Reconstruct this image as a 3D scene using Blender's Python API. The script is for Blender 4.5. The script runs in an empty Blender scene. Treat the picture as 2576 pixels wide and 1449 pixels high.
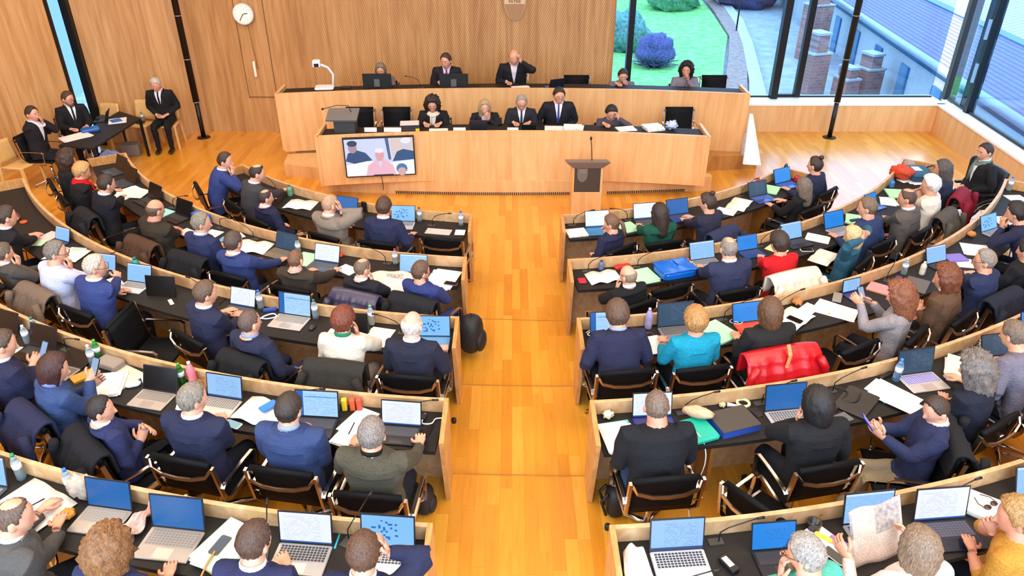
import bpy, math, random
import numpy as np
from mathutils import Vector, Matrix
S = bpy.context.scene
COL = S.collection
random.seed(7); RNG = np.random.default_rng(7)
pi = math.pi
# ------------------------------------------------------------------ camera, world, lights
F, TH, CAMZ = 1878.4, 0.5268, 4.966
cd = bpy.data.cameras.new('camera'); cam = bpy.data.objects.new('camera', cd); COL.objects.link(cam)
cam.location = (0, 0, CAMZ); cam.rotation_euler = (pi/2-TH, 0, 0)
cd.sensor_width = 36; cd.lens = F*36/2576; cd.clip_end = 400
S.camera = cam
S.view_settings.view_transform = 'Standard'; S.view_settings.look = 'None'
S.view_settings.exposure = -0.2; S.view_settings.gamma = 1; S.view_settings.use_curve_mapping = False
w = bpy.data.worlds.new('world'); S.world = w; w.use_nodes = True
nt = w.node_tree; bg = nt.nodes['Background']
tc = nt.nodes.new('ShaderNodeTexCoord'); sp = nt.nodes.new('ShaderNodeSeparateXYZ'); cr = nt.nodes.new('ShaderNodeValToRGB')
nt.links.new(tc.outputs['Generated'], sp.inputs[0]); nt.links.new(sp.outputs[2], cr.inputs[0]); nt.links.new(cr.outputs[0], bg.inputs[0])
cr.color_ramp.elements[0].position = .0; cr.color_ramp.elements[0].color = (.16, .24, .36, 1); cr.color_ramp.elements[1].position = .3; cr.color_ramp.elements[1].color = (.66, .83, 1, 1)
bg.inputs[1].default_value = 8.0
def area(name, loc, size, power, col, rot=(0, 0, 0)):
    l = bpy.data.lights.new(name, 'AREA'); l.shape = 'RECTANGLE'; l.size, l.size_y = size; l.energy = power; l.color = col
    o = bpy.data.objects.new(name, l); o.location = loc; o.rotation_euler = rot; COL.objects.link(o); return o
WARM = (1, .84, .66)
area('ceiling_lamp', (-4.6, 3.2, 7.6), (5.5, 5), 575, WARM)
area('ceiling_lamp', (4.6, 3.2, 7.6), (5.5, 5), 575, WARM)
area('ceiling_lamp', (-4.8, 10.0, 7.6), (5.5, 5), 500, WARM)
area('ceiling_lamp', (4.6, 10.0, 7.6), (5.5, 5), 350, WARM)
# ------------------------------------------------------------------ helpers
CTH, STH = math.cos(TH), math.sin(TH)
def atz(x, y, z):           # where a sight line meets the level plane z
    u = (x-1288)/F; v = (y-724.5)/F; t = (CAMZ-z)/(v*CTH+STH); return (u*t, (CTH-v*STH)*t)
def atY(x, y, Y):
    u = (x-1288)/F; v = (y-724.5)/F; t = Y/(CTH-v*STH); return (u*t, CAMZ-(v*CTH+STH)*t)
def lin(c):
    if isinstance(c, str):
        c = [int(c[i:i+2], 16)/255 for i in (0, 2, 4)]
        c = [x/12.92 if x <= .04045 else ((x+.055)/1.055)**2.4 for x in c]
    return tuple(c[:3])+(1,)
MATS = {}
class NT:
    def __init__(s, name):
        s.m = bpy.data.materials.new(name); s.m.use_nodes = True; s.t = s.m.node_tree; s.b = s.t.nodes['Principled BSDF']
    def n(s, typ, **kw):
        nd = s.t.nodes.new('ShaderNode'+typ)
        for k, v in kw.items():
            if k.startswith('_'): setattr(nd, k[1:], v)
            else:
                key = int(k[1:]) if k[0] == 'i' and k[1:].isdigit() else k.replace('_', ' ')
                i = nd.inputs[key]
                if isinstance(v, bpy.types.NodeSocket): s.t.links.new(v, i)
                else: i.default_value = v
        return nd
    def set(s, **kw):
        for k, v in kw.items():
            i = s.b.inputs[k.replace('_', ' ')]
            if isinstance(v, bpy.types.NodeSocket): s.t.links.new(v, i)
            else: i.default_value = v
    def ramp(s, fac, stops):
        r = s.n('ValToRGB', Fac=fac); e = r.color_ramp.elements
        while len(e) < len(stops): e.new(.5)
        for k, (p, c) in enumerate(stops): e[k].position = p; e[k].color = lin(c)
        return r.outputs[0]
    def math(s, op, a, b=0.0, c=None):
        nd = s.t.nodes.new('ShaderNodeMath'); nd.operation = op
        for i, v in enumerate((a, b, c)):
            if v is None: continue
            if isinstance(v, bpy.types.NodeSocket): s.t.links.new(v, nd.inputs[i])
            else: nd.inputs[i].default_value = v
        return nd.outputs[0]
    def bump(s, h, strength=.2, dist=.01):
        s.set(Normal=s.n('Bump', Height=h, Strength=strength, Distance=dist).outputs[0])
def plain(col, rough=.5, metal=0, name=None, bump=0, bscale=60, var=0, coat=0, trans=0, sheen=0, emit=0):
    key = (str(col), rough, metal, bump, bscale, var, coat, trans, sheen, emit, name)
    if key in MATS: return MATS[key]
    N = NT(name or 'paint'); c = lin(col)
    N.set(Base_Color=c, Roughness=rough, Metallic=metal)
    co = N.n('TexCoord').outputs['Object']
    nz = N.n('TexNoise', Vector=co, Scale=bscale, Detail=3.0)
    if var:
        d = tuple(max(0, x*(1-var)) for x in c[:3])+(1,); l = tuple(min(1, x*(1+var)) for x in c[:3])+(1,)
        N.set(Base_Color=N.ramp(nz.outputs[0], [(.3, d), (.7, l)]))
    if bump: N.bump(nz.outputs[0], bump, .01)
    if coat: N.set(Coat_Weight=coat)
    if trans: N.set(Transmission_Weight=trans, IOR=1.35)
    if sheen: N.set(Sheen_Weight=sheen)
    if emit: N.set(Base_Color=(.01, .01, .012, 1), Emission_Color=c, Emission_Strength=emit)
    MATS[key] = N.m; return N.m
def cloth(col, knit=0):
    c0 = lin(col); g0_ = sum(c0[:3])/3; col = tuple((x*.78+g0_*.22)*.8 for x in c0[:3]) if c0[2] > c0[0]*1.15 and c0[1] < c0[2]*.6 else c0[:3]
    key = ('cloth', str(col), knit)
    if key in MATS: return MATS[key]
    N = NT('cloth'); c = lin(col); co = N.n('TexCoord').outputs['Object']
    big = N.n('TexNoise', Vector=co, Scale=9.0, Detail=4.0, Distortion=1.2)
    fine = N.n('TexNoise', Vector=co, Scale=220.0 if not knit else 120.0, Detail=2.0)
    d = tuple(x*.8 for x in c[:3])+(1,); l = tuple(min(1, x*1.2) for x in c[:3])+(1,)
    N.set(Base_Color=N.ramp(fine.outputs[0], [(.35, d), (.65, l)]), Roughness=.85, Specular_IOR_Level=.25)
    mp = N.n('Mapping', Vector=co, Scale=(1, 1, 2.6)); wv = N.n('TexNoise', Vector=mp.outputs[0], Scale=11.0, Detail=2.0, Distortion=2.0)
    h = N.math('ADD', wv.outputs[0], N.math('MULTIPLY', big.outputs[0], .5)); h = N.math('ADD', h, N.math('MULTIPLY', fine.outputs[0], .05+.04*knit))
    N.bump(h, .32, .02); MATS[key] = N.m; return N.m
def skin(col):
    key = ('skin', str(col))
    if key in MATS: return MATS[key]
    N = NT('skin'); c = lin(col); co = N.n('TexCoord').outputs['Object']
    nz = N.n('TexNoise', Vector=co, Scale=14.0, Detail=3.0)
    d = (c[0]*.86, c[1]*.7, c[2]*.66, 1)
    N.set(Base_Color=N.ramp(nz.outputs[0], [(.35, c), (.75, d)]), Roughness=.5, Subsurface_Weight=.08, Subsurface_Scale=.02)
    MATS[key] = N.m; return N.m
def hairmat(col):
    key = ('hair', str(col))
    if key in MATS: return MATS[key]
    N = NT('hair'); c = lin(col); co = N.n('TexCoord').outputs['Object']
    mp = N.n('Mapping', Vector=co, Scale=(9, 9, 2)); nz = N.n('TexNoise', Vector=mp.outputs[0], Scale=14.0, Detail=4.0, Distortion=.6)
    N.set(Base_Color=N.ramp(nz.outputs[0], [(.3, tuple(x*.45 for x in c[:3])), (.5, c[:3]), (.72, tuple(min(1, x*1.7) for x in c[:3]))]), Roughness=.55)
    N.bump(nz.outputs[0], .5, .01); MATS[key] = N.m; return N.m
def wood(name, c1, c2, c3, scale=(1, 1, .12), rough=.42, plank=0, slats=0, knots=0, coat=.0, world=False):
    N = NT(name); co = N.n('TexCoord').outputs['Object']
    mp = N.n('Mapping', Vector=co, Scale=scale)
    a = N.n('TexNoise', Vector=mp.outputs[0], Scale=9.0, Detail=6.0, Distortion=.6)
    f = a.outputs[0]
    if plank:
        x = N.n('SeparateXYZ', Vector=co).outputs[0]; y = N.n('SeparateXYZ', Vector=co).outputs[1]
        g = N.math('FLOOR', N.math('DIVIDE', N.math('ADD', x, y), plank))
        wn = N.n('TexWhiteNoise', _noise_dimensions='1D', W=g).outputs[0]
        f = N.math('ADD', f, N.math('MULTIPLY', N.math('SUBTRACT', wn, .5), .14))
    col = N.ramp(f, [(.3, c1), (.5, c2), (.7, c3)])
    if knots:
        v = N.n('TexVoronoi', Vector=N.n('Mapping', Vector=co, Scale=(1, 1, 1.6)).outputs[0], Scale=3.2)
        k = N.ramp(v.outputs['Distance'], [(.03, (1, 1, 1)), (.075, (0, 0, 0))])
        col = N.n('Mix', _data_type='RGBA', i0=k, i6=col, i7=lin('8a5a34')).outputs[2]
    N.set(Base_Color=col, Roughness=rough, Coat_Weight=coat)
    if slats:   # fine diagonal acoustic ribs milled in the panelling
        mp2 = N.n('Mapping', Vector=co, Rotation=(0, slats, 0)); x = N.n('SeparateXYZ', Vector=mp2.outputs[0]).outputs[0]
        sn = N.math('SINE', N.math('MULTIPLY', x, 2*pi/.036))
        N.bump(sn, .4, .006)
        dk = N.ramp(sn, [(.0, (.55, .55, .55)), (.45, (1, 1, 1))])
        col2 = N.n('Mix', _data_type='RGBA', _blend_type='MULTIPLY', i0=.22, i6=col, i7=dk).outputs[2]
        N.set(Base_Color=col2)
    else: N.bump(a.outputs[0], .08, .01)
    return N.m
def parquet():
    N = NT('oak_parquet'); co = N.n('TexCoord').outputs['Object']; sx = N.n('SeparateXYZ', Vector=co)
    x, y = sx.outputs[0], sx.outputs[1]
    xr = N.math('DIVIDE', x, .105); xc = N.math('FLOOR', xr)
    off = N.n('TexWhiteNoise', _noise_dimensions='1D', W=xc).outputs[0]
    yr = N.math('DIVIDE', N.math('ADD', y, N.math('MULTIPLY', off, 9.7)), 1.05); yc = N.math('FLOOR', yr)
    idv = N.n('CombineXYZ', X=xc, Y=yc).outputs[0]
    r = N.n('TexWhiteNoise', _noise_dimensions='2D', Vector=idv).outputs[0]
    mp = N.n('Mapping', Vector=co, Scale=(14, 1.1, 1)); g = N.n('TexNoise', Vector=N.n('VectorMath', i0=mp.outputs[0], i1=N.n('CombineXYZ', Z=N.math('MULTIPLY', r, 30.0)).outputs[0]).outputs[0], Scale=2.4, Detail=5.0, Distortion=.4)
    f = N.math('ADD', N.math('MULTIPLY', r, .55), N.math('MULTIPLY', g.outputs[0], .5))
    col = N.ramp(f, [(.12, 'c47a1c'), (.4, 'd38a22'), (.62, 'dc962c'), (.9, 'e4a43c')])
    fx = N.math('FRACT', xr); fy = N.math('FRACT', yr)
    e = N.math('MAXIMUM', N.math('LESS_THAN', fx, .025), N.math('LESS_THAN', fy, .004))
    col = N.n('Mix', _data_type='RGBA', i0=N.math('MULTIPLY', e, .45), i6=col, i7=lin('9a5c18')).outputs[2]
    N.set(Base_Color=col, Roughness=N.math('MULTIPLY_ADD', g.outputs[0], .1, .24), Specular_IOR_Level=.6, Coat_Weight=.5, Coat_Roughness=.2)
    N.bump(N.math('SUBTRACT', g.outputs[0], e), .05, .004)
    return N.m
# ------------------------------------------------------------------ mesh builder
def sst(t): t = np.clip(t, 0, 1); return t*t*(3-2*t)
def nrm(v): v = np.asarray(v, float); return v/(np.linalg.norm(v)+1e-12)
def mesh_np(name, V, F, mats, mi=None, smooth=True):
    me = bpy.data.meshes.new(name)
    V = np.asarray(V, np.float32); me.vertices.add(len(V)); me.vertices.foreach_set('co', V.ravel())
    if isinstance(F, np.ndarray): tot = np.full(len(F), F.shape[1], np.int32); idx = F.ravel().astype(np.int32)
    else: tot = np.array([len(f) for f in F], np.int32); idx = np.fromiter((i for f in F for i in f), np.int32)
    me.loops.add(len(idx)); me.loops.foreach_set('vertex_index', idx)
    st = np.concatenate([[0], np.cumsum(tot)[:-1]]).astype(np.int32)
    me.polygons.add(len(tot)); me.polygons.foreach_set('loop_start', st); me.polygons.foreach_set('loop_total', tot)
    if mi is not None: me.polygons.foreach_set('material_index', np.asarray(mi, np.int32))
    me.polygons.foreach_set('use_smooth', np.full(len(tot), smooth) if np.isscalar(smooth) else np.asarray(smooth, bool))
    me.update(calc_edges=True); me.validate()
    for m in mats: me.materials.append(m)
    return me
class MB:
    def __init__(s): s.v = []; s.f = []; s.mi = []; s.sm = []; s.m = 0
    def add(s, V, Fs, sm=False):
        o = len(s.v); s.v += [tuple(map(float, p)) for p in V]
        for f in Fs: s.f.append([i+o for i in f]); s.mi.append(s.m); s.sm.append(sm)
        return s
    def mat(s, k): s.m = k; return s
    def box(s, c, d, rz=0, rx=0, bev=0):
        M = np.array(Matrix.Rotation(rz, 3, 'Z') @ Matrix.Rotation(rx, 3, 'X'))
        x, y, z = [q/2 for q in d]; c = np.array(c)
        if bev <= 0:
            P = [(i*x, j*y, k*z) for k in (-1, 1) for j in (-1, 1) for i in (-1, 1)]
            return s.add([c+M@np.array(p) for p in P], [(0, 2, 3, 1), (4, 5, 7, 6), (0, 1, 5, 4), (2, 6, 7, 3), (0, 4, 6, 2), (1, 3, 7, 5)])
        # rounded in plan (rounded rectangle prism with a small top bevel)
        r = min(bev, x, y); pl = []
        for qx, qy, a0 in ((1, 1, 0), (-1, 1, 90), (-1, -1, 180), (1, -1, 270)):
            for k in range(4):
                a = math.radians(a0+k*30); pl.append((qx*(x-r)+r*math.cos(a), qy*(y-r)+r*math.sin(a)))
        n = len(pl); b2 = min(r*.5, z*.6); V = []
        for zz, sc in ((-z, 1-b2/max(x, y)), (-z+b2, 1), (z-b2, 1), (z, 1-b2/max(x, y))): V += [c+M@np.array((px*sc, py*sc, zz)) for px, py in pl]
        Fs = [list(range(n))[::-1], [3*n+i for i in range(n)]]
        for l in range(3): Fs += [(l*n+i, l*n+(i+1) % n, (l+1)*n+(i+1) % n, (l+1)*n+i) for i in range(n)]
        return s.add(V, Fs)
    def tube(s, P, r, n=8, cap=True, flat=None, up=None, closed=False):
        P = [np.array(p, float) for p in P]; m = len(P); R = r if hasattr(r, '__len__') else [r]*m
        V = []; prev = np.array(up, float) if up is not None else None
        for i, p in enumerate(P):
            if closed: t = nrm(P[(i+1) % m]-P[i-1])
            else: t = nrm(P[min(i+1, m-1)]-P[max(i-1, 0)])
            if prev is None: prev = np.array((0, 0, 1.)) if abs(t[2]) < .9 else np.array((1., 0, 0))
            a = nrm(np.cross(prev, t)); b = nrm(np.cross(t, a))
            if up is None: prev = b
            ri = R[i]; rx, ry = (ri, ri*(flat or 1)) if not hasattr(ri, '__len__') else ri
            for k in range(n):
                w = 2*pi*k/n; V.append(p+a*rx*math.cos(w)+b*ry*math.sin(w))
        Fs = [(i*n+k, i*n+(k+1) % n, (i+1)*n+(k+1) % n, (i+1)*n+k) for i in range(m-1) for k in range(n)]
        if closed: Fs += [((m-1)*n+k, (m-1)*n+(k+1) % n, (k+1) % n, k) for k in range(n)]
        elif cap: Fs += [tuple(range(n))[::-1], tuple((m-1)*n+k for k in range(n))]
        return s.add(V, Fs, True)
    def bar(s, P, w, t, side):      # flat bar of width w (along side) and thickness t
        P = [np.array(p, float) for p in P]; sd = nrm(side); V = []; m = len(P)
        for i, p in enumerate(P):
            tg = nrm(P[min(i+1, m-1)]-P[max(i-1, 0)]); nn = nrm(np.cross(tg, sd))
            V += [p+sd*w/2+nn*t/2, p-sd*w/2+nn*t/2, p-sd*w/2-nn*t/2, p+sd*w/2-nn*t/2]
        Fs = [(i*4+k, i*4+(k+1) % 4, i*4+4+(k+1) % 4, i*4+4+k) for i in range(m-1) for k in range(4)]+[(3, 2, 1, 0), tuple((m-1)*4+k for k in range(4))]
        return s.add(V, Fs)
    def lathe(s, prof, c=(0, 0, 0), n=16):
        V = [(c[0]+r*math.cos(2*pi*k/n), c[1]+r*math.sin(2*pi*k/n), c[2]+z) for r, z in prof for k in range(n)]; m = len(prof)
        Fs = [(i*n+k, i*n+(k+1) % n, (i+1)*n+(k+1) % n, (i+1)*n+k) for i in range(m-1) for k in range(n)]+[tuple(range(n))[::-1], tuple((m-1)*n+k for k in range(n))]
        return s.add(V, Fs, True)
    def prism(s, poly, z0, z1):
        n = len(poly); V = [(x, y, z0) for x, y in poly]+[(x, y, z1) for x, y in poly]
        return s.add(V, [tuple(range(n))[::-1], tuple(range(n, 2*n))]+[(i, (i+1) % n, n+(i+1) % n, n+i) for i in range(n)])
    def strip(s, A, B, z0, z1):     # solid between two plan curves A and B (same count)
        n = len(A); V = [(x, y, z0) for x, y in A]+[(x, y, z0) for x, y in B]+[(x, y, z1) for x, y in A]+[(x, y, z1) for x, y in B]; Fs = []
        for i in range(n-1):
            Fs += [(i, n+i, n+i+1, i+1), (2*n+i, 2*n+i+1, 3*n+i+1, 3*n+i), (i, i+1, 2*n+i+1, 2*n+i), (n+i, 3*n+i, 3*n+i+1, n+i+1)]
        return s.add(V, Fs+[(0, 2*n, 3*n, n), (n-1, 2*n-1, 4*n-1, 3*n-1)])
    def ball(s, c, r, n=12, m=8, f=None):
        r = r if hasattr(r, '__len__') else (r, r, r); V = []
        for j in range(m+1):
            for i in range(n):
                t = pi*j/m; a = 2*pi*i/n; d = np.array((math.sin(t)*math.cos(a), math.sin(t)*math.sin(a), math.cos(t)))
                if f: d = d*f(d)
                V.append(np.array(c)+d*np.array(r))
        return s.add(V, [(j*n+i, (j+1)*n+i, (j+1)*n+(i+1) % n, j*n+(i+1) % n) for j in range(m) for i in range(n)], True)
    def grid(s, fn, nu, nv, th=.0, sm=True):    # sheet fn(u,v)->xyz, thickened downwards along its normal
        P = np.array([[fn(i/nu, j/nv) for j in range(nv+1)] for i in range(nu+1)], float)
        du = np.gradient(P, axis=0); dv = np.gradient(P, axis=1); N = np.cross(du, dv); N /= np.linalg.norm(N, axis=2, keepdims=True)+1e-9
        V = list(P.reshape(-1, 3))+list((P-N*th).reshape(-1, 3)); k = (nu+1)*(nv+1); I = lambda i, j: i*(nv+1)+j; Fs = []
        for i in range(nu):
            for j in range(nv):
                q = (I(i, j), I(i+1, j), I(i+1, j+1), I(i, j+1)); Fs += [q, tuple(k+t for t in q[::-1])]
        for i in range(nu): Fs += [(I(i, 0), k+I(i, 0), k+I(i+1, 0), I(i+1, 0)), (I(i, nv), I(i+1, nv), k+I(i+1, nv), k+I(i, nv))]
        for j in range(nv): Fs += [(I(0, j), I(0, j+1), k+I(0, j+1), k+I(0, j)), (I(nu, j), k+I(nu, j), k+I(nu, j+1), I(nu, j+1))]
        return s.add(V, Fs, sm)
    def mesh(s, name, mats): return mesh_np(name, s.v, s.f, mats if isinstance(mats, (list, tuple)) else [mats], s.mi, s.sm)
    def build(s, name, mats, parent=None, loc=(0, 0, 0), rz=0):
        return obj(name, s.mesh(name, mats), parent, loc, rz)
def obj(name, data, parent=None, loc=(0, 0, 0), rz=0):
    o = bpy.data.objects.new(name, data); COL.objects.link(o); o.location = loc; o.rotation_euler = (0, 0, rz)
    if parent: o.parent = parent
    return o
def tag(o, label, cat, group=None, kind=None):
    o['label'] = label; o['category'] = cat
    if group: o['group'] = group
    if kind: o['kind'] = kind
    return o
def thing(name, label, cat, loc=(0, 0, 0), rz=0, group=None): return tag(obj(name, None, None, loc, rz), label, cat, group)
def struct(o): o['kind'] = 'structure'; return o
def dup(root, loc, rz, label, group=None):
    r = root.copy(); COL.objects.link(r); r.location = loc; r.rotation_euler = (0, 0, rz); r['label'] = label
    if group: r['group'] = group
    for ch in list(root.children):
        c = ch.copy(); COL.objects.link(c); c.parent = r
        for g in list(ch.children): d = g.copy(); COL.objects.link(d); d.parent = c
    return r
# ------------------------------------------------------------------ materials of the room
M_FLOOR = parquet()
M_WALL = wood('maple_panelling', 'ad7a44', 'be8b52', 'cc9b64', (1.6, 1.6, .1), .5, plank=.62)
M_RIB = wood('ribbed_maple_wall', 'a87644', 'bb8a54', 'ca9a64', (1.6, 1.6, .1), .45, plank=.45, slats=-.5)
M_PODIUM = wood('podium_maple', 'd09a62', 'daa870', 'e1b47e', (1.3, 1.3, .12), .4, plank=.9)
M_DESK = wood('desk_maple', 'b88a5a', 'c89c6e', 'd6ae84', (1.2, 1.2, 1.0), .42, knots=1)
M_DESKV = wood('desk_end_maple', 'b07a42', 'c08a50', 'cf9b62', (5, 1, 1), .4)
M_UNDER = wood('desk_support_maple', 'a0682e', 'b07838', 'bb8444', (1, 1, .3), .5)
M_TOP = plain('201d1b', .62, name='black_linoleum', bump=.05, bscale=300, var=.12); M_TOP.node_tree.nodes['Principled BSDF'].inputs['Specular IOR Level'].default_value = .25
M_CHROME = plain('c8beb4', .22, 1, name='chrome')
M_BLACK = plain('0c0c0e', .5, name='black_plastic')
M_BLKMET = plain('141416', .4, .3, name='black_steel')
M_SILL = plain('efeae6', .35, name='white_sill')
M_GREYM = plain('5b5a5c', .4, .2, name='grey_metal')
def glassmat():
    N = NT('window_glass'); t = N.t; o = t.nodes['Material Output']
    tr = N.n('BsdfTransparent', Color=(.58, .72, .82, 1)); gl = N.n('BsdfGlossy', Color=(.8, .9, 1, 1), Roughness=.02)
    fr = N.n('LayerWeight', Blend=.5); fc_ = N.math('MULTIPLY_ADD', N.math('POWER', fr.outputs['Facing'], 4.0), .55, .03); mx = N.n('MixShader', i0=fc_, i1=tr.outputs[0], i2=gl.outputs[0]); t.links.new(mx.outputs[0], o.inputs[0]); return N.m
M_GLASS = glassmat()
# ------------------------------------------------------------------ rows: circle centres and radii
CL, CR = (.2054, 14.894), (-.0312, 14.658)
RL = {1: 5.923, 2: 7.275, 3: 8.677, 4: 10.049, 5: 11.444}
RR = {1: 5.703, 2: 7.087, 3: 8.460, 4: 9.837, 5: 11.222}
STEP = .075
def fz(k): return STEP*(k-1)
RAIL = .856; TZ = .735; DEP = .53
def cen(sd): return CL if sd == 'L' else CR
def rad(sd, k): return (RL if sd == 'L' else RR)[k]
def ang(sd, x, y):          # angle from straight back (towards the camera), growing away from the aisle
    c = cen(sd); s = -1 if sd == 'L' else 1; return math.atan2((x-c[0])*s, c[1]-y)
def arc(sd, R, a0, a1, n):
    c = cen(sd); s = -1 if sd == 'L' else 1
    return [(c[0]+s*R*math.sin(a0+(a1-a0)*i/n), c[1]-R*math.cos(a0+(a1-a0)*i/n)) for i in range(n+1)]
END = {}
for sd, k, x, y in (('L', 1, 618, 412), ('L', 2, 328, 382), ('L', 3, 64, 446), ('R', 1, 1972, 420), ('R', 2, 2272, 398), ('R', 3, 2531, 450)):
    END[sd, k] = ang(sd, *atz(x, y, fz(k)+RAIL))
END['L', 4] = .92; END['R', 4] = .86; END['L', 5] = .62; END['R', 5] = .56
XA = {'L': -.521, 'R': .638}
# ------------------------------------------------------------------ floor and tiers
b = MB(); b.prism([(-11.2, -1), (8.3, -1), (8.8, 15.3), (-11.2, 15.3)], -.2, 0); struct(b.build('floor', M_FLOOR))
for k in range(2, 6):
    A = arc('L', RL[k]-.01, END['L', k]+.06, .04, 40)+arc('R', RR[k]-.01, .04, END['R', k]+.06, 40)
    n = len(A); B = []
    for i, (x, y) in enumerate(A):
        c = CL if i <= 40 else CR; d = nrm((x-c[0], y-c[1])); R = 13.2 if k < 4 else 14.4
        B.append((min(8.1, max(-11, c[0]+d[0]*R)), c[1]+d[1]*R))
    b = MB(); b.strip(A, B, .0005*k, fz(k)); struct(b.build('floor_tier', M_FLOOR))
# ------------------------------------------------------------------ walls
def wallseg(name, a, bb, z0, z1, th, m):
    a, bb = np.array(a), np.array(bb); L = np.linalg.norm(bb-a); an = math.atan2(*(bb-a)[::-1])
    x = MB(); x.box((L/2, th/2, (z0+z1)/2), (L, th, z1-z0)); return struct(x.build(name, m, None, (a[0], a[1], 0), an))
H = 7.9
wallseg('wall_back', (-6.23, 14.97), (1.96, 14.97), 0, H, .35, M_RIB)
WA = atz(262, 362, 0); wallseg('wall_back_left', WA, (-6.23, 14.97), 0, H, .25, M_WALL)
WB = atz(226, 385, 0); WC = atz(0, 440, 0); d = np.array(WC)-np.array(WB); WC = tuple(np.array(WB)+d*1.5)
wallseg('wall_left', WC, WB, 0, H, .25, M_WALL)
wallseg('wall_left_near', (WC[0]-.3, -1), WC, 0, H, .25, M_WALL)
wallseg('wall_back_parapet', (1.96, 14.97), (8.65, 14.97), 0, .545, .12, M_PODIUM)
x = MB(); x.box((5.35, 15.3, .56), (6.9, .68, .035)); struct(x.build('trim_1', M_SILL))
rw0, rw1 = np.array((8.65, 14.97)), np.array((8.15, 7.6)); rd = nrm(rw0-rw1); rn = np.array((rd[1], -rd[0]))
wallseg('wall_right_parapet', tuple(rw0), tuple(rw1), 0, .545, .12, M_PODIUM)
x = MB(); L = np.linalg.norm(rw0-rw1); x.box((L/2, .19, .56), (L+.1, .42, .035)); struct(x.build('trim_2', M_SILL, None, (rw0[0], rw0[1], 0), math.atan2(*(rw1-rw0)[::-1])))
wallseg('wall_right_near', (8.15, 7.6), (8.0, -1), 0, H, .2, M_WALL)
x = MB(); x.box((-1.1, 7.0, H+.1), (20, 16.4, .2)); struct(x.build('ceiling', plain('e8e2da', .8, name='ceiling_plaster')))
x = MB(); x.box((5.4, 15.3, 5.9), (6.95, .5, 4.2)); struct(x.build('wall_back_lintel', M_WALL))
# door leaf seams in the back wall, beside the clock
x = MB(); 
for px_ in (-5.30, -4.74): x.box((px_, 14.966, 1.75), (.012, .01, 2.1))
x.box((-5.02, 14.966, .72), (.56, .01, .014)); struct(x.build('door_1', plain('6e4520', .6, name='dark_joint')))
# back windows
WY = 15.48
def framebar(bx, X, z0, z1, wx, wy, Y=WY): bx.box((X, Y, (z0+z1)/2), (wx, wy, z1-z0))
def col_at(x, y): return atY(x, y, WY)[0]
f = MB(); framebar(f, col_at(1594, 0)-.01, .58, 5, .115, .16)
framebar(f, col_at(1962, 120), .56, 5, .14, .16, WY-.08); framebar(f, col_at(2025, 120), .6, 5, .12, .12)
f.box(((col_at(1962, 120)+col_at(2025, 120))/2, WY, .61), (.45, .07, .06))
f.box((5.3, WY, .59), (6.9, .05, .03)); f.box((5.3, WY, 3.9), (6.9, .1, .12))
win = struct(f.build('window_1', M_BLKMET))
g = MB(); g.box((5.3, WY+.01, 2.25), (6.85, .012, 3.3)); struct(g.build('window_1_pane', M_GLASS, win))
x = MB(); x.box((1.98, 15.35, 3.0), (.05, .5, 5)); struct(x.build('trim_3', M_WALL))
# right window wall
def rp(t, o=.33): p = rw0+(rw1-rw0)*t/L+rn*o; return (p[0], p[1])
f = MB(); ra = math.atan2(rd[1], rd[0])
cor = atz(2380, 245, .58); cor2 = rp(.55, .34)
for (pp, wd) in ((cor, .15), ((cor[0]+.13, cor[1]-.02), .06), (cor2, .16), ((rp(.25, .36)), .07)):
    f.box((pp[0], pp[1], 2.7), (wd, .12, 4.3))
for t in (3.6, 5.4, 7): p = rp(t); f.box((p[0], p[1], 2.7), (.12, .12, 4.3))
p0, p1 = rp(-.3), rp(7.2); f.box(((p0[0]+p1[0])/2, (p0[1]+p1[1])/2, .6), (7.5, .06, .06), rz=ra)
win = struct(f.build('window_2', M_BLKMET))
g = MB(); g.box(((p0[0]+p1[0])/2, (p0[1]+p1[1])/2, 2.3), (7.5, .012, 3.4), rz=ra); struct(g.build('window_2_pane', M_GLASS, win))
x = MB(); x.box(((p0[0]+p1[0])/2, (p0[1]+p1[1])/2, 6.0), (7.6, .3, 4.0), rz=ra); struct(x.build('wall_right_lintel', M_WALL))
# window latches on the corner mullions
for i, zz in enumerate((1.35, 2.15)):
    x = MB(); x.box((cor2[0]-.13, cor2[1]-.03, zz), (.04, .05, .36)); tag(x.build('window_handle', plain('b8bcc4', .3, .8)), ('lower' if i == 0 else 'upper')+' silver latch on the corner window frame', 'window handle')
# tall slit window on the left
sl = np.array(WA)-np.array(WB); pm = (np.array(WA)+np.array(WB))/2; sa = math.atan2(sl[1], sl[0]); SL = np.linalg.norm(sl); sn = np.array((-sl[1], sl[0]))/SL
f = MB(); f.box((WA[0]+.01, WA[1]-.02, 3), (.13, .13, 6)); f.box((WB[0]+.0, WB[1]+.0, 3), (.05, .05, 6)); win = struct(f.build('window_3', M_BLKMET))
q = pm+sn*.1; g = MB(); g.box((q[0], q[1], 3), (SL, .012, 6), rz=sa); struct(g.build('window_3_pane', M_GLASS, win))
q = pm+sn*2.6+sl/SL*.3; g = MB(); g.box((q[0], q[1], 2), (5, .1, 9.4), rz=sa+.5)
q2 = q-sl/SL*.9-sn*.25; g.box((q2[0], q2[1], 2), (.5, .5, 9.4), rz=sa+.2); struct(g.build('wall_outside_slit', plain('8a98b0', .8, name='pale_render', bump=.4, bscale=40, var=.1)))
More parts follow.
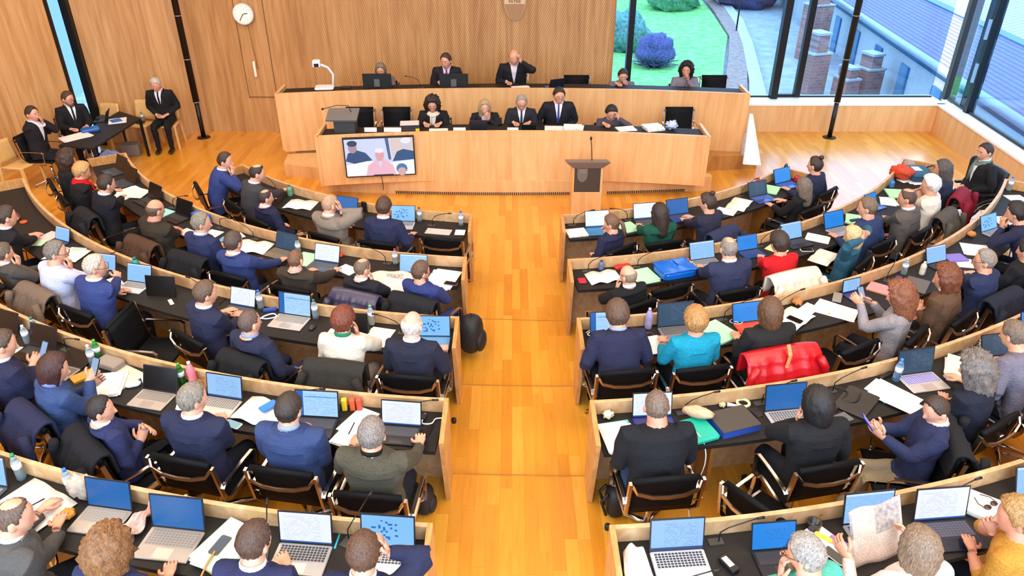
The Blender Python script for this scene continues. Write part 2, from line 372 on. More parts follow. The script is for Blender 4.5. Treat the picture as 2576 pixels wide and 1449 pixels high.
# ------------------------------------------------------------------ podium
def pod(name, R, y0, xs, z0, z1, th, m, n=30):   # slab whose front follows an arc bulging away from the hall
    A = []; B = []
    for i in range(n+1):
        X = xs[0]+(xs[1]-xs[0])*i/n; Y = y0-(R-math.sqrt(R*R-X*X)); A.append((X, Y)); B.append((X, Y+th))
    b = MB(); b.strip(A, B, z0, z1); return b
kick = MB(); A = []; B = []
for i in range(31):
    X = -3.22+6.6*i/30; A.append((X, 11.64+.018*X*X)); B.append((X, 13.16))
kick.strip(A, [(x, 12.0) for x, y in A], 0, .25); kick.strip([(-3.1, 12.0), (3.1, 12.0)], [(-3.1, 13.16), (3.1, 13.16)], 0, .15); struct(kick.build('floor_dais_lower', M_PODIUM))
b = MB()
for i in range(150):
    X = -1.95+4.9*i/150
    if 1.0 < X < 1.58: continue
    b.box((X, 11.634+.018*X*X, .03), (.017, .012, .045))
struct(b.build('trim_4', plain('3a2210', .6, name='vent_slots')))
up = MB(); up.strip([(-4.0, 13.2), (0, 13.5), (4.0, 13.15)], [(-4.4, 14.95), (0, 14.95), (4.5, 14.95)], 0, .33)
struct(up.build('floor_dais_upper', M_PODIUM))
st = MB(); st.prism([(3.42, 12.75), (4.45, 12.86), (4.6, 13.35), (4.5, 14.9), (3.6, 14.9)], 0, .27); struct(st.build('floor_stair', M_UNDER))
st = MB(); st.prism([(-3.3, 12.3), (-3.3, 13.1), (-4.1, 13.1), (-4.05, 12.55)], 0, .22); struct(st.build('floor_stair', M_PODIUM))
lo = thing('podium_bench', 'lower curved pale maple podium bench facing the hall', 'bench', (0, 0, 0))
pod('', 18, 11.71, (-3.10, 3.12), .25, 1.09, .05, 0).build('front_panel', M_PODIUM, lo)
pod('', 18, 11.762, (-3.08, 3.10), .99, 1.03, .5, 0).build('worktop', M_TOP, lo)
for sx in (-3.11, 3.13):
    b = MB(); y0 = 11.71-.27; b.box((sx, y0+.33, .67), (.05, .68, .84)); b.build('end_panel', M_PODIUM, lo)
uo = thing('podium_bench', 'upper curved pale maple podium bench before the ribbed wall', 'bench', (0, 0, 0))
pod('', 24, 13.37, (-4.13, 4.15), .27, 1.33, .05, 0).build('front_panel', M_PODIUM, uo)
pod('', 24, 13.422, (-4.1, 4.12), 1.23, 1.27, .5, 0).build('worktop', M_TOP, uo)
for sx in (-4.14, 4.16):
    b = MB(); b.box((sx, 13.32, .81), (.05, .6, 1.04)); b.build('end_panel', M_PODIUM, uo)
# white sail-shaped stair guard at the right end of the podium
x = MB(); p0 = atz(1860, 402, .27); p1 = atz(1902, 402, .27); q0 = atY(1883, 318, 13.1)
x.add([(p0[0], p0[1]-.25, .28), (p1[0], p1[1]-.3, .28), (p1[0], p1[1]-.25, .28), (p0[0], p0[1]-.2, .28), (q0[0]-.03, 13.05, .95), (q0[0]+.03, 13.05, .95), (q0[0]+.03, 13.1, .95), (q0[0]-.03, 13.1, .95)], [(0, 1, 5, 4), (1, 2, 6, 5), (2, 3, 7, 6), (3, 0, 4, 7), (4, 5, 6, 7), (3, 2, 1, 0)])
tag(x.build('notice_sheet', plain('dfe6f4', .5)), 'white tapering sheet leaning on the podium stair end', 'sheet')
# ------------------------------------------------------------------ row desks
M_SLOT = plain('171514', .6, name='outlet_black')
DESKOBJ = {}
ORD = ['first', 'second', 'third', 'fourth', 'fifth']
def desk(sd, k):
    R = rad(sd, k); c = cen(sd); s = -1 if sd == 'L' else 1; z = fz(k)
    a0 = math.asin((XA[sd]-c[0])*s/R); a1 = END[sd, k]; n = 44
    t = thing('curved_desk', 'curved maple desk row with black top, %s row %s of the aisle' % (ORD[k-1], 'left' if sd == 'L' else 'right'), 'desk', (0, 0, 0), 0, 'curved desk rows of the hall')
    b = MB(); b.strip(arc(sd, R, a0, a1, n), arc(sd, R+.036, a0, a1, n), z+.002, z+RAIL); b.build('front_panel', M_DESK, t)
    b = MB(); b.strip(arc(sd, R+.038, a0+.038/R, a1-.038/R, n), arc(sd, R+DEP-.02, a0+.038/R, a1-.038/R, n), z+TZ-.035, z+TZ); b.build('desktop', M_TOP, t)
    # aisle end panel: trapezoid standing along the aisle
    X = XA[sd]; yf = c[1]-math.sqrt(R*R-(X-c[0])**2)
    def trap(pf, dirv, outn):       # pf front point, dirv outward (towards the sitter), outn across
        pf = np.array(pf); dv = np.array(dirv); on = np.array(outn)*.038
        prof = [(0, 0), (.30, 0), (DEP+.02, RAIL), (0, RAIL)]
        V = [(*(pf+dv*a), z+h+.002) for a, h in prof]+[(*(pf+dv*a+on), z+h+.002) for a, h in prof]
        m = MB(); m.add(V, [(0, 1, 2, 3), (7, 6, 5, 4), (0, 4, 5, 1), (1, 5, 6, 2), (2, 6, 7, 3), (3, 7, 4, 0)]); return m
    trap((X, yf), (0, -1), (s, 0)).build('end_panel', M_DESKV, t)
    if (sd, k) in (('L', 1), ('L', 2), ('L', 3), ('R', 1), ('R', 2), ('R', 3)):
        a = a1; d = np.array((s*math.sin(a), -math.cos(a))); tn = np.array((s*math.cos(a), math.sin(a)))
        trap(np.array(c)+d*R-tn*.038, d, tn).build('end_panel', M_DESKV, t)
    DESKOBJ[sd, k] = t; return t
for sd in 'LR':
    for k in range(1, 6): desk(sd, k)
x = MB()
for k in range(2, 6):
    yl = CL[1]-math.sqrt(RL[k]**2-(XA['L']-CL[0])**2); yr = CR[1]-math.sqrt(RR[k]**2-(XA['R']-CR[0])**2)
    x.bar([(XA['L']+.0, yl+.012, fz(k)+.001), (XA['R'], yr+.012, fz(k)+.001)], .010, .003, (0, 1, 0))
struct(x.build('trim_5', plain('a8701f', .6, name='step_nosing')))
# black support poles
for i, (px_, py_, lab) in enumerate(((513, 350, 'black steel pole before the left maple wall'), (2086, 350, 'black steel pole before the right window'))):
    X, Y = atz(px_, py_-4, 0)
    t = thing('steel_pole', lab, 'pole', (X, Y, 0), 0, 'black steel poles of the hall')
    m = MB(); m.tube([(0, 0, .0), (0, 0, .72)], .045, 12); m.build('pole_foot', M_BLKMET, t)
    m = MB(); m.tube([(0, 0, .72), (0, 0, H)], .062, 14); m.build('pole_shaft', M_BLKMET, t)
    m = MB(); m.lathe([(.13, 0), (.13, .012), (.05, .02)]); m.build('base_plate', M_BLKMET, t)
    for zz in (.72, 1.55, 2.35): m = MB(); m.lathe([(.064, 0), (.064, .012)], (0, 0, zz)); m.build('collar', plain('b9b4ae', .4, .6), t)
# clock
X, Z = atY(612, 35, 14.9)
t = thing('round_clock', 'round white clock on the maple wall', 'clock', (X, 14.93, Z))
def disc(r, th, n=40): b = MB(); b.add([(r*math.cos(2*pi*i/n), y, r*math.sin(2*pi*i/n)) for y in (-th, 0) for i in range(n)], [tuple(range(n)), tuple(range(n, 2*n))[::-1]]+[(i, n+i, n+(i+1) % n, (i+1) % n) for i in range(n)]); return b
disc(.195, .05).build('clock_case', plain('dcd8d2', .35, .3), t); disc(.175, .004).build('clock_face', plain('f6f2ea', .5), t, (0, -.052, 0))
for i in range(12):
    a = i*pi/6; b = MB(); b.box((.15*math.sin(a), -.058, .15*math.cos(a)), (.008, .004, .008)); b.build('hour_mark', M_BLACK, t)
for an, l in ((math.radians(80), .09), (math.radians(213), .14)):
    b = MB(); b.bar([(0, -.062, 0), (l*math.sin(an), -.062, l*math.cos(an))], .012, .004, (math.cos(an), 0, -math.sin(an))); b.build('clock_hand', M_BLACK, t)
m = MB(); m.tube([(.03, .02, -.19), (.05, .02, -.6), (.09, .02, -1.05)], .006, 6); m.build('cord', plain('8a6a44', .5), t)
m = MB(); X2, Z2 = atY(640, 175, 14.9); m.box((X2, 14.93, Z2), (.05, .06, .30), bev=.02)
tag(m.build('cream_handset', plain('efe6d6', .4)), 'slim cream handset hung on the wall below the clock', 'handset')
# wooden shelf-door outline lower edge, emblem shield
def shield(w_, h_, th, n=10):
    P = [(-w_/2, h_/2), (w_/2, h_/2), (w_/2, h_*.05)]+[(w_/2*math.cos(a)**.9 if math.cos(a) > 0 else 0, h_*.05-h_*.55*math.sin(a)**1.0) for a in [pi/2*i/n for i in range(1, n+1)]]
    P += [(-x, y) for x, y in P[3:-1][::-1]]+[(-w_/2, h_*.05)]
    m = len(P); b = MB(); b.add([(x, -th, y) for x, y in P]+[(x, 0, y) for x, y in P], [tuple(range(m)), tuple(range(m, 2*m))[::-1]]+[(i, m+i, m+(i+1) % m, (i+1) % m) for i in range(m)]); return b
def text(body, size, loc, mat, parent, rot=(pi/2, 0, 0), name='lettering'):
    c = bpy.data.curves.new(name, 'FONT'); c.body = body; c.size = size; c.extrude = .002; c.align_x = 'CENTER'; c.align_y = 'CENTER'; c.materials.append(mat)
    o = bpy.data.objects.new(name, c); COL.objects.link(o); dg = bpy.context.evaluated_depsgraph_get(); me = bpy.data.meshes.new_from_object(o.evaluated_get(dg)); bpy.data.objects.remove(o); o = obj(name, me, parent, loc); o.rotation_euler = rot; return o
t = thing('heraldic_shield', 'brown and pale heraldic shield on the ribbed wall above the podium', 'emblem', (.053, 14.95, 2.63))
shield(.44, .84, .02).build('shield_plate', plain('cfa878', .5), t)
shield(.40, .79, .012).build('shield_field', plain('a67c52', .5), t, (0, -.018, -.012))
b = MB(); b.box((0, -.034, .125), (.385, .008, .50)); b.build('shield_top', plain('d9b890', .5), t)
for i, wd in enumerate(('LIBERTÉ', 'ET', 'PATRIE')): text(wd, .075, (0, -.042, .12-.10*i), plain('5a3c22', .6), t)
# TV screen on the podium front
TVX, TVY, TVZ = -2.14, 11.52, .73
t = thing('video_screen', 'flat video screen on the podium front showing a debate', 'screen', (TVX, TVY, TVZ), .125)
TR = pi*.0
b = MB(); b.box((0, 0, 0), (1.13, .05, .66)); b.build('screen_body', M_BLACK, t)
def emi(col, st=1.0): return plain(col, .5, name='screen_light', emit=st)
def flat(name, pts, col, y, par, st=1.25):
    b = MB(); n = len(pts); b.add([(x, y, z) for x, z in pts]+[(x, y+.001, z) for x, z in pts], [tuple(range(n)), tuple(range(n, 2*n))[::-1]]); o = b.build(name, emi(col, st), par); return o
def ell(cx, cz, rx, rz, n=18): return [(cx+rx*math.cos(2*pi*i/n), cz+rz*math.sin(2*pi*i/n)) for i in range(n)]
W2, H2 = .545, .31
pic = flat('picture', [(-W2, -H2), (W2, -H2), (W2, H2), (-W2, H2)], 'c9d3ee', -.027, t)
def pl(pts, col, i): flat('picture_patch', pts, col, -.028-.0006*i, pic)
pl([(.10, H2), (.14, -.05), (.18, -.05), (.155, H2)], '4a5f86', 1)
pl([(.18, H2), (W2, H2), (W2, 0), (.2, 0)], 'd8c6c0', 0)
pl([(-W2, -.05), (-.5, .08), (-.36, .13), (-.22, .08), (-.12, -.05), (-.4, -.1)], '1f4a78', 2); pl(ell(-.42, .17, .07, .09), 'a88a98', 3); pl(ell(-.42, .24, .08, .05), '2c3c60', 4)
pl([(.2, -.08), (.28, .08), (.38, .12), (W2, .08), (W2, -.06)], '17507f', 2); pl(ell(.43, .2, .07, .09), 'c9c6da', 3); pl(ell(.43, .26, .08, .05), 'e6e6f2', 4)
pl([(-W2, -H2), (-W2, -.12), (-.2, -.06), (.2, -.1), (W2, -.06), (W2, -H2)], 'eef0fb', 3)
pl([(-.24, -H2), (-.2, -.14), (-.06, -.04), (.08, -.04), (.2, -.14), (.25, -H2)], 'e8b4c8', 5); pl(ell(.0, .03, .07, .1), 'd8a0a8', 6); pl(ell(.0, .11, .07, .04), 'f0e6ea', 7); pl([(-.03, -.07), (.0, -.2), (.03, -.07)], 'cfd6f4', 7)
pl(ell(.34, -.21, .09, .09), '4477a8', 6); pl(ell(.34, -.26, .07, .07), 'cfa8a8', 7)
pl([(-.12, -.31), (.2, -.31), (.2, -.295), (-.12, -.295)], '30304a', 8)
m = MB(); m.tube([(0, 0, -.35), (.01, -.0, -.5), (.0, .12, -.62), (0, .17, -.65)], .007, 6); m.build('power_cable', M_BLACK, t)
# speaker lectern
t = thing('lectern', 'dark lectern with shield emblem and gooseneck microphone before the podium', 'lectern', (1.165, 10.98, 0))
DG = plain('3c3630', .5, name='dark_lectern')
b = MB(); b.box((0, .02, .2), (.47, .34, .40)); b.build('base', M_PODIUM, t)
for sx in (-1, 1): b = MB(); b.box((sx*.218, .02, .60), (.03, .34, .40)); b.build('side_panel', M_PODIUM, t)
b = MB(); b.box((0, 0, .60), (.404, .3, .398)); b.build('body', DG, t)
b = MB(); q = [(-.22, -.17, .80), (.22, -.17, .80), (.22, .2, .74), (-.22, .2, .74), (-.33, -.22, .90), (.33, -.22, .90), (.33, .22, .78), (-.33, .22, .78)]
b.add(q+[(x, y, z+.02) for x, y, z in q[4:]], [(3, 2, 1, 0), (0, 1, 5, 4), (1, 2, 6, 5), (2, 3, 7, 6), (3, 0, 4, 7), (4, 5, 9, 8), (5, 6, 10, 9), (6, 7, 11, 10), (7, 4, 8, 11), (8, 9, 10, 11)]); b.build('reading_top', plain('6c625a', .4), t)
e = shield(.16, .22, .004).build('shield_emblem', plain('6a625a', .5), t, (-.08, -.152, .68))
text('LIBERTÉ', .028, (0, -.006, .08), plain('a89c8e', .5), e); text('PATRIE', .028, (0, -.006, .045), plain('a89c8e', .5), e)
m = MB(); m.tube([(.08, .05, .8), (.06, .03, 1.06), (.04, -.02, 1.2)], .007, 6); m.build('microphone_stem', M_BLACK, t); m = MB(); m.ball((.038, -.025, 1.225), (.018, .018, .03)); m.build('microphone', M_BLACK, t)
# small lectern on the lower podium bench
t = thing('table_lectern', 'grey lectern with microphone at the left end of the lower podium bench', 'lectern', (-2.72, 11.9, 1.03))
b = MB(); b.box((0, 0, .11), (.34, .24, .22)); b.build('body', plain('3a3a3c', .5), t)
b = MB(); b.box((-.03, 0, .27), (.5, .34, .03), rx=.3); b.build('reading_top', plain('6a6866', .45), t)
m = MB(); m.tube([(.1, .05, .3), (.08, 0, .42), (-.1, -.05, .44), (-.3, -.1, .40)], .006, 6); m.build('microphone_stem', M_BLACK, t); m = MB(); m.ball((-.32, -.1, .395), .02); m.build('microphone', M_BLACK, t)
# document camera on the upper bench
t = thing('document_camera', 'white document camera at the left end of the upper podium bench', 'camera', (-3.35, 13.55, 1.27), .1)
wh = plain('e6e8ee', .35, name='white_plastic')
b = MB(); b.box((-.05, 0, .03), (.34, .26, .04), bev=.03); b.build('stage', wh, t)
b = MB(); b.tube([(.1, .05, .04), (.12, .05, .25), (.04, .03, .38), (-.1, 0, .45)], .022, 8); b.build('arm', wh, t)
b = MB(); b.box((-.14, 0, .46), (.14, .12, .12), bev=.02); b.build('camera_head', wh, t); b = MB(); b.box((-.14, -.065, .44), (.08, .01, .06)); b.build('lens', M_BLACK, t)
# ------------------------------------------------------------------ outside the windows
GZ = -2.6
def gp(x, y, z=GZ): p = atz(x, y, z); return (p[0], p[1])
def poly_px(pts, z0, z1, name, m, kind=True):
    P = [gp(x, y, z1) for x, y in pts]; b = MB(); b.prism(P, z0, z1); o = b.build(name, m)
    if kind: struct(o)
    return o
grass = plain('7cbf6c', .9, name='lawn_grass', bump=.8, bscale=3, var=.35)
x = MB(); x.prism([(-16, 16.6), (60, 16.6), (60, 130), (-16, 130)], GZ-1.2, GZ-.15); struct(x.build('ground_outside', plain('9a9ca8', .9, name='gravel', var=.2, bscale=2)))
poly_px([(1440, 262), (1760, 262), (1815, 232), (1822, 150), (1830, 90), (1790, 30), (1740, -30), (1440, -30)], GZ-.15, GZ, 'ground_lawn', grass)
poly_px([(1765, 262), (1820, 235), (1832, 150), (1835, 90), (1798, 30), (1750, -30), (1768, -30), (1822, 20), (1862, 80), (1880, 150), (1880, 235), (1880, 262)], GZ-.15, GZ+.02, 'ground_earth_bank', plain('967c78', .9, name='earth_bank', var=.3, bscale=5, bump=.6))
poly_px([(1885, 262), (1885, 200), (1868, 110), (1850, 60), (1810, 0), (1830, 0), (1870, 50), (1895, 110), (1935, 262)], GZ-.15, GZ+.04, 'ground_path', plain('b4b0b4', .8, name='pale_path', var=.1, bscale=6))
def blob(name, c, r, col, label, cat, n=26, amp=.22):
    ph = RNG.uniform(0, 6, 12)
    f = lambda d: 1+amp*(math.sin(5*d[0]+ph[0])*math.sin(6*d[1]+ph[1])+.6*math.sin(13*d[2]+ph[2]+9*d[0])+.5*math.sin(21*d[1]+ph[3])*math.sin(19*d[0]+ph[4]))*.6
    b = MB(); b.ball(c, r, n, n//2+4, f); o = b.build(name, plain(col, .9, name='foliage', var=.5, bscale=7, bump=1)); return tag(o, label, cat)
p = gp(1645, 165); t0 = thing('garden_shrub', 'round bare purplish shrub on the lawn outside', 'shrub', (p[0], p[1], GZ))
b = MB()
for i in range(420):
    a, e = RNG.uniform(0, 2*pi), RNG.uniform(.05, 1.45); r_ = RNG.uniform(.75, 1.05); d = np.array((math.cos(a)*math.cos(e), math.sin(a)*math.cos(e), math.sin(e)))
    q = d*r_*np.array((1.0, 1.0, 1.2)); m_ = q*.55+RNG.normal(0, .08, 3)
    b.tube([(0, 0, .05), m_, q], [.02, .014, .008], 4)
b.build('branches', plain('6c6090', .8, name='purple_twigs'), t0)
blobm = MB(); blobm.ball((0, 0, .62), (.8, .8, .62), 24, 14, lambda d: 1+.12*math.sin(17*d[0])*math.sin(15*d[1])+.1*math.sin(23*d[2])); blobm.build('inner_twigs', plain('504e80', .95, name='twig_mass', var=.5, bscale=12, bump=1), t0)
for i, (x_, y_, r_, c_l, lb) in enumerate(((1560, 120, 1.2, '5a8a84', 'low dark green bush beside the shrub outside'), (1690, 20, 1.5, '58906c', 'green bush far up the lawn outside'), (1868, 8, 1.9, '243f6c', 'dark tree behind the garden path'))):
    p = gp(x_, y_); blob('garden_bush', (p[0], p[1], GZ+r_*.5), (r_, r_, r_*.8), c_l, lb, 'bush')
m = MB(); p = gp(1852, 78); m.tube([(p[0], p[1], GZ), (p[0], p[1], GZ+2.2)], .04, 8); m.lathe([(.28, 0), (.22, .12), (.02, .16)], (p[0], p[1], GZ+2.1)); tag(m.build('garden_lamp', M_BLKMET), 'slender lamp post beside the path outside', 'lamp')
# neighbouring building with gutter, tiled roof and glazed slatted roof
EZ = -.5
g0, g1 = np.array(atz(2100, -12, EZ)), np.array(atz(2640, 335, EZ)); gd = nrm(g1-g0); gn = np.array((-gd[1], gd[0])); gn = gn if gn[0] > 0 else -gn
g0 = g0-gd*14; g1 = g1+gd*6
plaster = plain('aeb0b8', .85, name='white_plaster', bump=.3, bscale=8, var=.08)
bl = thing('neighbour_building', 'white plastered building with tiled roof outside the window', 'building', (0, 0, 0))
def slope(o0, o1, za, zb, name, m, th=.12):
    P = [g0+gn*o0, g1+gn*o0, g1+gn*o1, g0+gn*o1]; b = MB(); V = [(*P[0], za), (*P[1], za), (*P[2], zb), (*P[3], zb)]; V += [(x, y, z-th) for x, y, z in V]
    b.add(V, [(0, 1, 2, 3), (7, 6, 5, 4), (0, 4, 5, 1), (1, 5, 6, 2), (2, 6, 7, 3), (3, 7, 4, 0)]); return b.build(name, m, bl)
def striped(name, ca, cb, per, direction, rough=.7, duty=.5):
    N = NT(name); co = N.n('TexCoord').outputs['Object']; d = N.n('VectorMath', _operation='DOT_PRODUCT', i0=co, i1=(direction[0], direction[1], 0))
    f = N.math('FRACT', N.math('DIVIDE', d.outputs['Value'], per)); k = N.math('GREATER_THAN', f, duty)
    nz = N.n('TexNoise', Vector=co, Scale=6.0, Detail=4.0); cc = N.ramp(nz.outputs[0], [(.3, tuple(v*.75 for v in lin(ca)[:3])), (.7, ca)])
    N.set(Base_Color=N.n('Mix', _data_type='RGBA', i0=k, i6=cc, i7=lin(cb)).outputs[2], Roughness=rough); return N.m
tile = striped('roof_tiles', '7f7494', '565480', .13, gn, .8, .7); slat = striped('glazed_slats', 'c0c2cc', '68748c', .30, gd, .4, .8)
b = MB(); A = g0+gn*.35; Bq = g1+gn*.35; mid = (A+Bq)/2; Lg = np.linalg.norm(Bq-A); b.box((mid[0]+gn[0]*.1, mid[1]+gn[1]*.1, (EZ-5)/2-.3), (Lg, .25, -EZ+5), rz=math.atan2(gd[1], gd[0])) if False else b.box((mid[0], mid[1], EZ-2.4), (Lg, .25, 4.6), rz=math.atan2(gd[1], gd[0]))
b.build('plaster_wall', plaster, bl)
slope(-.15, 1.75, EZ, EZ+.7, 'tiled_roof', tile); slope(1.75, 2.0, EZ+.75, EZ+.8, 'ridge_flashing', plain('4a6c90', .4, .3)); slope(2.0, 3.7, EZ+.8, EZ+1.3, 'slatted_roof', slat); slope(3.7, 4.0, EZ+1.32, EZ+1.4, 'upper_flashing', plain('4a6c90', .4, .3)); slope(4.0, 13, EZ+1.35, EZ+4.6, 'upper_tiled_roof', tile)
b = MB(); a_ = g0-gn*.18; c2 = g1-gn*.18; b.tube([(*a_, EZ-.05), (*c2, EZ-.05)], .13, 8); b.build('gutter', plain('9aa2b4', .4, .4), bl)
b = MB(); a_ = g0+gn*.02; c2 = g1+gn*.02; b.tube([(*a_, EZ-.28), (*c2, EZ-.28)], .12, 6); b.build('eaves_board', plain('1c5478', .7), bl)
for i in range(9):
    q = g0+(g1-g0)*(.30+.075*i)+gn*.2; b = MB(); b.box((q[0], q[1], EZ-2.0), (.75, .1, 2.4), rz=math.atan2(gd[1], gd[0])); b.build('tall_window', plain('2c6c98', .15, .0, name='dark_window'), bl)
brick = NT('brick'); co = brick.n('TexCoord').outputs['Object']; bt = brick.n('TexBrick', Vector=brick.n('Mapping', Vector=co, Rotation=(pi/2, 0, 0)).outputs[0], Scale=2.2, Color1=lin('b47c6c'), Color2=lin('966460'), Mortar=lin('9a8c92')); brick.set(Base_Color=bt.outputs[0], Roughness=.9); M_BRICK = brick.m
for i, (x_, y_, w_, h_) in enumerate(((2034, 230, .75, 2.2), (2120, 246, .55, 1.2), (2172, 240, .7, 1.6), (2036, 140, .95, 3.2))):
    p = gp(x_, y_); t = thing('brick_pillar', ['tall stepped brick pillar outside, left of the pole', 'low brick pillar outside beside the pole', 'brick pillar outside just right of the pole', 'far tall brick pillar behind the frame mullion'][i], 'pillar', (p[0], p[1], GZ-.15), .3, 'brick pillars in the garden')
    b = MB(); b.box((0, 0, h_*.35), (w_, .75, h_*.7)); b.box((.0, 0, h_*.85), (w_*.6, .6, h_*.3)); b.build('brickwork', M_BRICK, t); b = MB(); b.box((0, 0, h_+.04), (w_*.72, .68, .08)); b.box((0, 0, h_*.7+.03), (w_*1.08, .82, .06)); b.build('coping', plaster, t)
for i, (x_, y_, w_, h_, c_l) in enumerate(((1880, 5, 9, 6, '2a4870'),)):
    p = gp(x_, y_); t = thing('distant_house', ['blue-grey distant house above the garden path', 'pale blue distant house between the mullions'][i], 'house', (p[0]-(0 if i else 2), p[1]+(9 if i == 0 else 0), GZ-.1), .4)
    b = MB(); b.box((0, 0, h_/2), (w_, 5 if i == 0 else 3, h_)); b.build('wall', plain(c_l, .9), t)
    for kx in range(4):
        b = MB(); b.box((-w_/2+w_*(kx+.5)/4, -2.52 if i == 0 else -1.52, h_*.45), (w_/10, .06, 1.6)); b.build('window', plain('1c3550', .2), t)
# ------------------------------------------------------------------ office chair
def chair_proto():
    t = thing('office_chair', 'x', 'chair')
    prof = [(.235, .432), (.222, .446), (.1, .455), (-.05, .445), (-.17, .44), (-.225, .47), (-.25, .55), (-.27, .68), (-.29, .81), (-.298, .87)]
    def seatfn(P, w_, th, roll=True):
        n = len(P)
        b = MB(); V = []; 
        for i, (y, z) in enumerate(P):
            tg = nrm((0, P[min(i+1, n-1)][0]-P[max(i-1, 0)][0], P[min(i+1, n-1)][1]-P[max(i-1, 0)][1])); nn = np.array((0, -tg[2], tg[1]))
            if nn[2] < 0 or (abs(nn[2]) < .3 and nn[1] < 0): nn = nn
            for x_, sg in ((-w_/2, .5), (-w_/4, .42), (0, .38), (w_/4, .42), (w_/2, .5)): V.append((x_, y+nn[1]*th*(sg-.5)*.6, z+nn[2]*th*(sg-.5)*.6))
            for x_ in (w_/2, 0, -w_/2): V.append((x_, y-nn[1]*th, z-nn[2]*th))
        m = 8; Fs = [(i*m+k, i*m+(k+1) % m, (i+1)*m+(k+1) % m, (i+1)*m+k) for i in range(n-1) for k in range(m)]+[tuple(range(m))[::-1], tuple((n-1)*m+k for k in range(m))]
        b.add(V, Fs, True); return b
    N = NT('black_ribbed_leather'); co = N.n('TexCoord').outputs['Object']; sx = N.n('SeparateXYZ', Vector=co)
    wv = N.math('SINE', N.math('MULTIPLY', N.math('SUBTRACT', sx.outputs[2], sx.outputs[1]), 230.0)); N.set(Base_Color=lin('0b0c0e'), Roughness=.65, Specular_IOR_Level=.15); N.bump(wv, .15, .004); LE = N.m
    seatfn([(.222, .446), (.2, .452)]+prof[2:6], .47, .022).build('seat', LE, t)
    bk = seatfn(prof[5:], .47, .022); bk.tube([(-.24, -.308, .875), (.24, -.308, .875)], .025, 10); bk.build('backrest', LE, t)
    for sx_ in (-1, 1):
        b = MB(); b.bar([(sx_*(.250+(.02 if i > 5 else 0)), y-(.02 if i > 5 else 0), z-.004) for i, (y, z) in enumerate(prof)], .022, .034, (1, 0, 0)); b.build('side_frame', M_CHROME, t)
        b = MB(); x_ = sx_*.285
        b.bar([(sx_*.25, -.262, .60), (x_, -.275, .625), (x_, -.24, .655), (x_, .0, .66), (x_, .13, .655), (x_, .165, .63), (x_, .15, .5), (x_, .12, .43), (sx_*.25, .10, .425)], .026, .012, (1, 0, 0)); b.build('armrest', M_CHROME, t)
    b = MB(); b.bar([(-.252, -.325, .84), (-.225, -.358, .80), (-.12, -.382, .78), (0, -.39, .777), (.12, -.382, .78), (.225, -.358, .80), (.252, -.325, .84)], .030, .014, (0, 0, 1)); b.build('back_spreader', M_CHROME, t)
    b = MB(); b.bar([(-.245, .0, .43), (-.12, -.01, .37), (0, -.01, .355), (.12, -.01, .37), (.245, 0, .43)], .05, .014, (0, 1, 0)); b.build('seat_spreader', M_CHROME, t)
    b = MB(); b.tube([(0, 0, .06), (0, 0, .36)], [.03, .022], 12); b.build('column', M_CHROME, t)
    for k in range(4):
        a = pi/4+k*pi/2; d = (math.cos(a), math.sin(a)); b = MB(); b.tube([(0, 0, .10), (d[0]*.12, d[1]*.12, .085), (d[0]*.30, d[1]*.30, .04), (d[0]*.31, d[1]*.31, .002)], [.026, .022, .014, .016], 8); b.build('leg', M_CHROME, t)
    return t
CH0 = chair_proto(); CHUSED = [False]
def put_chair(x, y, z, face, label, group='black chrome office chairs'):
    rz = math.atan2(-face[0], face[1])
    if not CHUSED[0]:
        CHUSED[0] = True; CH0.location = (x, y, z); CH0.rotation_euler = (0, 0, rz); CH0['label'] = label; CH0['group'] = group; return CH0
    return dup(CH0, (x, y, z), rz, label, group)
def coat(x, y, z, face, col, label, style=0, top=.962, wid=.50, hang=.48, puff=0.0):
    rz = math.atan2(-face[0], face[1]); ph = RNG.uniform(0, 6, 5)
    def fn(u, v):      # u across, v from front bottom over the top to the back bottom
        a = (u-.5)*2
        s = v*(.22+.09+hang)
        if s < .20: yy = -.212-.012*s/.20; zz = top-.03-.20+s
        elif s < .31: q = (s-.20)/.11; yy = -.224-.15*q; zz = top-.03+.035*math.sin(pi*min(1, q*1.02))-.012*q
        else: q = (s-.31)/hang; yy = -.374-.085*sst(q*2.4)-.008*q; zz = top-.042-q*hang
        wd = wid/2*(1+.16*max(0, (s-.31))/hang)
        sag = -.012*abs(a)**3*(s > .18)
        f = .022*math.sin(a*9+ph[0]+2*v)+.012*math.sin(a*19+ph[1]+5*v)
        pf = puff*abs(math.sin(s*pi/.075))*(1-a**4)
        if s > .31: yy -= abs(f)*.8+pf; zz += .045*math.sin(a*5+ph[2])*((s-.31)/hang)
        else: zz += pf*.8
        return (a*wd, yy, zz+sag)
    b = MB(); b.grid(fn, 26, 34, -.022)
    for sx in (-1, 1):     # hanging sleeves
        b.tube([(sx*wid*.42, -.452, top-.06), (sx*wid*.5, -.462, top-.16), (sx*wid*.52, -.464, top-.34), (sx*wid*.48, -.46, top-hang+.02)], [.036, .038, .036, .03], 10)
    o = b.build('coat', cloth(col) if style != 2 else plain(col, .35, name='quilted_nylon', bump=.3, bscale=18), None, (x, y, z), rz)
    return tag(o, label, 'coat')
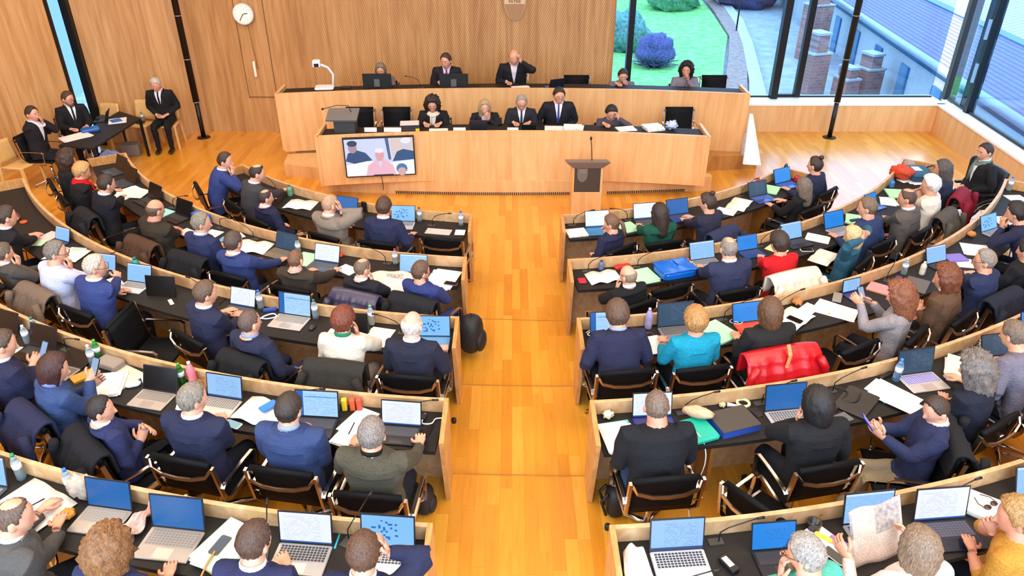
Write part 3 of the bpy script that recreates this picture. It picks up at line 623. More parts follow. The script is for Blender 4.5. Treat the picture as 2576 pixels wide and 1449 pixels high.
# ------------------------------------------------------------------ laptop
def screenmat(kind):
    key = ('scr', kind)
    if key in MATS: return MATS[key]
    N = NT('screen_'+kind); uv = N.n('TexCoord').outputs['UV']; sx = N.n('SeparateXYZ', Vector=uv); x, y = sx.outputs[0], sx.outputs[1]
    def rect(x0, x1, y0, y1): return N.math('MULTIPLY', N.math('MULTIPLY', N.math('GREATER_THAN', x, x0), N.math('LESS_THAN', x, x1)), N.math('MULTIPLY', N.math('GREATER_THAN', y, y0), N.math('LESS_THAN', y, y1)))
    def mix(f, a, b): return N.n('Mix', _data_type='RGBA', i0=f, i6=a if isinstance(a, bpy.types.NodeSocket) else lin(a), i7=b if isinstance(b, bpy.types.NodeSocket) else lin(b)).outputs[2]
    rows = N.math('GREATER_THAN', N.math('FRACT', N.math('MULTIPLY', y, 16.0)), .6)
    wn = N.n('TexWhiteNoise', _noise_dimensions='2D', Vector=N.n('CombineXYZ', X=N.math('FLOOR', N.math('MULTIPLY', x, 22.0)), Y=N.math('FLOOR', N.math('MULTIPLY', y, 16.0))).outputs[0]).outputs[0]
    words = N.math('MULTIPLY', rows, N.math('GREATER_THAN', wn, .45))
    st = 1.25
    if kind == 'white': c = mix(N.math('MULTIPLY', N.math('MULTIPLY', words, rect(.08, .8, .1, .92)), .35), 'e8effc', '8fa6d0'); c = mix(rect(0, 1, .0, .05), c, '2c5fae')
    elif kind == 'blue': c = mix(N.math('MULTIPLY', N.math('MULTIPLY', words, rect(.3, .75, .35, .75)), .5), '1a84e2', '0f5cb0')
    elif kind == 'sky': c = mix(N.math('MULTIPLY', words, .35), '8fc2f2', '5d9fe0'); c = mix(rect(0, 1, .93, 1), c, 'c9e2fa')
    elif kind == 'mail': c = mix(N.math('MULTIPLY', N.math('MULTIPLY', words, rect(.2, .97, .05, .9)), .45), 'a9d3f8', '4f95dc'); c = mix(rect(0, .17, 0, 1), c, '1a62b4'); c = mix(rect(.2, .99, .76, .79), c, '3f86cc')
    elif kind == 'doc': c = mix(N.math('MULTIPLY', N.math('MULTIPLY', words, rect(.25, .9, .08, .9)), .5), '93c1f0', '5784bd'); c = mix(rect(0, 1, 0, .07), c, '173f86')
    elif kind == 'dark': c = mix(N.math('MULTIPLY', N.math('MULTIPLY', words, rect(.35, .95, .2, .9)), .5), '2e4a63', '56789a')
    elif kind == 'navy': c = mix(N.math('MULTIPLY', words, .15), '0e62ac', '2280cc')
    elif kind == 'plates': c = mix(N.math('MULTIPLY', N.math('MULTIPLY', N.math('GREATER_THAN', wn, .8), rect(.1, .7, .2, .85)), 1.0), '7fbdf0', '1666b6')
    else: c = None
    if c is not None: N.set(Base_Color=(.01, .01, .012, 1), Emission_Color=c, Emission_Strength=st, Roughness=.3)
    else: N.set(Base_Color=lin('1a1614'), Roughness=.25)
    MATS[key] = N.m; return N.m
KEY = {}
def keymat(base, keyc):
    k = ('key', base, keyc)
    if k in MATS: return MATS[k]
    N = NT('keyboard_keys'); uv = N.n('TexCoord').outputs['UV']; sx = N.n('SeparateXYZ', Vector=uv)
    fx = N.math('FRACT', N.math('MULTIPLY', sx.outputs[0], 14.0)); fy = N.math('FRACT', N.math('MULTIPLY', sx.outputs[1], 6.0))
    f = N.math('MULTIPLY', N.math('GREATER_THAN', fx, .18), N.math('GREATER_THAN', fy, .2))
    N.set(Base_Color=N.n('Mix', _data_type='RGBA', i0=f, i6=lin(base), i7=lin(keyc)).outputs[2], Roughness=.5); MATS[k] = N.m; return N.m
def uvquad(pts, mat_, name, par, th=.001):
    b = MB(); b.add(pts, [(0, 1, 2, 3)]); me = b.mesh(name, mat_); uvl = me.uv_layers.new(name='UVMap')
    for i, c in enumerate(((0, 0), (1, 0), (1, 1), (0, 1))): uvl.data[i].uv = c
    return obj(name, me, par)
LP = {}
def laptop(x, y, z, face, label, scr='white', body='9a9c9f', key='2c2c2e', w_=.325, opn=112, group=None, yaw=0):
    k = (scr, body, key, w_, opn); rz = math.atan2(-face[0], face[1])+math.radians(yaw)
    if k in LP: return dup(LP[k], (x, y, z), rz, label, group)
    t = thing('laptop', label, 'laptop', (x, y, z), rz, group); LP[k] = t; d = w_*.68; m = plain(body, .35, .5, name='laptop_metal')
    b = MB(); b.box((0, 0, .008), (w_, d, .014), bev=.012); b.build('base', m, t)
    uvquad([(-w_*.44, -d*.06, .0158), (w_*.44, -d*.06, .0158), (w_*.44, d*.42, .0158), (-w_*.44, d*.42, .0158)], keymat(body, key), 'keyboard', t)
    b = MB(); b.box((0, -d*.29, .0155), (w_*.32, d*.33, .001)); b.build('trackpad', plain(body, .2, .5, name='trackpad_metal', var=.05), t)
    a = math.radians(opn); ly = math.cos(pi-a); lz = math.sin(a); h = d*.97; P = lambda u, v, o: (u*w_, d/2+v*h*ly+o*lz*1.0, .014+v*h*lz-o*ly)
    b = MB(); b.add([P(-.5, 0, 0), P(.5, 0, 0), P(.5, 1, 0), P(-.5, 1, 0), P(-.5, 0, .008), P(.5, 0, .008), P(.5, 1, .008), P(-.5, 1, .008)], [(0, 1, 2, 3), (7, 6, 5, 4), (0, 4, 5, 1), (1, 5, 6, 2), (2, 6, 7, 3), (3, 7, 4, 0)]); lid = b.build('lid', plain('1b1f2a', .4, name='lid_bezel') if body != 'e' else m, t)
    uvquad([P(-.475, .05, -.0012), P(.475, .05, -.0012), P(.475, .965, -.0012), P(-.475, .965, -.0012)], screenmat(scr), 'display', lid)
    return t
def monitor(x, y, z, face, label, w_=.52):
    rz = math.atan2(-face[0], face[1]); t = thing('desk_monitor', label, 'monitor', (x, y, z), rz)
    b = MB(); b.box((0, 0, .125), (w_, .035, .26)); b.build('screen_body', M_BLACK, t)
    b = MB(); b.box((0, .03, .10), (.10, .04, .13)); b.build('stand_plate', plain('5c5a58', .4), t); b = MB(); b.box((0, .05, .006), (.24, .16, .012), bev=.02); b.build('foot', M_BLACK, t); return t
# ------------------------------------------------------------------ small things
def seatdir(sd, x, y):
    c = cen(sd); return nrm((c[0]-x, c[1]-y))
def bottle(x, y, z, label, col='cfe4ee', cap='2a7fd0', h=.22, r=.032, opaque=False):
    t = thing('drink_bottle', label, 'bottle', (x, y, z)); m = plain(col, .1, 0, name='bottle_plastic', trans=0 if opaque else .85) if not opaque else plain(col, .35, name='bottle_paint')
    b = MB(); b.lathe([(r*.9, 0), (r, .01), (r, h*.35), (r*.93, h*.4), (r, h*.45), (r, h*.68), (r*.55, h*.86), (r*.38, h*.9)], n=14); b.build('bottle_body', m, t)
    b = MB(); b.lathe([(r*.42, h*.9), (r*.42, h), (r*.3, h)], n=12); b.build('cap', plain(cap, .4), t)
    if not opaque: b = MB(); b.lathe([(r*1.01, h*.46), (r*1.01, h*.66)], n=14); b.build('bottle_label', plain('e6e9f2', .5), t)
    return t
MSIDE = {}
def mic(x, y, z, face, label, side=0):
    rz = math.atan2(-face[0], face[1]); t = thing('gooseneck_microphone', label, 'microphone', (x, y, z), rz, 'desk gooseneck microphones'); e = side; MSIDE[t.name] = side
    b = MB(); b.box((0, 0, .004), (.10, .055, .008)); b.build('socket_plate', plain('3a3836', .5), t)
    b = MB(); b.tube([(e*.02, 0, .008), (e*.02, .0, .09), (e*.06, -.02, .15), (e*.14, -.03, .19), (e*.24, -.02, .21)], .0045, 6); b.build('gooseneck', M_BLACK, t)
    b = MB(); b.tube([(e*.24, -.02, .21), (e*.29, -.02, .215)], [.008, .010], 8); b.build('microphone_head', M_BLACK, t); return t
def sheetstack(x, y, z, rz, label, w_=.21, l_=.297, h=.004, col='eeeae6', cat='papers', name='paper_sheets', n=1, cover=None):
    b = MB(); r = random.Random(label)
    if n == 1: b.box((0, 0, h/2), (w_, l_, h)); 
    else:
        for i in range(n): b.box((r.uniform(-.02, .02), r.uniform(-.02, .02), h*(i+.5)/n), (w_, l_, h/n*.9), rz=r.uniform(-.12, .12))
    N = papermat(col); o = b.build(name, N, None, (x, y, z), rz)
    if cover: c2 = MB(); c2.box((0, 0, h+.001), (w_*1.02, l_*1.02, .002)); c2.build('cover', plain(cover, .6), o)
    return tag(o, label, cat)
def papermat(col, news=False):
    k = ('paper', col, news)
    if k in MATS: return MATS[k]
    N = NT('printed_paper'); co = N.n('TexCoord').outputs['Object']; sx = N.n('SeparateXYZ', Vector=co); x, y = sx.outputs[0], sx.outputs[1]
    if col in ('eeeae6', 'e4dccf', 'f2efe9') or news:
        rows = N.math('GREATER_THAN', N.math('FRACT', N.math('MULTIPLY', y, 110.0 if not news else 200.0)), .5)
        wn = N.n('TexWhiteNoise', _noise_dimensions='2D', Vector=N.n('CombineXYZ', X=N.math('FLOOR', N.math('MULTIPLY', x, 90.0 if not news else 160.0)), Y=N.math('FLOOR', N.math('MULTIPLY', y, 110.0 if not news else 200.0))).outputs[0]).outputs[0]
        f = N.math('MULTIPLY', N.math('MULTIPLY', rows, N.math('GREATER_THAN', wn, .4)), .3 if not news else .4)
        f = N.math('MULTIPLY', f, N.math('GREATER_THAN', N.n('TexNoise', Vector=co, Scale=9.0).outputs[0], .48 if not news else .4))
        if news:
            pic = N.n('TexWhiteNoise', _noise_dimensions='2D', Vector=N.n('CombineXYZ', X=N.math('FLOOR', N.math('MULTIPLY', x, 11.0)), Y=N.math('FLOOR', N.math('MULTIPLY', y, 9.0))).outputs[0]).outputs[0]
            f = N.math('MAXIMUM', f, N.math('MULTIPLY', N.math('GREATER_THAN', pic, .84), N.math('MULTIPLY', N.n('TexNoise', Vector=co, Scale=40.0).outputs[0], 1.2)))
        N.set(Base_Color=N.n('Mix', _data_type='RGBA', i0=f, i6=lin(col), i7=lin('6a6a72')).outputs[2], Roughness=.75)
    else: N.set(Base_Color=lin(col), Roughness=.7)
    MATS[k] = N.m; return N.m
def notebook(x, y, z, rz, label, w_=.21, l_=.29, gut=True, col='f2efe9', name='open_notebook', cat='notebook', th=.018):
    def fn(u, v):
        a = (u-.5)*2; return (a*w_, (v-.5)*l_, .004+th*(1-abs(abs(a)-.45))*abs(math.sin(abs(a)*pi*.9+.15)))
    b = MB(); b.grid(fn, 20, 2, .003); t = b.build(name, papermat(col), None, (x, y, z), rz); return tag(t, label, cat)
def phone(x, y, z, rz, label, col='0e0e10', scr=None, stand=False):
    t = thing('mobile_phone', label, 'phone', (x, y, z), rz); b = MB(); b.box((0, 0, .005), (.075, .155, .009), bev=.012); b.build('phone_body', plain(col, .3), t)
    b = MB(); b.box((0, 0, .0102), (.068, .142, .001), bev=.009); b.build('phone_screen', emi(scr, .9) if scr else plain('08080a', .12), t)
    return t
def cable(P, label, col='e6e4e0', r=.0035, name='cable', cat='cable'):
    Q = []; P = [np.array(p, float) for p in P]
    for i in range(len(P)-1):
        p0, p1, p2, p3 = P[max(i-1, 0)], P[i], P[i+1], P[min(i+2, len(P)-1)]
        for k in range(6):
            t = k/6; Q.append(.5*(2*p1+(p2-p0)*t+(2*p0-5*p1+4*p2-p3)*t*t+(3*p1-p0-3*p2+p3)*t**3))
    Q.append(P[-1]); b = MB(); b.tube(Q, r, 6); return tag(b.build(name, plain(col, .5)), label, cat)
# ------------------------------------------------------------------ people
SK = {'a': 'dba588', 'b': 'd0967a', 'c': 'e2b09a', 'd': 'b87c5e'}
def RZ(a): c, s = math.cos(a), math.sin(a); return np.array(((c, -s, 0), (s, c, 0), (0, 0, 1.)))
def RX(a): c, s = math.cos(a), math.sin(a); return np.array(((1, 0, 0), (0, c, -s), (0, s, c)))
def RY(a): c, s = math.cos(a), math.sin(a); return np.array(((c, 0, s), (0, 1, 0), (-s, 0, c)))
def headshape(d):      # unit directions -> skull and face surface, +Y is the face
    x, y, z = d[..., 0], d[..., 1], d[..., 2]
    t = np.clip(-z, 0, 1); X = .075*x*(1-.34*t**1.4); Y = .092*y+.008*t-.0*x; Z = .112*z
    Y = np.where(y < 0, Y*(1-.32*t), Y); Y = Y-.006*(y > .8)*1.0*np.clip((y-.8)/.2, 0, 1)+.010*np.exp(-((z+.78)**2)/.03)*np.clip(y+.2, 0, 1)
    return np.stack([X, Y, Z], -1)
def headgrid(n=28, m=20):
    th = np.linspace(.02, pi-.02, m+1)[:, None]; ph = np.linspace(0, 2*pi, n, endpoint=False)[None]
    return np.stack([np.sin(th)*np.cos(ph), np.sin(th)*np.sin(ph), np.cos(th)*np.ones_like(ph)], -1)
def gridfaces(n, m): return [(j*n+i, (j+1)*n+i, (j+1)*n+(i+1) % n, j*n+(i+1) % n) for j in range(m) for i in range(n)]
HAIR = {  # thickness, lower line at the back, fringe height, length down, curl, bald top
 'short': (.013, -.62, .50, 0, .002, 0), 'buzz': (.005, -.6, .62, 0, 0, 0), 'ring': (.009, -.6, .5, 0, .001, 1), 'balding': (.007, -.6, .6, 0, .001, .5),
 'thick': (.026, -.7, .42, 0, .005, 0), 'bob': (.026, -1.4, .45, .05, .004, 0), 'long': (.024, -1.4, .45, .16, .006, 0), 'curly': (.045, -1.4, .40, .05, .018, 0), 'curlylong': (.05, -1.4, .45, .12, .02, 0), 'bun': (.016, -.72, .55, 0, .002, 0), 'pony': (.014, -.72, .55, 0, .002, 0)}
def hairmesh(style, rng, sc):
    T, low, fr, ln, cu, bald = HAIR[style]; n, m = 44, 30; d = headgrid(n, m); p = headshape(d); x, y, z = d[..., 0], d[..., 1], d[..., 2]
    ee = ln == 0 and T < .03
    line = np.interp(y, [-1, -.35, -.2, 0, .16, .3, .44, .56, .65, .8, 1], [low, low+.08, -.30 if ee else low+.1, .14 if ee else low+.12, .02 if ee else low+.15, .10 if ee else -.9, .40 if ee else 0, .70, .78, 1.2, 1.5])-(.5-fr)*.2
    line = line+.05*np.sin(9*np.arctan2(x, y)+rng.uniform(0, 6))
    mk = sst((z-line)/.14+.5); ph = rng.uniform(0, 6, 8)
    ns = np.sin(22*x+ph[0])*np.sin(19*y+ph[1])*np.sin(17*z+ph[2])+.6*np.sin(41*x+ph[3]+7*z)*np.sin(37*y+ph[4])
    st = np.sin(34*np.arctan2(x, y-.2)+5*z+ph[5])*.0022
    th = T*(1-.25*np.clip(-z, 0, 1))+cu*ns+st
    if bald: 
        top = np.exp(-(((x)**2+(y+.18)**2)/.22)) if bald < 1 else sst((z-.28)/.2)
        mk = mk*(1-sst(top*(1.35 if bald < 1 else 1)*(z > 0)))
    th = th*mk-.020*(1-mk)
    p = p+d*th[..., None]
    if ln:
        dn = sst((.1-z)/.9)*mk*(y < .55); p[..., 2] -= ln*dn; p[..., :2] *= (1+.10*dn)[..., None]; p[..., 1] -= .01*dn
    V = p.reshape(-1, 3); Fs = gridfaces(n, m); Fs += [tuple(range(n)), tuple(m*n+k for k in range(n))[::-1]]
    return V, Fs
def handmesh(W, f, nrm_, side, curl, sc=1.0):
    f = nrm(f); n_ = nrm(np.array(nrm_)-f*np.dot(nrm_, f)); t = -side*np.cross(f, n_); b = MB()
    def ring(P, R, k=10):
        V = []
        for p, (ra, rb) in zip(P, R):
            for i in range(k): a = 2*pi*i/k; V.append(p+t*ra*math.cos(a)+n_*rb*math.sin(a))
        b.add(V, [(i*k+j, i*k+(j+1) % k, (i+1)*k+(j+1) % k, (i+1)*k+j) for i in range(len(P)-1) for j in range(k)]+[tuple(range(k)), tuple((len(P)-1)*k+j for j in range(k))[::-1]])
    ring([W-f*.03, W, W+f*.045, W+f*.082, W+f*.098], [(.026, .021), (.028, .019), (.040, .017), (.041, .014), (.030, .009)])
    for o, L in ((.031, .070), (.0105, .080), (-.0105, .076), (-.031, .060)):
        p = W+f*(.088-.08*abs(o))+t*o; P = [p]; an = .0
        for kx, fr in ((.35, .46), (1.0, .30), (1.5, .24)):
            a = curl*kx; dr = f*math.cos(a)-n_*math.sin(a)+t*o*1.6; p = p+nrm(dr)*L*fr; P.append(p)
        b.tube(P, [.0098, .0092, .0085, .0062], 8)
    p0 = W+f*.025+t*.024; p1 = p0+nrm(f*.55+t*.8-n_*.25)*.038; p2 = p1+nrm(f*.85+t*.35-n_*.3*curl)*.03; p3 = p2+nrm(f*.9+t*.1-n_*.4*curl)*.024
    b.tube([p0, p1, p2, p3], [.014, .012, .0105, .0075], 8); return b
PEOPLE = []
SPECS = []
def spine(lean, s, head, sidelean):
    a = math.radians(lean); seg = [.09, .12, .13, .15, .11, .05, .035]; an = [0, .35, .75, 1.0, 1.1, 1.15, 1.2]
    P = [np.array((0, -.03, .455))]; sl = math.radians(sidelean)
    for L, w_ in zip(seg, an): P.append(P[-1]+L*s*np.array((math.sin(sl*w_), math.sin(a*w_)*math.cos(sl*w_), math.cos(a*w_))))
    yaw, pitch = math.radians(-head[0]), math.radians(head[1]); HR = RZ(yaw)@RX(-pitch*.9)@RY(sl*.5); nb = P[-1]
    hd = nrm(np.array((math.sin(sl), math.sin(a*.6+pitch*.35), math.cos(a*.6+pitch*.35)))); HC = nb+hd*.128*s+np.array((0, .018+.0006*head[1], 0))
    return P, HR, nb, hd, HC
def turned(fc, turn): tn = -math.radians(turn); return np.array((fc[0]*math.cos(tn)-fc[1]*math.sin(tn), fc[0]*math.sin(tn)+fc[1]*math.cos(tn)))
def person(sd, k, hx, hy, short, hair, hc, kind, col, LH='d', RH='d', lean=12, turn=0, head=(0, 14), s=1.0, tr='191b26', sk='a', floor=None, face=None, girth=1.0, glasses=0, facef=0, inner='d9dbe6', tie=None, chair=True, collar=None, bare=0, hz=None, legs=(0, 0), sidelean=0, extra=None, voxel=None, tz=TZ, py=None, nudge=(0, 0)):
    q = dict(locals()); q['lean'] = lean*.42-1; q['s'] = s*.955; solve(q); SPECS.append(q)
def room_behind(q, loc):      # how far the hips sit behind the desk's sitting edge, with the room there is
    if q['sd'] in 'LR': c = cen(q['sd']); return math.hypot(loc[0]-c[0], loc[1]-c[1])-rad(q['sd'], q['k'])-DEP, (.185, .375)
    if q['sd'] in 'PU': R_, y_ = (18, 12.262) if q['sd'] == 'P' else (24, 13.922); return loc[1]-(y_-(R_-math.sqrt(R_*R_-loc[0]**2))), (.24, .36)
    return .3, (.0, 1)
def solve(q):
    fl = q['floor'] if q['floor'] is not None else fz(q['k'])
    for it in range(7):
        P, HR, nb, hd, HC = spine(q['lean'], q['s'], q['head'], q['sidelean'])
        if q['py']: wx, zz_ = atY(q['hx'], q['hy'], q['py']); wy = q['py']; fl = max(.02, zz_-HC[2])
        else: wx, wy = atz(q['hx'], q['hy'], fl+HC[2])
        base = nrm(q['face']) if q['face'] is not None else seatdir(q['sd'], wx, wy); fc = turned(base, q['turn']); off = RZ(math.atan2(-fc[0], fc[1]))@HC
        loc = np.array((wx-off[0], wy-off[1], fl)); r, (lo, hi) = room_behind(q, loc)
        if q['sd'] == 'X' or lo <= r <= hi: break
        dl = (lo-r) if r < lo else (hi-r)      # >0: hips go back and the trunk leans forward
        if r > hi and q['lean'] < -5: q['s'] = max(q['s']*.97, .84)
        q['lean'] = float(np.clip(q['lean']+math.degrees(dl/.62), -7, 34))
    r, (lo, hi) = room_behind(q, loc)
    if q['sd'] != 'X': loc[:2] -= base*(min(max(r, lo), hi)-r)
    loc[:2] += q['nudge']; q.update(fl=fl, loc=loc, fc=fc)
def relax():
    for sd in 'LR':
        for k in range(1, 6):
            S_ = sorted([q for q in SPECS if q['sd'] == sd and q['k'] == k], key=lambda q: ang(sd, *q['loc'][:2])); c = cen(sd); R = rad(sd, k); sg = -1 if sd == 'L' else 1
            A = [ang(sd, *q['loc'][:2]) for q in S_]; rr = [math.hypot(q['loc'][0]-c[0], q['loc'][1]-c[1]) for q in S_]
            for it in range(60):
                if A and A[0]*rr[0] < .92: A[0] = .92/rr[0] if it < 59 else A[0]
                for i in range(len(A)-1):
                    need = .645/min(rr[i], rr[i+1])
                    if A[i+1]-A[i] < need: e = (need-(A[i+1]-A[i]))/2; A[i] -= e; A[i+1] += e
            for q, a, r in zip(S_, A, rr): q['loc'][:2] = (c[0]+sg*r*math.sin(a), c[1]-r*math.cos(a)); q['fc'] = turned(seatdir(sd, *q['loc'][:2]), q['turn'])
def build_all():
    relax()
    for q in SPECS: build(**{k_: v for k_, v in q.items()})
def build(loc, fc, fl, sd, k, hx, hy, short, hair, hc, kind, col, LH='d', RH='d', lean=12, turn=0, head=(0, 14), s=1.0, tr='191b26', sk='a', floor=None, face=None, girth=1.0, glasses=0, facef=0, inner='d9dbe6', tie=None, chair=True, collar=None, bare=0, hz=None, legs=(0, 0), sidelean=0, extra=None, voxel=None, tz=TZ, py=None, nudge=(0, 0), **_):
    girth = girth*1.1; hs = s*1.18; a = math.radians(lean)
    P, HR, nb, hd, HC = spine(lean, s, head, sidelean); sl = math.radians(sidelean)
    if py: tz = tz-fl
    rz = math.atan2(-fc[0], fc[1]); R = RZ(rz)
    toloc = lambda w_: R.T@(np.array(w_)-loc)
    shirtlike = kind in ('shirt', 'tee'); pad = .012 if kind == 'suit' else .006
    g = girth*s; cl = []; b = MB()
    TR = [(.165, .125), (.172, .13), (.165, .125), (.158, .12), (.186, .128), (.188, .116), (.142, .094), (.072, .066)]
    TR = [((rx+pad)*g, (ry+pad*.6)*g) for rx, ry in TR]; TR[-1] = (.070*s, .064*s)
    b.tube(P, TR, 24, up=(0, 1, 0))
    for i in range(len(P)-1): cl.append((P[i], P[i+1] if i < len(P)-2 else P[i]*.4+P[i+1]*.6, TR[i][1]*1.15, TR[i+1][1]*(1.15 if i < len(P)-2 else .35), 'top'))
    b.tube([nb-hd*.06, nb+hd*.02, HC-hd*.04*s], [.076*s*girth**.5, .068*s*girth**.5, .066*s*girth**.5], 14); cl.append((nb-hd*.012, HC-hd*.05, .064, .060, 'skin')); cl.append((HC, HC+HR@np.array((0, .0, -.02)), .105, .105, 'skin'))
    hg = headgrid(); hp = (headshape(hg)*hs).reshape(-1, 3)@HR.T+HC; n, m = 28, 20; b.add(hp, gridfaces(n, m)+[tuple(range(n)), tuple(m*n+i for i in range(n))[::-1]])
    H = lambda x, y, z: HC+HR@(np.array((x, y, z))*hs)
    b.tube([H(0, .080, .02), H(0, .093, -.012), H(0, .102, -.028), H(0, .088, -.038)], [.009, .010, .0125, .010], 8)
    for q in (-1, 1): b.ball(H(q*.080, -.006, -.010), (.015, .021, .034), 8, 6); cl.append((H(q*.076, -.002, -.03), H(q*.076, 0, .02), .03, .03, 'skin'))
    if kind == 'suit': b.tube([P[-2]+np.array((.092*s*math.cos(t), -.008+.086*s*math.sin(t), .018-.012*math.sin(t))) for t in np.linspace(0, 2*pi, 14, endpoint=False)], .017*s, 7, closed=True)
    hands = []
    for q, tg in ((-1, LH), (1, RH)):
        Sh = P[5]*.75+P[6]*.25+np.array((q*.170*g+q*.004, 0, -.012)); cur = .45; nv = np.array((0, 0, 1.)); pole = np.array((q*.42, -.35, -.85))
        if tg == 'd': C = np.array((q*.10, .35, tz+.030)); f = np.array((-q*.35, .9, 0))
        elif tg == 'f': C = H(q*.045, .115, -.075); f = np.array((-q*.25, .35, .9)); nv = np.array((q*.8, .6, 0)); cur = 1.1; pole = np.array((q*.9, .5, -.9))
        elif tg == 'h': C = H(q*.085, .06, .03); f = np.array((-q*.3, .1, .9)); nv = np.array((q*.9, .4, 0)); cur = .7; pole = np.array((q*1., .3, -.6))
        elif tg == 'b': C = H(q*.03, -.125, .02); f = np.array((-q*.95, .1, .25)); nv = np.array((0, -1, .1)); cur = .5; pole = np.array((q*1., .2, .2))
        elif tg == 'l': C = np.array((q*.06, .18, .655)); f = np.array((-q*.6, .8, -.1)); cur = .5
        elif tg == 'c': C = np.array((-q*.05, .24+.03*q, .80)); f = np.array((-q*.95, .25, 0)); nv = np.array((0, .8, .5)); cur = .6; pole = np.array((q*.9, .0, -.8))
        elif tg == 'p': C = np.array((q*.035, .34, .90)); f = np.array((-q*.25, .75, .5)); nv = np.array((q*.8, .3, -.3)); cur = .8
        elif tg == 's': C = np.array((q*.26, .22, .60)); f = np.array((q*.05, .95, -.1)); cur = .4
        else:
            zz = fl+TZ+.03 if len(tg) == 2 else fl+tg[2]; C = toloc((*atz(tg[0], tg[1], zz), zz)); f = C-Sh; f[2] *= .15; f[0] -= q*.12
            if len(tg) == 3: f = C-Sh; f[2] = abs(f[2])+.1; nv = np.array((q*.8, -.2, .3)); cur = .9
        f = nrm(f); W = C-f*.085; D = np.linalg.norm(W-Sh); L1, L2 = .285*s, .262*s
        if D > (L1+L2)*.99: W = Sh+(W-Sh)/D*(L1+L2)*.99; D = (L1+L2)*.99
        if D < .1: W = Sh+nrm(W-Sh)*.1; D = .1
        u = (W-Sh)/D; pr = (L1*L1-L2*L2+D*D)/(2*D); hh = math.sqrt(max(0, L1*L1-pr*pr)); pp = nrm(pole-u*np.dot(pole, u)); E = Sh+u*pr+pp*hh
        ap = .012 if kind == 'suit' else .006; slv = kind not in ('tee',); fo = nrm(W-E)
        b.tube([Sh-np.array((q*.07, 0, .0)), Sh+(0, 0, .004), Sh*.7+E*.3, E*.92+Sh*.08, E, E*.55+W*.45, W-fo*.005], [(.062+ap)*g, (.065+ap)*g, (.058+ap)*g, .053+ap, .050+ap, .042+ap*.9, (.030+ap*.8) if slv and not bare else .024], 14)
        cl.append((Sh, E, .06, .05, 'top')); X1 = E+(W-E)*(.30 if bare else .90); cl.append((E, X1, .048, .036, 'top')); cl.append((X1+fo*.03, W, .034, .030, 'skin' if bare else ('inner' if kind == 'suit' else 'top')))
        hands.append(handmesh(W, f if tg in ('d', 'f', 'h', 'b', 'l', 'c', 'p', 's') else nrm(f), nv, q, cur))
        lx, cross = legs
        hip = np.array((q*.085, -.0, .525)); kn = np.array((q*.13+lx, .40, .53)); ak = np.array((q*.12+lx, .38, .09))
        if cross and q == 1: kn = np.array((-.02+lx, .44, .60)); ak = np.array((-.28+lx, .52, .26))
        hip, kn = hip*s, kn*s
        b.tube([hip-(0, .05, 0), hip+(0, .08, 0), kn*.6+hip*.4, kn, kn*.94+ak*.06, kn*.5+ak*.5, ak], [.09*g, .092*g, .08*g, .064, .062, .052, .045], 14)
        cl.append((hip+np.array((0, .06, -.02)), kn, .085, .062, 'tr')); cl.append((kn, ak, .06, .048, 'tr'))
        ft = np.array((0, 1., 0)) if not (cross and q == 1) else nrm((-.5, .6, -.4)); dz = np.array((0, 0, -.045)) if not (cross and q == 1) else np.zeros(3)
        b.tube([ak+dz-ft*.05, ak+dz+ft*.06, ak+dz+ft*.15, ak+dz+ft*.19], [(.042, .040), (.046, .040), (.044, .030), (.025, .018)], 12, up=(0, 0, 1)); cl.append((ak+dz-ft*.04+(0, 0, -.01), ak+dz+ft*.17, .045, .04, 'shoe'))
    col_ = cloth(col, 1 if kind == 'knit' else 0); inner_ = cloth(inner); tie_ = cloth(tie) if tie else inner_
    me = mesh_np('person', b.v, b.f, [])
    o = obj('person', me, None, tuple(loc), rz)
    md = o.modifiers.new('r', 'REMESH'); md.mode = 'VOXEL'; md.voxel_size = voxel or (.0105 if k in (1, 2) or sd in 'PUX' else .009)
    sm = o.modifiers.new('s', 'SMOOTH'); sm.factor = .5; sm.iterations = 2
    PEOPLE.append(dict(o=o, cl=cl, P=P, HC=HC, HR=HR, hands=hands, kind=kind, mats=[skin(SK[sk]), col_, inner_, tie_, cloth(tr), plain('17130f', .4, name='dark_shoe')], hair=hair, hc=hc, s=s, hs=hs, g=g, glasses=glasses, facef=facef, H=H, nb=nb, hd=hd, collar=collar, short=short, loc=loc, rz=rz, fc=fc, fl=fl, sd=sd, k=k, chair=chair, front=facef, tie=tie, extra=extra, colr=col, innerc=inner))
    side = {'L': 'row left of aisle', 'R': 'row right of aisle'}.get(sd); lab = short+(', %s %s' % (ORD[k-1], side) if side else {'P': ', lower podium bench', 'U': ', upper podium bench', 'X': ''}[sd])
    tag(o, lab, 'person', 'members seated in the hall' if side else 'people at the podium and side table'); return PEOPLE[-1]
TOPS = []       # things lying on the desks: (centre, x axis, half width, half length, top height)
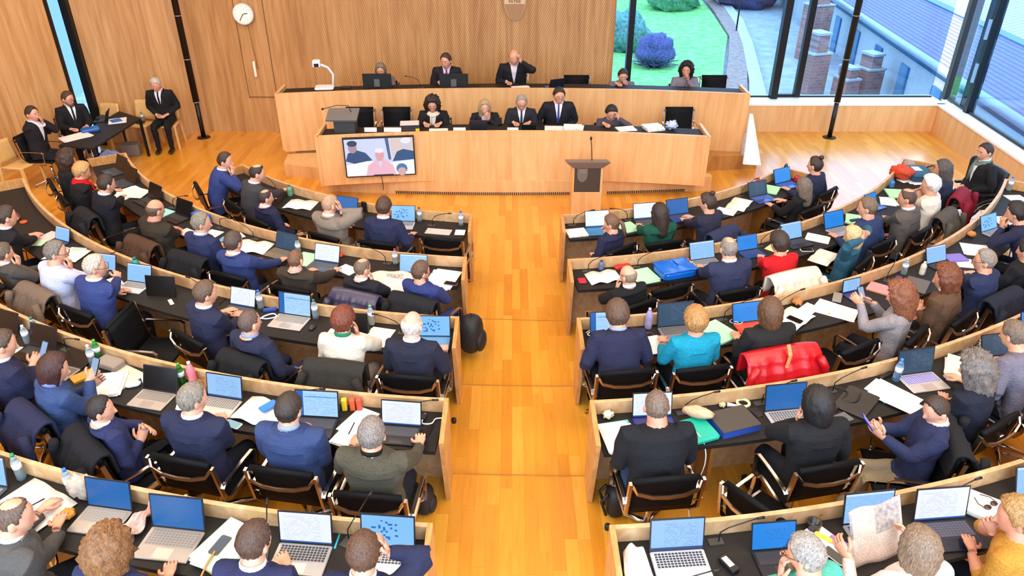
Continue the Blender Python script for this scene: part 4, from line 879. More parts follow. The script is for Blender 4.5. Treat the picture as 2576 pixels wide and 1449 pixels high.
def settle(p, V, sh):   # soft bodies press flat where they meet the seat, the backrest and the desk
    V = V.astype(float).copy()
    if sh is not None:
        x, y, z = V.T; lo = (z < .486) & (z > .33) & (y < .294+sh) & (y > -.3) & (np.abs(x) < .30)
        up = lo & (y < .272+sh); V[up, 2] = np.where(y[up] > .2+sh, .492, .488); V[lo & ~up, 1] = .296+sh
        x, y, z = V.T; yb = np.interp(z, [.46, .5, .62, .96, 1.0], [-.085, -.115, -.128, -.135, -.4]); bk = (z > .46) & (z < 1.0) & (np.abs(x) < .29) & (y < yb)
        V[bk, 1] = yb[bk]
        x, y, z = V.T; arm = (np.abs(x) > .225) & (np.abs(x) < .31) & (z > .60) & (z < .672) & (y > -.2) & (y < .24); V[arm, 2] = .672
    Wd = V@RZ(p['rz']).T+p['loc']
    if p['sd'] in 'LR': c = cen(p['sd']); r = np.hypot(Wd[:, 0]-c[0], Wd[:, 1]-c[1])-rad(p['sd'], p['k']); over = (r < DEP+.012) & (r > .0); zt = fz(p['k'])+TZ
    elif p['sd'] in 'PU': R_, y_, zt = (18, 12.262, 1.03) if p['sd'] == 'P' else (24, 13.922, 1.27); over = (Wd[:, 1]-(y_-(R_-np.sqrt(R_*R_-Wd[:, 0]**2)))) < .012
    else:
        over = Wd[:, 0] > 1e9; zt = .73
        if p['sd'] == 'X' and Wd[:, 0].mean() < -7.2:
            over = np.ones(len(V), bool)
            for a_, b_ in zip(tc4, tc4[1:]+tc4[:1]): over &= ((b_[0]-a_[0])*(Wd[:, 1]-a_[1])-(b_[1]-a_[1])*(Wd[:, 0]-a_[0])) > -.012
    lim = np.where(over & (Wd[:, 2] > zt-.11), zt+.003, -9.)
    for cx, ax, hw, hl, top in TOPS:
        dx = Wd[:, 0]-cx[0]; dy = Wd[:, 1]-cx[1]; u = dx*ax[0]+dy*ax[1]; v = -dx*ax[1]+dy*ax[0]; m = (np.abs(u) < hw+.004) & (np.abs(v) < hl+.004) & (Wd[:, 2] > top-.12) & (lim > -8)
        lim[m] = np.maximum(lim[m], top+.003)
    lf = Wd[:, 2] < lim
    if sh is None: V[:, 2] += float(np.clip((lim-Wd[:, 2]).max(), 0, .075))     # a hand is lifted whole
    else: V[lf, 2] += (lim-Wd[:, 2])[lf]
    return V
def finish_people():
    dg = bpy.context.evaluated_depsgraph_get(); dg.update()
    new = []
    for p in PEOPLE:
        ev = p['o'].evaluated_get(dg); me = ev.data; V = np.empty(len(me.vertices)*3, np.float32); me.vertices.foreach_get('co', V); V = V.reshape(-1, 3)
        nf = len(me.polygons); lt = np.empty(nf, np.int32); me.polygons.foreach_get('loop_total', lt); li = np.empty(len(me.loops), np.int32); me.loops.foreach_get('vertex_index', li)
        Nn = np.empty(len(V)*3, np.float32); me.vertices.foreach_get('normal', Nn); Nn = Nn.reshape(-1, 3); new.append((V.copy(), lt, li, Nn.copy()))
    for p, (V, lt, li, Nn) in zip(PEOPLE, new):
        o = p['o']; o.modifiers.clear(); cl = p['cl']; best = np.full(len(V), 9.); lab = np.zeros(len(V), np.int8); ids = {'skin': 0, 'top': 1, 'inner': 2, 'tr': 4, 'shoe': 5}
        for A, B, ra, rb, nm in cl:
            A, B = np.asarray(A), np.asarray(B); d = B-A; t = np.clip(((V-A)@d)/(d@d+1e-9), 0, 1); dist = np.linalg.norm(V-(A+t[:, None]*d), axis=1)-(ra+(rb-ra)*t)
            u = dist < best; best[u] = dist[u]; lab[u] = ids[nm]
        P = p['P']; nbv = (V-p['nb'])@p['hd']; rd_ = np.linalg.norm((V-p['nb'])-nbv[:, None]*p['hd'], axis=1)
        lab[(lab == 1) & (nbv > .006) & (nbv < .12) & (rd_ < .105)] = 0; lab[(lab == 0) & (nbv < -.0) & (rd_ < .16) & (nbv > -.2)] = 1
        if p['front'] and p['kind'] == 'suit':
            N = NT('suit_front'); co = N.n('TexCoord').outputs['Object']; sx = N.n('SeparateXYZ', Vector=co); xx = N.math('ABSOLUTE', sx.outputs[0]); yy, zz = sx.outputs[1], sx.outputs[2]
            z0, z1, y0, y1 = P[3][2], P[7][2], P[3][1], P[7][1]; tt = N.math('DIVIDE', N.math('SUBTRACT', zz, z0), z1-z0)
            wd = N.math('MULTIPLY_ADD', tt, .062, .006); m1 = N.math('LESS_THAN', xx, wd); m2 = N.math('GREATER_THAN', yy, N.math('MULTIPLY_ADD', tt, y1-y0, y0+.03)); m3 = N.math('MULTIPLY', m1, N.math('MULTIPLY', m2, N.math('MULTIPLY', N.math('GREATER_THAN', tt, 0.0), N.math('LESS_THAN', tt, 1.15))))
            ca = p['colr']; mixd = N.n('Mix', _data_type='RGBA', i0=m3, i6=lin(ca), i7=lin(p['innerc']))
            outc = mixd.outputs[2]
            if p['tie']: outc = N.n('Mix', _data_type='RGBA', i0=N.math('MULTIPLY', m3, N.math('LESS_THAN', xx, N.math('MULTIPLY_ADD', tt, -.008, .022))), i6=outc, i7=lin(p['tie'])).outputs[2]
            N.set(Base_Color=outc, Roughness=.8, Specular_IOR_Level=.25); p['mats'][1] = N.m
        CH_ = .07 if p['chair'] else 0; armv = lab == -1
        w_ = (lab == 1) | (lab == 4); ph = RNG.uniform(0, 6, 6); x, y, z = V[:, 0], V[:, 1], V[:, 2]
        dsp = .003*np.sin(24*z+9*x+3*np.sin(11*x+ph[0])+ph[1])*np.sin(7*x+5*y+ph[2])+.002*np.sin(38*z-17*y+4*np.sin(13*x+ph[3])+ph[4])
        V = V+Nn*(dsp*w_)[:, None]
        st = np.concatenate([[0], np.cumsum(lt)[:-1]]); fm = lab[li[st]]
        V = settle(p, V, CH_)
        HV = []; HL = []; HT = []; off = len(V)
        for hb in p['hands']:
            HV += [tuple(v) for v in settle(p, np.array(hb.v), None)]
            for f in hb.f: HL += [i+off for i in f]; HT.append(len(f))
            off += len(hb.v)
        V = np.vstack([V, np.array(HV, np.float32)]); li = np.concatenate([li, np.array(HL, np.int32)]); lt = np.concatenate([lt, np.array(HT, np.int32)]); fm = np.concatenate([fm, np.zeros(len(HT), np.int8)])
        me = bpy.data.meshes.new('person_body'); me.vertices.add(len(V)); me.vertices.foreach_set('co', V.astype(np.float32).ravel()); me.loops.add(len(li)); me.loops.foreach_set('vertex_index', li.astype(np.int32))
        me.polygons.add(len(lt)); me.polygons.foreach_set('loop_start', np.concatenate([[0], np.cumsum(lt)[:-1]]).astype(np.int32)); me.polygons.foreach_set('loop_total', lt.astype(np.int32)); me.polygons.foreach_set('material_index', fm.astype(np.int32)); me.polygons.foreach_set('use_smooth', np.ones(len(lt), bool)); me.update(calc_edges=True)
        for mt in p['mats']: me.materials.append(mt)
        old = o.data; o.data = me; bpy.data.meshes.remove(old)
        rng = np.random.default_rng(abs(hash(p['short'])) % 9999 if False else sum(map(ord, p['short']))); s = p['s']; HC, HR, H = p['HC'], p['HR'], p['H']
        if p['hair']:
            hv, hf = hairmesh(p['hair'], rng, s); hv = (hv*p['hs'])@HR.T+HC; hb = MB(); hb.add(hv, hf, True)
            if p['hair'] == 'bun': hb.ball(H(0, -.07, .115), (.036, .036, .032), 14, 10, lambda d: 1+.08*math.sin(14*d[0]+9*d[1]))
            if p['hair'] == 'pony': hb.tube([H(0, -.10, .02), H(0, -.135, -.02), H(.01, -.13, -.12), H(.015, -.11, -.2)], [.022, .026, .024, .008], 10)
            hb.build('hair', hairmat(p['hc']), o)
        if p['kind'] == 'suit' or p['collar']:
            c = MB(); nb, hd = p['nb'], p['hd']; c.tube([nb+hd*.004+np.array((.075*s*math.cos(t), -.004+.070*s*math.sin(t), .008-.018*math.sin(t))) for t in np.linspace(0, 2*pi, 18, endpoint=False)], .0065, 7, closed=True, flat=2.8); c.build('shirt_collar' if p['kind'] == 'suit' else 'collar', p['mats'][2] if not p['collar'] else cloth(p['collar']), o)
        if p['facef']:
            for q in (-1, 1):
                e = MB(); e.ball(H(q*.030, .081, .012), (.0115, .007, .0055), 10, 6); eo = e.build('eye', plain('e9e2da', .3, name='eye_white'), o); e = MB(); e.ball(H(q*.030, .0885, .012), .0045, 8, 6); e.build('iris', plain('2a1a10', .2), eo)
                e = MB(); e.tube([H(q*.014, .090, .030), H(q*.03, .090, .036), H(q*.046, .080, .030)], [.003, .0042, .003], 6); e.build('eyebrow', hairmat(p['hc']), o)
            e = MB(); e.tube([H(-.022, .086, -.060), H(0, .094, -.057), H(.022, .086, -.060)], [.003, .006, .003], 6, flat=.8); e.build('lips', plain('a8564c', .4), o)
        if p['glasses']:
            e = MB()
            for q in (-1, 1):
                e.tube([H(q*.032+.022*math.cos(t), .103, .008+.017*math.sin(t)) for t in np.linspace(0, 2*pi, 14, endpoint=False)], .0024, 5, closed=True); e.tube([H(q*.054, .100, .012), H(q*.078, .06, .014), H(q*.081, -.01, .012)], .0022, 5)
            e.tube([H(-.01, .104, .012), H(.01, .104, .012)], .0022, 5); e.build('glasses', plain('1c1412', .3), o)
        if p['extra']: p['extra'](p, o)
        if p['chair']:
            l = p['loc']; back = -.07; cx, cy = l[0]-p['fc'][0]*back, l[1]-p['fc'][1]*back
            put_chair(cx, cy, l[2], p['fc'], 'black chrome-framed chair under the '+p['short'])
NV, NB, DK = '20243f', '26417c', '1a1a1f'
def LPx(sd, k): return sd, k
def pp(row, hx, hy, short, hair, hc, kind, col, LH='d', RH='d', **kw): return person(row[0], int(row[1]), hx, hy, short, hair, hc, kind, col, LH, RH, **kw)
tc4 = [np.array(p) for p in ((-7.62, 12.05), (-6.97, 11.91), (-6.88, 13.55), (-7.48, 13.98))]
# left of the aisle, first row
pp('L1', 567, 405, 'person in bright blue suit with hand at mouth', 'short', '3a2a20', 'suit', '223a86', 'd', 'f', turn=18, head=(35, 10))
pp('L1', 650, 437, 'person in charcoal suit leaning over the desk end', 'balding', '2c221c', 'suit', '3a383c', 'd', (738, 474), turn=12, lean=20, head=(25, 18))
pp('L1', 643, 507, 'person in dark navy suit leaning back with legs crossed', 'balding', '30241e', 'suit', '1f2347', 'l', 's', lean=-4, turn=10, head=(20, 12), tr='20223f')
pp('L1', 830, 515, 'person in taupe blazer with hand raised to head', 'buzz', 'b08a70', 'suit', '7f7266', 'd', 'h', lean=22, turn=8, head=(18, 22), tr='6a6058', girth=1.08)
pp('L1', 966, 521, 'person in navy suit typing near the first row end', 'short', '4a3222', 'suit', '222a52', 'd', (1040, 588), lean=14)
# left second row
pp('L2', 172, 404, 'person with dark curly hair behind the red scarf', 'curly', '3c2418', 'knit', '1c1a1c', 'l', 'd', s=.94, lean=14)
pp('L2', 203, 428, 'person in black with a bright red scarf', 'thick', 'b98d56', 'knit', '1b191c', 'd', (232, 432), s=.95, lean=18, head=(10, 25), collar='c8141c', extra=lambda p, o: scarf(p, o, 'c8141c'))
pp('L2', 268, 463, 'person in black suit with arms on big papers', 'short', '33241c', 'suit', '17181f', (318, 470), (332, 478), lean=24, head=(5, 18), girth=1.08)
pp('L2', 391, 528, 'bald person in dark brown suit at black laptop', 'ring', '5a4636', 'suit', '322a22', (440, 575), (452, 578), lean=8, head=(8, 14), girth=1.12, sk='b', inner='c98a80')
pp('L2', 513, 563, 'grey-haired person in navy suit facing right', 'short', '7d7466', 'suit', '232c5c', 'd', 'd', lean=12, head=(42, 10), inner='b8c4dc')
pp('L2', 580, 608, 'person in blue suit with right arm at silver laptop', 'short', '4a3c34', 'suit', '23397c', 'd', (722, 650), lean=14, head=(6, 14))
pp('L2', 743, 655, 'person in dark brown jacket with right arm stretched', 'buzz', '6e4c34', 'suit', '3a3129', 'd', (862, 672), lean=14, head=(4, 14), girth=1.08, inner='c9a8a0')
pp('L2', 912, 678, 'person in black jacket reading a spread newspaper', 'balding', '6a5644', 'suit', '1e1d22', 'l', 'f', lean=14, turn=8, head=(25, 22))
pp('L2', 1056, 683, 'person in royal blue sweater with glasses and beard', 'short', '5a4030', 'knit', '22347c', 'c', 'c', lean=8, turn=18, head=(32, 12), glasses=1, extra=lambda p, o: beard(p, o, '5a4030'), tr='22347c')
# left third row
pp('L3', 16, 545, 'person in black suit with hands clasped at the left edge', 'short', '3c2c22', 'suit', '1c1b20', (92, 590), (100, 592), lean=20, head=(10, 16))
pp('L3', 8, 640, 'person in grey jacket cut by the left edge', 'short', '5a4a3c', 'suit', '4a443f', 'd', 'f', lean=6, hz=None)
pp('L3', 145, 637, 'person in pale striped shirt with hand at face', 'short', '6e675e', 'shirt', 'b9bcd6', 'd', 'f', lean=20, head=(38, 14), glasses=1, girth=1.06)
pp('L3', 230, 668, 'white-haired person in blue suit pointing at laptop', 'short', 'b9ab9c', 'suit', '243b84', 'd', (296, 686, .92), lean=22, head=(38, 12), glasses=1, girth=1.06)
pp('L3', 517, 738, 'person in navy suit typing beside white screen', 'short', '5a4434', 'suit', '272a4c', (582, 784), (600, 792), lean=10, turn=16, head=(22, 14))
pp('L3', 628, 812, 'person in dark navy suit slouching low', 'buzz', '5a463c', 'suit', '262b49', 'l', 's', lean=-6, turn=12, head=(14, 8), inner='8fa4dc', tr='222c4a')
pp('L3', 865, 806, 'auburn-haired person in cream cardigan', 'thick', '6e3420', 'knit', 'd6c8b4', 'd', 'f', s=.97, lean=14, head=(12, 14), tr='8f857c', collar='1f7a5a')
pp('L3', 1035, 818, 'bald person in dark navy suit at the third row end', 'ring', 'cfc4ba', 'suit', '24263c', 'd', (1118, 878), lean=12, head=(14, 16), sk='c')
# left fourth row
pp('L4', 12, 868, 'person in navy suit holding a phone at left edge', 'short', '4c382c', 'suit', '24264a', 'p', (92, 898, 1.0), lean=10, turn=12, head=(22, 20))
pp('L4', 130, 925, 'dark-haired person in denim blue jacket with phone', 'bob', '3c1c16', 'suit', '2a477e', 'p', (238, 935, 1.02), s=.96, lean=10, turn=16, head=(30, 22), inner='6e82c0')
pp('L4', 245, 1038, 'black-haired person in navy suit with folded arms', 'short', '1f1612', 'suit', '242c60', 'c', (360, 1085, .8), lean=-6, turn=24, head=(30, 8), s=1.0)
pp('L4', 485, 1003, 'grey-haired person in dark navy suit at silver laptop', 'short', '7a7064', 'suit', '22284a', 'd', (558, 1052), lean=12, head=(34, 16), girth=1.08)
pp('L4', 727, 1030, 'dark-haired person in blue suit typing', 'short', '32261f', 'suit', '2a4278', 'd', (782, 1092), lean=8, head=(10, 16), girth=1.1, inner='8fa8e0')
pp('L4', 935, 1093, 'grey-haired person in olive sweater with arms on desk', 'short', '7b716a', 'knit', '4a4538', (900, 1110), (1058, 1105), lean=4, head=(0, 16), girth=1.12, collar='14120f')
# left fifth row
pp('L5', 38, 1300, 'person in grey jacket turning over a notebook', 'balding', '5a463a', 'suit', '4c4a48', (132, 1275), (162, 1318), lean=26, turn=30, head=(22, 16), girth=1.1)
pp('L5', 272, 1383, 'person with wavy golden brown hair', 'curly', '7c5430', 'knit', '26305c', 'l', (430, 1432), lean=16, s=.98, head=(5, 16))
pp('L5', 640, 1362, 'brown-haired person in navy suit typing at white screen', 'short', '4a3224', 'suit', '262a58', (700, 1425), (712, 1408), lean=16, head=(20, 18))
pp('L5', 915, 1390, 'brown-haired person in navy suit with phone at ear', 'short', '553a28', 'suit', '23284c', 'l', 'h', lean=14, head=(0, 12))
# right first row
pp('R1', 1553, 580, 'person with long ponytail in navy top', 'pony', '6a4a34', 'knit', '23254a', 'l', 'f', s=.95, lean=4, turn=-26, head=(-30, 22), tr='3c6690')
pp('R1', 1659, 538, 'long-haired person in dark green sweater', 'long', '30211a', 'knit', '134a38', (1602, 562), 'd', s=.97, lean=14, head=(-6, 16))
pp('R1', 1780, 510, 'person with hair bun in dark vest and denim sleeves', 'bun', '3c2a20', 'knit', '2a2a44', (1712, 550), (1728, 548), s=.97, lean=14, turn=-16, head=(-22, 16))
pp('R1', 2034, 474, 'grey-haired person in black at the first row end', 'long', '6a5c50', 'knit', '17161a', 'd', 'd', s=.95, lean=16, head=(-8, 18))
pp('R1', 2050, 416, 'person with high bun in navy top sitting upright', 'bun', '33231b', 'knit', '20294c', 'd', 'l', s=.95, lean=8, head=(-10, 6))
# right second row
pp('R2', 1587, 705, 'bald person in black sweater resting cheek on hand', 'ring', '8a7462', 'knit', '18191a', 'f', 'l', lean=2, turn=-20, head=(-16, 14), collar='e6e6ea', girth=1.05)
pp('R2', 1836, 625, 'greying person in navy blazer beside blue bag', 'balding', '857a70', 'suit', '2b3358', (1760, 672), 'd', lean=18, head=(6, 14), girth=1.08)
pp('R2', 1957, 612, 'short-haired person in bright red sweater', 'thick', '33251f', 'knit', 'b8151c', (1910, 640), 'd', s=.96, lean=18, head=(-6, 18))
pp('R2', 2170, 602, 'blonde person in teal sweater with hands behind head', 'bob', 'cfae7c', 'knit', '0f6480', 'b', 'b', s=.96, lean=-6, turn=-18, head=(-10, 16), tr='0f5c70')
pp('R2', 2180, 523, 'person in dark blue sweater looking left', 'short', '6e5a48', 'knit', '20386e', 'd', 'l', lean=16, head=(-30, 12))
pp('R2', 2280, 500, 'balding person in grey-brown suit', 'balding', '4c382a', 'suit', '55504c', (2222, 545), 'l', lean=8, head=(-24, 16), sk='b')
pp('R2', 2340, 466, 'white-haired person in white shirt', 'thick', 'd2cec8', 'shirt', 'd8ccbc', (2300, 478, .98), 'f', lean=10, head=(-22, 14))
pp('R2', 2372, 426, 'person with shoulder-length dark grey hair in navy', 'long', '4c4440', 'knit', '252b45', 'd', 'd', s=.96, lean=14, head=(-18, 16))
# right third row
pp('R3', 1553, 790, 'brown-haired person in navy blazer at the aisle', 'thick', '5a4232', 'suit', '24264a', (1492, 868), 'd', lean=6, head=(-2, 12), girth=1.06, inner='8fa0c8')
pp('R3', 1750, 806, 'short blonde person in turquoise cardigan', 'thick', 'a87a44', 'knit', '1487a4', (1665, 858), 'd', s=.98, lean=8, head=(2, 14))
pp('R3', 1938, 785, 'person in black cape top before the red coat', 'bob', '5c3e28', 'knit', '201f20', 'd', 'd', s=.98, lean=8, head=(4, 14), girth=1.1)
pp('R3', 2262, 745, 'curly auburn-haired person in grey sweater with phone', 'curlylong', '7e4a30', 'knit', '8d8688', (2150, 748, 1.05), (2175, 752, 1.0), s=.96, lean=8, turn=-20, head=(-14, 18))
pp('R3', 2378, 700, 'curly auburn-haired person in brown jacket', 'curly', '6e3c24', 'suit', '5c4433', (2312, 765, .8), 'l', s=.96, lean=10, turn=-10, head=(-30, 16))
pp('R3', 2494, 648, 'short grey-haired person in navy with glasses', 'short', '857b72', 'knit', '20305c', (2428, 675), 'd', s=.96, lean=16, head=(-34, 10), glasses=1)
pp('R3', 2570, 640, 'person in black top at the right edge', 'thick', '1c1614', 'knit', '1a1a1e', 'd', 'l', s=.96, lean=6)
pp('R3', 2556, 536, 'dark-haired person with hands joined at the chin', 'thick', '1e1a1a', 'knit', '23264a', 'f', 'f', lean=20, head=(-10, 18))
# right fourth row
pp('R4', 1652, 1023, 'heavy bald person in black sweater', 'buzz', '6e5a4c', 'knit', '18191e', 'd', 'd', lean=4, head=(2, 10), girth=1.2, sk='b', tr='2b4a74')
pp('R4', 2057, 1017, 'black-haired person in black with hand at chin', 'bob', '171312', 'knit', '1a1a1d', 'f', 'l', s=1.0, lean=10, head=(-8, 18), girth=1.08)
pp('R4', 2375, 1045, 'person in navy jacket and khaki trousers on phone', 'short', '3a2a20', 'suit', '232c56', 'p', 'p', lean=-2, turn=-62, head=(-22, 24), tr='8d7c62', legs=(0, 1))
pp('R4', 2450, 930, 'person with big curly grey hair typing on laptop', 'curlylong', '6c625c', 'knit', '1d2236', (2372, 995), (2392, 962), s=.97, lean=18, turn=-10, head=(-16, 18))
pp('R4', 2550, 842, 'person in grey hooded sweater leaning over desk', 'short', '6a5a4c', 'knit', '6c6878', 'd', 'd', lean=20, head=(-5, 20), girth=1.1)
# right fifth row
pp('R5', 2040, 1392, 'grey-haired person in teal shirt leaning chin on hands', 'short', '8f8880', 'shirt', '4fa08c', 'f', 'f', lean=16, turn=-20, head=(-20, 20), glasses=1)
pp('R5', 2300, 1382, 'person in pale pink top holding a newspaper', 'bob', '7a6450', 'knit', 'dcc0b4', (2112, 1370, .98), (2278, 1338, .98), s=.98, lean=8, head=(-8, 12))
pp('R5', 2556, 1300, 'blond person in mustard sweater typing', 'thick', '9c7442', 'knit', 'b07c2e', (2435, 1365), 'f', lean=22, turn=-24, head=(-30, 18), bare=1, sk='b')
# podium, upper bench (facing the hall)
UF, LF, DN = .33, .15, (0, -1)
def pod_p(sd, *a, **kw): kw.setdefault('facef', 1); kw.setdefault('py', 13.95 if sd == 'U' else 12.32); return person(sd, 1, *a, floor=UF if sd == 'U' else LF, face=kw.pop('face', DN), tz=1.28 if sd == 'U' else 1.04, **kw)
pod_p('U', 958, 176, 'person in mauve top behind left monitor', 'long', '7a6856', 'knit', '6e5e66', 'd', 'd', s=.95, lean=14, head=(0, 26))
pod_p('U', 1122, 153, 'person in dark suit with purple tie', 'short', '3c2a22', 'suit', '221d26', 'd', 'd', s=1.08, lean=6, head=(20, 18), tie='6a2a6a', inner='c9bcd8')
pod_p('U', 1293, 144, 'balding person in black jacket with hand at head', 'ring', '8a7468', 'suit', '1c1b20', 'h', 'd', s=1.12, lean=4, head=(0, 20), inner='cfcbd6')
pod_p('U', 1567, 190, 'person in grey shirt with hand before face', 'short', '2c2422', 'shirt', '6e6a78', 'f', 'd', lean=18, head=(0, 30))
pod_p('U', 1727, 176, 'curly black-haired person in grey shirt, hand at chin', 'curly', '15100f', 'shirt', '77717e', 'f', 'c', lean=12, head=(18, 12), sk='b')
# podium, lower bench
pod_p('P', 1088, 263, 'curly dark-haired person in black jacket and cream scarf', 'curlylong', '261815', 'suit', '18171b', 'd', 'd', s=.98, lean=10, head=(0, 26), inner='dccfc0', extra=lambda p, o: scarf(p, o, 'dccbb4'), glasses=1)
pod_p('P', 1219, 270, 'blonde person in black jacket leaning on hand', 'long', 'a8906c', 'suit', '1b1a1e', 'f', 'd', s=.95, lean=16, head=(-5, 20), inner='b9aab4')
pod_p('P', 1312, 258, 'grey-haired person in charcoal suit with clasped hands', 'short', '8f8b88', 'suit', '26262c', 'd', 'd', lean=12, head=(0, 20), tie='30303c', glasses=1)
pod_p('P', 1406, 240, 'tall person in dark suit with blue tie', 'short', '2a1f1c', 'suit', '1d1d24', 'l', 's', s=1.08, lean=2, head=(-10, 20), tie='3c4a8a', glasses=1)
pod_p('P', 1538, 284, 'dark-haired person bowing with hand at forehead', 'thick', '1c1818', 'shirt', '4c4450', 'h', 'd', s=.96, lean=24, head=(0, 34))
# left side table and chairs
def xp(hx, hy, face, *a, **kw): return person('X', 1, hx, hy, *a, floor=0, face=face, **kw)
xp(118, 279, (.95, -.1), 'person in black suit at the side table end', 'short', '33261f', 'suit', '1b1a1f', 'f', (150, 330), lean=12, head=(8, 10), facef=1, nudge=(-.16, -.16))
xp(173, 256, (.6, -.7), 'bearded person in black suit with glasses at side table', 'short', '4a3226', 'suit', '1a191e', 'd', 'd', lean=8, head=(-30, 18), facef=1, glasses=1, nudge=(-.12, .20), tie='222228', extra=lambda p, o: beard(p, o, '6a4430'))
xp(392, 212, (.12, -1), 'white-haired person on wooden chair with folded hands', 'short', 'b9b2aa', 'suit', '15181a', 'l', 'l', lean=14, head=(8, 34), facef=1, tie='1a1a20', chair=False, tr='141416')
xp(2478, 382, (-.95, -.05), 'person in black coat and patterned scarf in wheelchair', 'short', '2c221e', 'suit', '1b1b1f', 'l', 'l', lean=6, head=(-10, 14), facef=1, chair=False, extra=lambda p, o: scarf(p, o, '6a7a72'))
def scarf(p, o, col):
    b = MB(); nb, hd, s = p['nb'], p['hd'], p['s']
    for k_, rr in ((0, .082), (1, .098)): b.tube([nb+np.array((rr*math.cos(t), .012+rr*.95*math.sin(t), -.012-.028*k_-.02*math.sin(t)+.008*math.sin(3*t))) for t in np.linspace(0, 2*pi, 20, endpoint=False)], .024, 8, closed=True)
    P = p['P']; b.tube([nb+(.03, .09, -.03), P[5]+(.035, .13, 0), P[4]+(.04, .15, .03), P[3]+(.045, .155, .03)], [.026, .028, .028, .03], 8, flat=.5); b.build('scarf', cloth(col, 1), o)
def beard(p, o, col):
    H = p['H']; b = MB(); b.tube([H(-.066, .02, -.045), H(-.05, .055, -.075), H(0, .082, -.098), H(.05, .055, -.075), H(.066, .02, -.045)], [.008, .016, .02, .016, .008], 8); b.build('beard', hairmat(col), o)
build_all()
# ------------------------------------------------------------------ things on the desks
def near(sd, k, x, y, fallback='aisle'):
    return min((p for p in PEOPLE if p['sd'] == sd and p['k'] == k), key=lambda p: math.hypot(p['loc'][0]-x, p['loc'][1]-y))
def T(row, x, y, dz=0, lo=.075, hi=.45):      # a spot on that row's desktop, kept between rail and edge
    z = fz(int(row[1]))+TZ+dz; X, Y = atz(x, y, z); c = cen(row[0]); R = rad(row[0], int(row[1])); d = np.array((X-c[0], Y-c[1])); r = np.linalg.norm(d)
    if r-R < .6: r2 = min(max(r-R, lo), hi)+R; X, Y = c[0]+d[0]/r*r2, c[1]+d[1]/r*r2
    X = min(X, XA['L']-.15) if row[0] == 'L' else max(X, XA['R']+.15)
    return X, Y, z, seatdir(row[0], X, Y)
def lap(row, x, y, label, scr='white', body='9a9c9f', key='2c2c2e', w_=.325, opn=112, yaw=0):
    X, Y, z, f = T(row, x, y, lo=w_*.34+.115, hi=.525-w_*.34); return laptop(X, Y, z, f, label, scr, body, key, w_, opn, 'laptops on the curved desks', -yaw*.5)
def ra(f, yaw=0): return math.atan2(-f[0], f[1])+math.radians(yaw)
def pap(row, x, y, label, yaw=0, w_=.21, l_=.297, h=.004, col='eeeae6', n=1, cover=None, dz=0, cat='papers', name='paper_sheets'):
    X, Y, z, f = T(row, x, y, dz); return sheetstack(X, Y, z, ra(f, yaw), label, w_, l_, h, col, cat, name, n, cover)
def nbk(row, x, y, label, yaw=0, w_=.21, l_=.29, **k): X, Y, z, f = T(row, x, y); return notebook(X, Y, z, ra(f, yaw), label, w_, l_, **k)
def ph(row, x, y, label, yaw=0, dz=0, **k): X, Y, z, f = T(row, x, y, dz); return phone(X, Y, z, ra(f, yaw), label, **k)
def bt(row, x, y, label, **k): X, Y, z, f = T(row, x, y); return bottle(X, Y, z, label, **k)
def mc(row, x, y, label, side=1): X, Y, z, f = T(row, x, y); return mic(X, Y, z, f, label, side)
def bxs(row, x, y, label, cat, name, d, col, yaw=0, bev=.0, rough=.5, dz=0):
    X, Y, z, f = T(row, x, y, dz); b = MB(); b.box((0, 0, d[2]/2), d, bev=bev); return tag(b.build(name, plain(col, rough), None, (X, Y, z), ra(f, yaw)), label, cat)
def mouse(row, x, y, label, col='26282a'):
    X, Y, z, f = T(row, x, y); t = thing('computer_mouse', label, 'mouse', (X, Y, z), ra(f)); b = MB(); b.ball((0, 0, .008), (.031, .054, .028), 14, 8, lambda d: 1 if d[2] > 0 else .6); b.build('mouse_shell', plain(col, .35), t); b = MB(); b.tube([(0, .02, .034), (0, .036, .029)], .004, 6); b.build('wheel', M_BLACK, t); return t
def crumple(X, Y, z, r, col, label, cat, name, amp=.25, sq=(1, 1, .7), rz=0, mat_=None, n=22):
    ph_ = RNG.uniform(0, 6, 8); f = lambda d: 1+amp*(math.sin(5*d[0]+ph_[0])*math.sin(6*d[1]+ph_[1])+.6*math.sin(11*d[2]+8*d[0]+ph_[2])+.4*math.sin(19*d[1]+ph_[3]+7*d[2]))*.6
    b = MB(); b.ball((0, 0, r*sq[2]*(1+amp*.55)), (r*sq[0], r*sq[1], r*sq[2]), n, n//2+3, f); return tag(b.build(name, mat_ or plain(col, .6, name='crumpled', bump=.5, bscale=40), None, (X, Y, z), rz), label, cat)
def cr(row, x, y, r, col, label, cat, name, yaw=0, **k): X, Y, z, f = T(row, x, y); return crumple(X, Y, z, r, col, label, cat, name, rz=ra(f, yaw), **k)
SIL, GRY, DRK = 'c9c9c8', '77787a', '1d1e22'
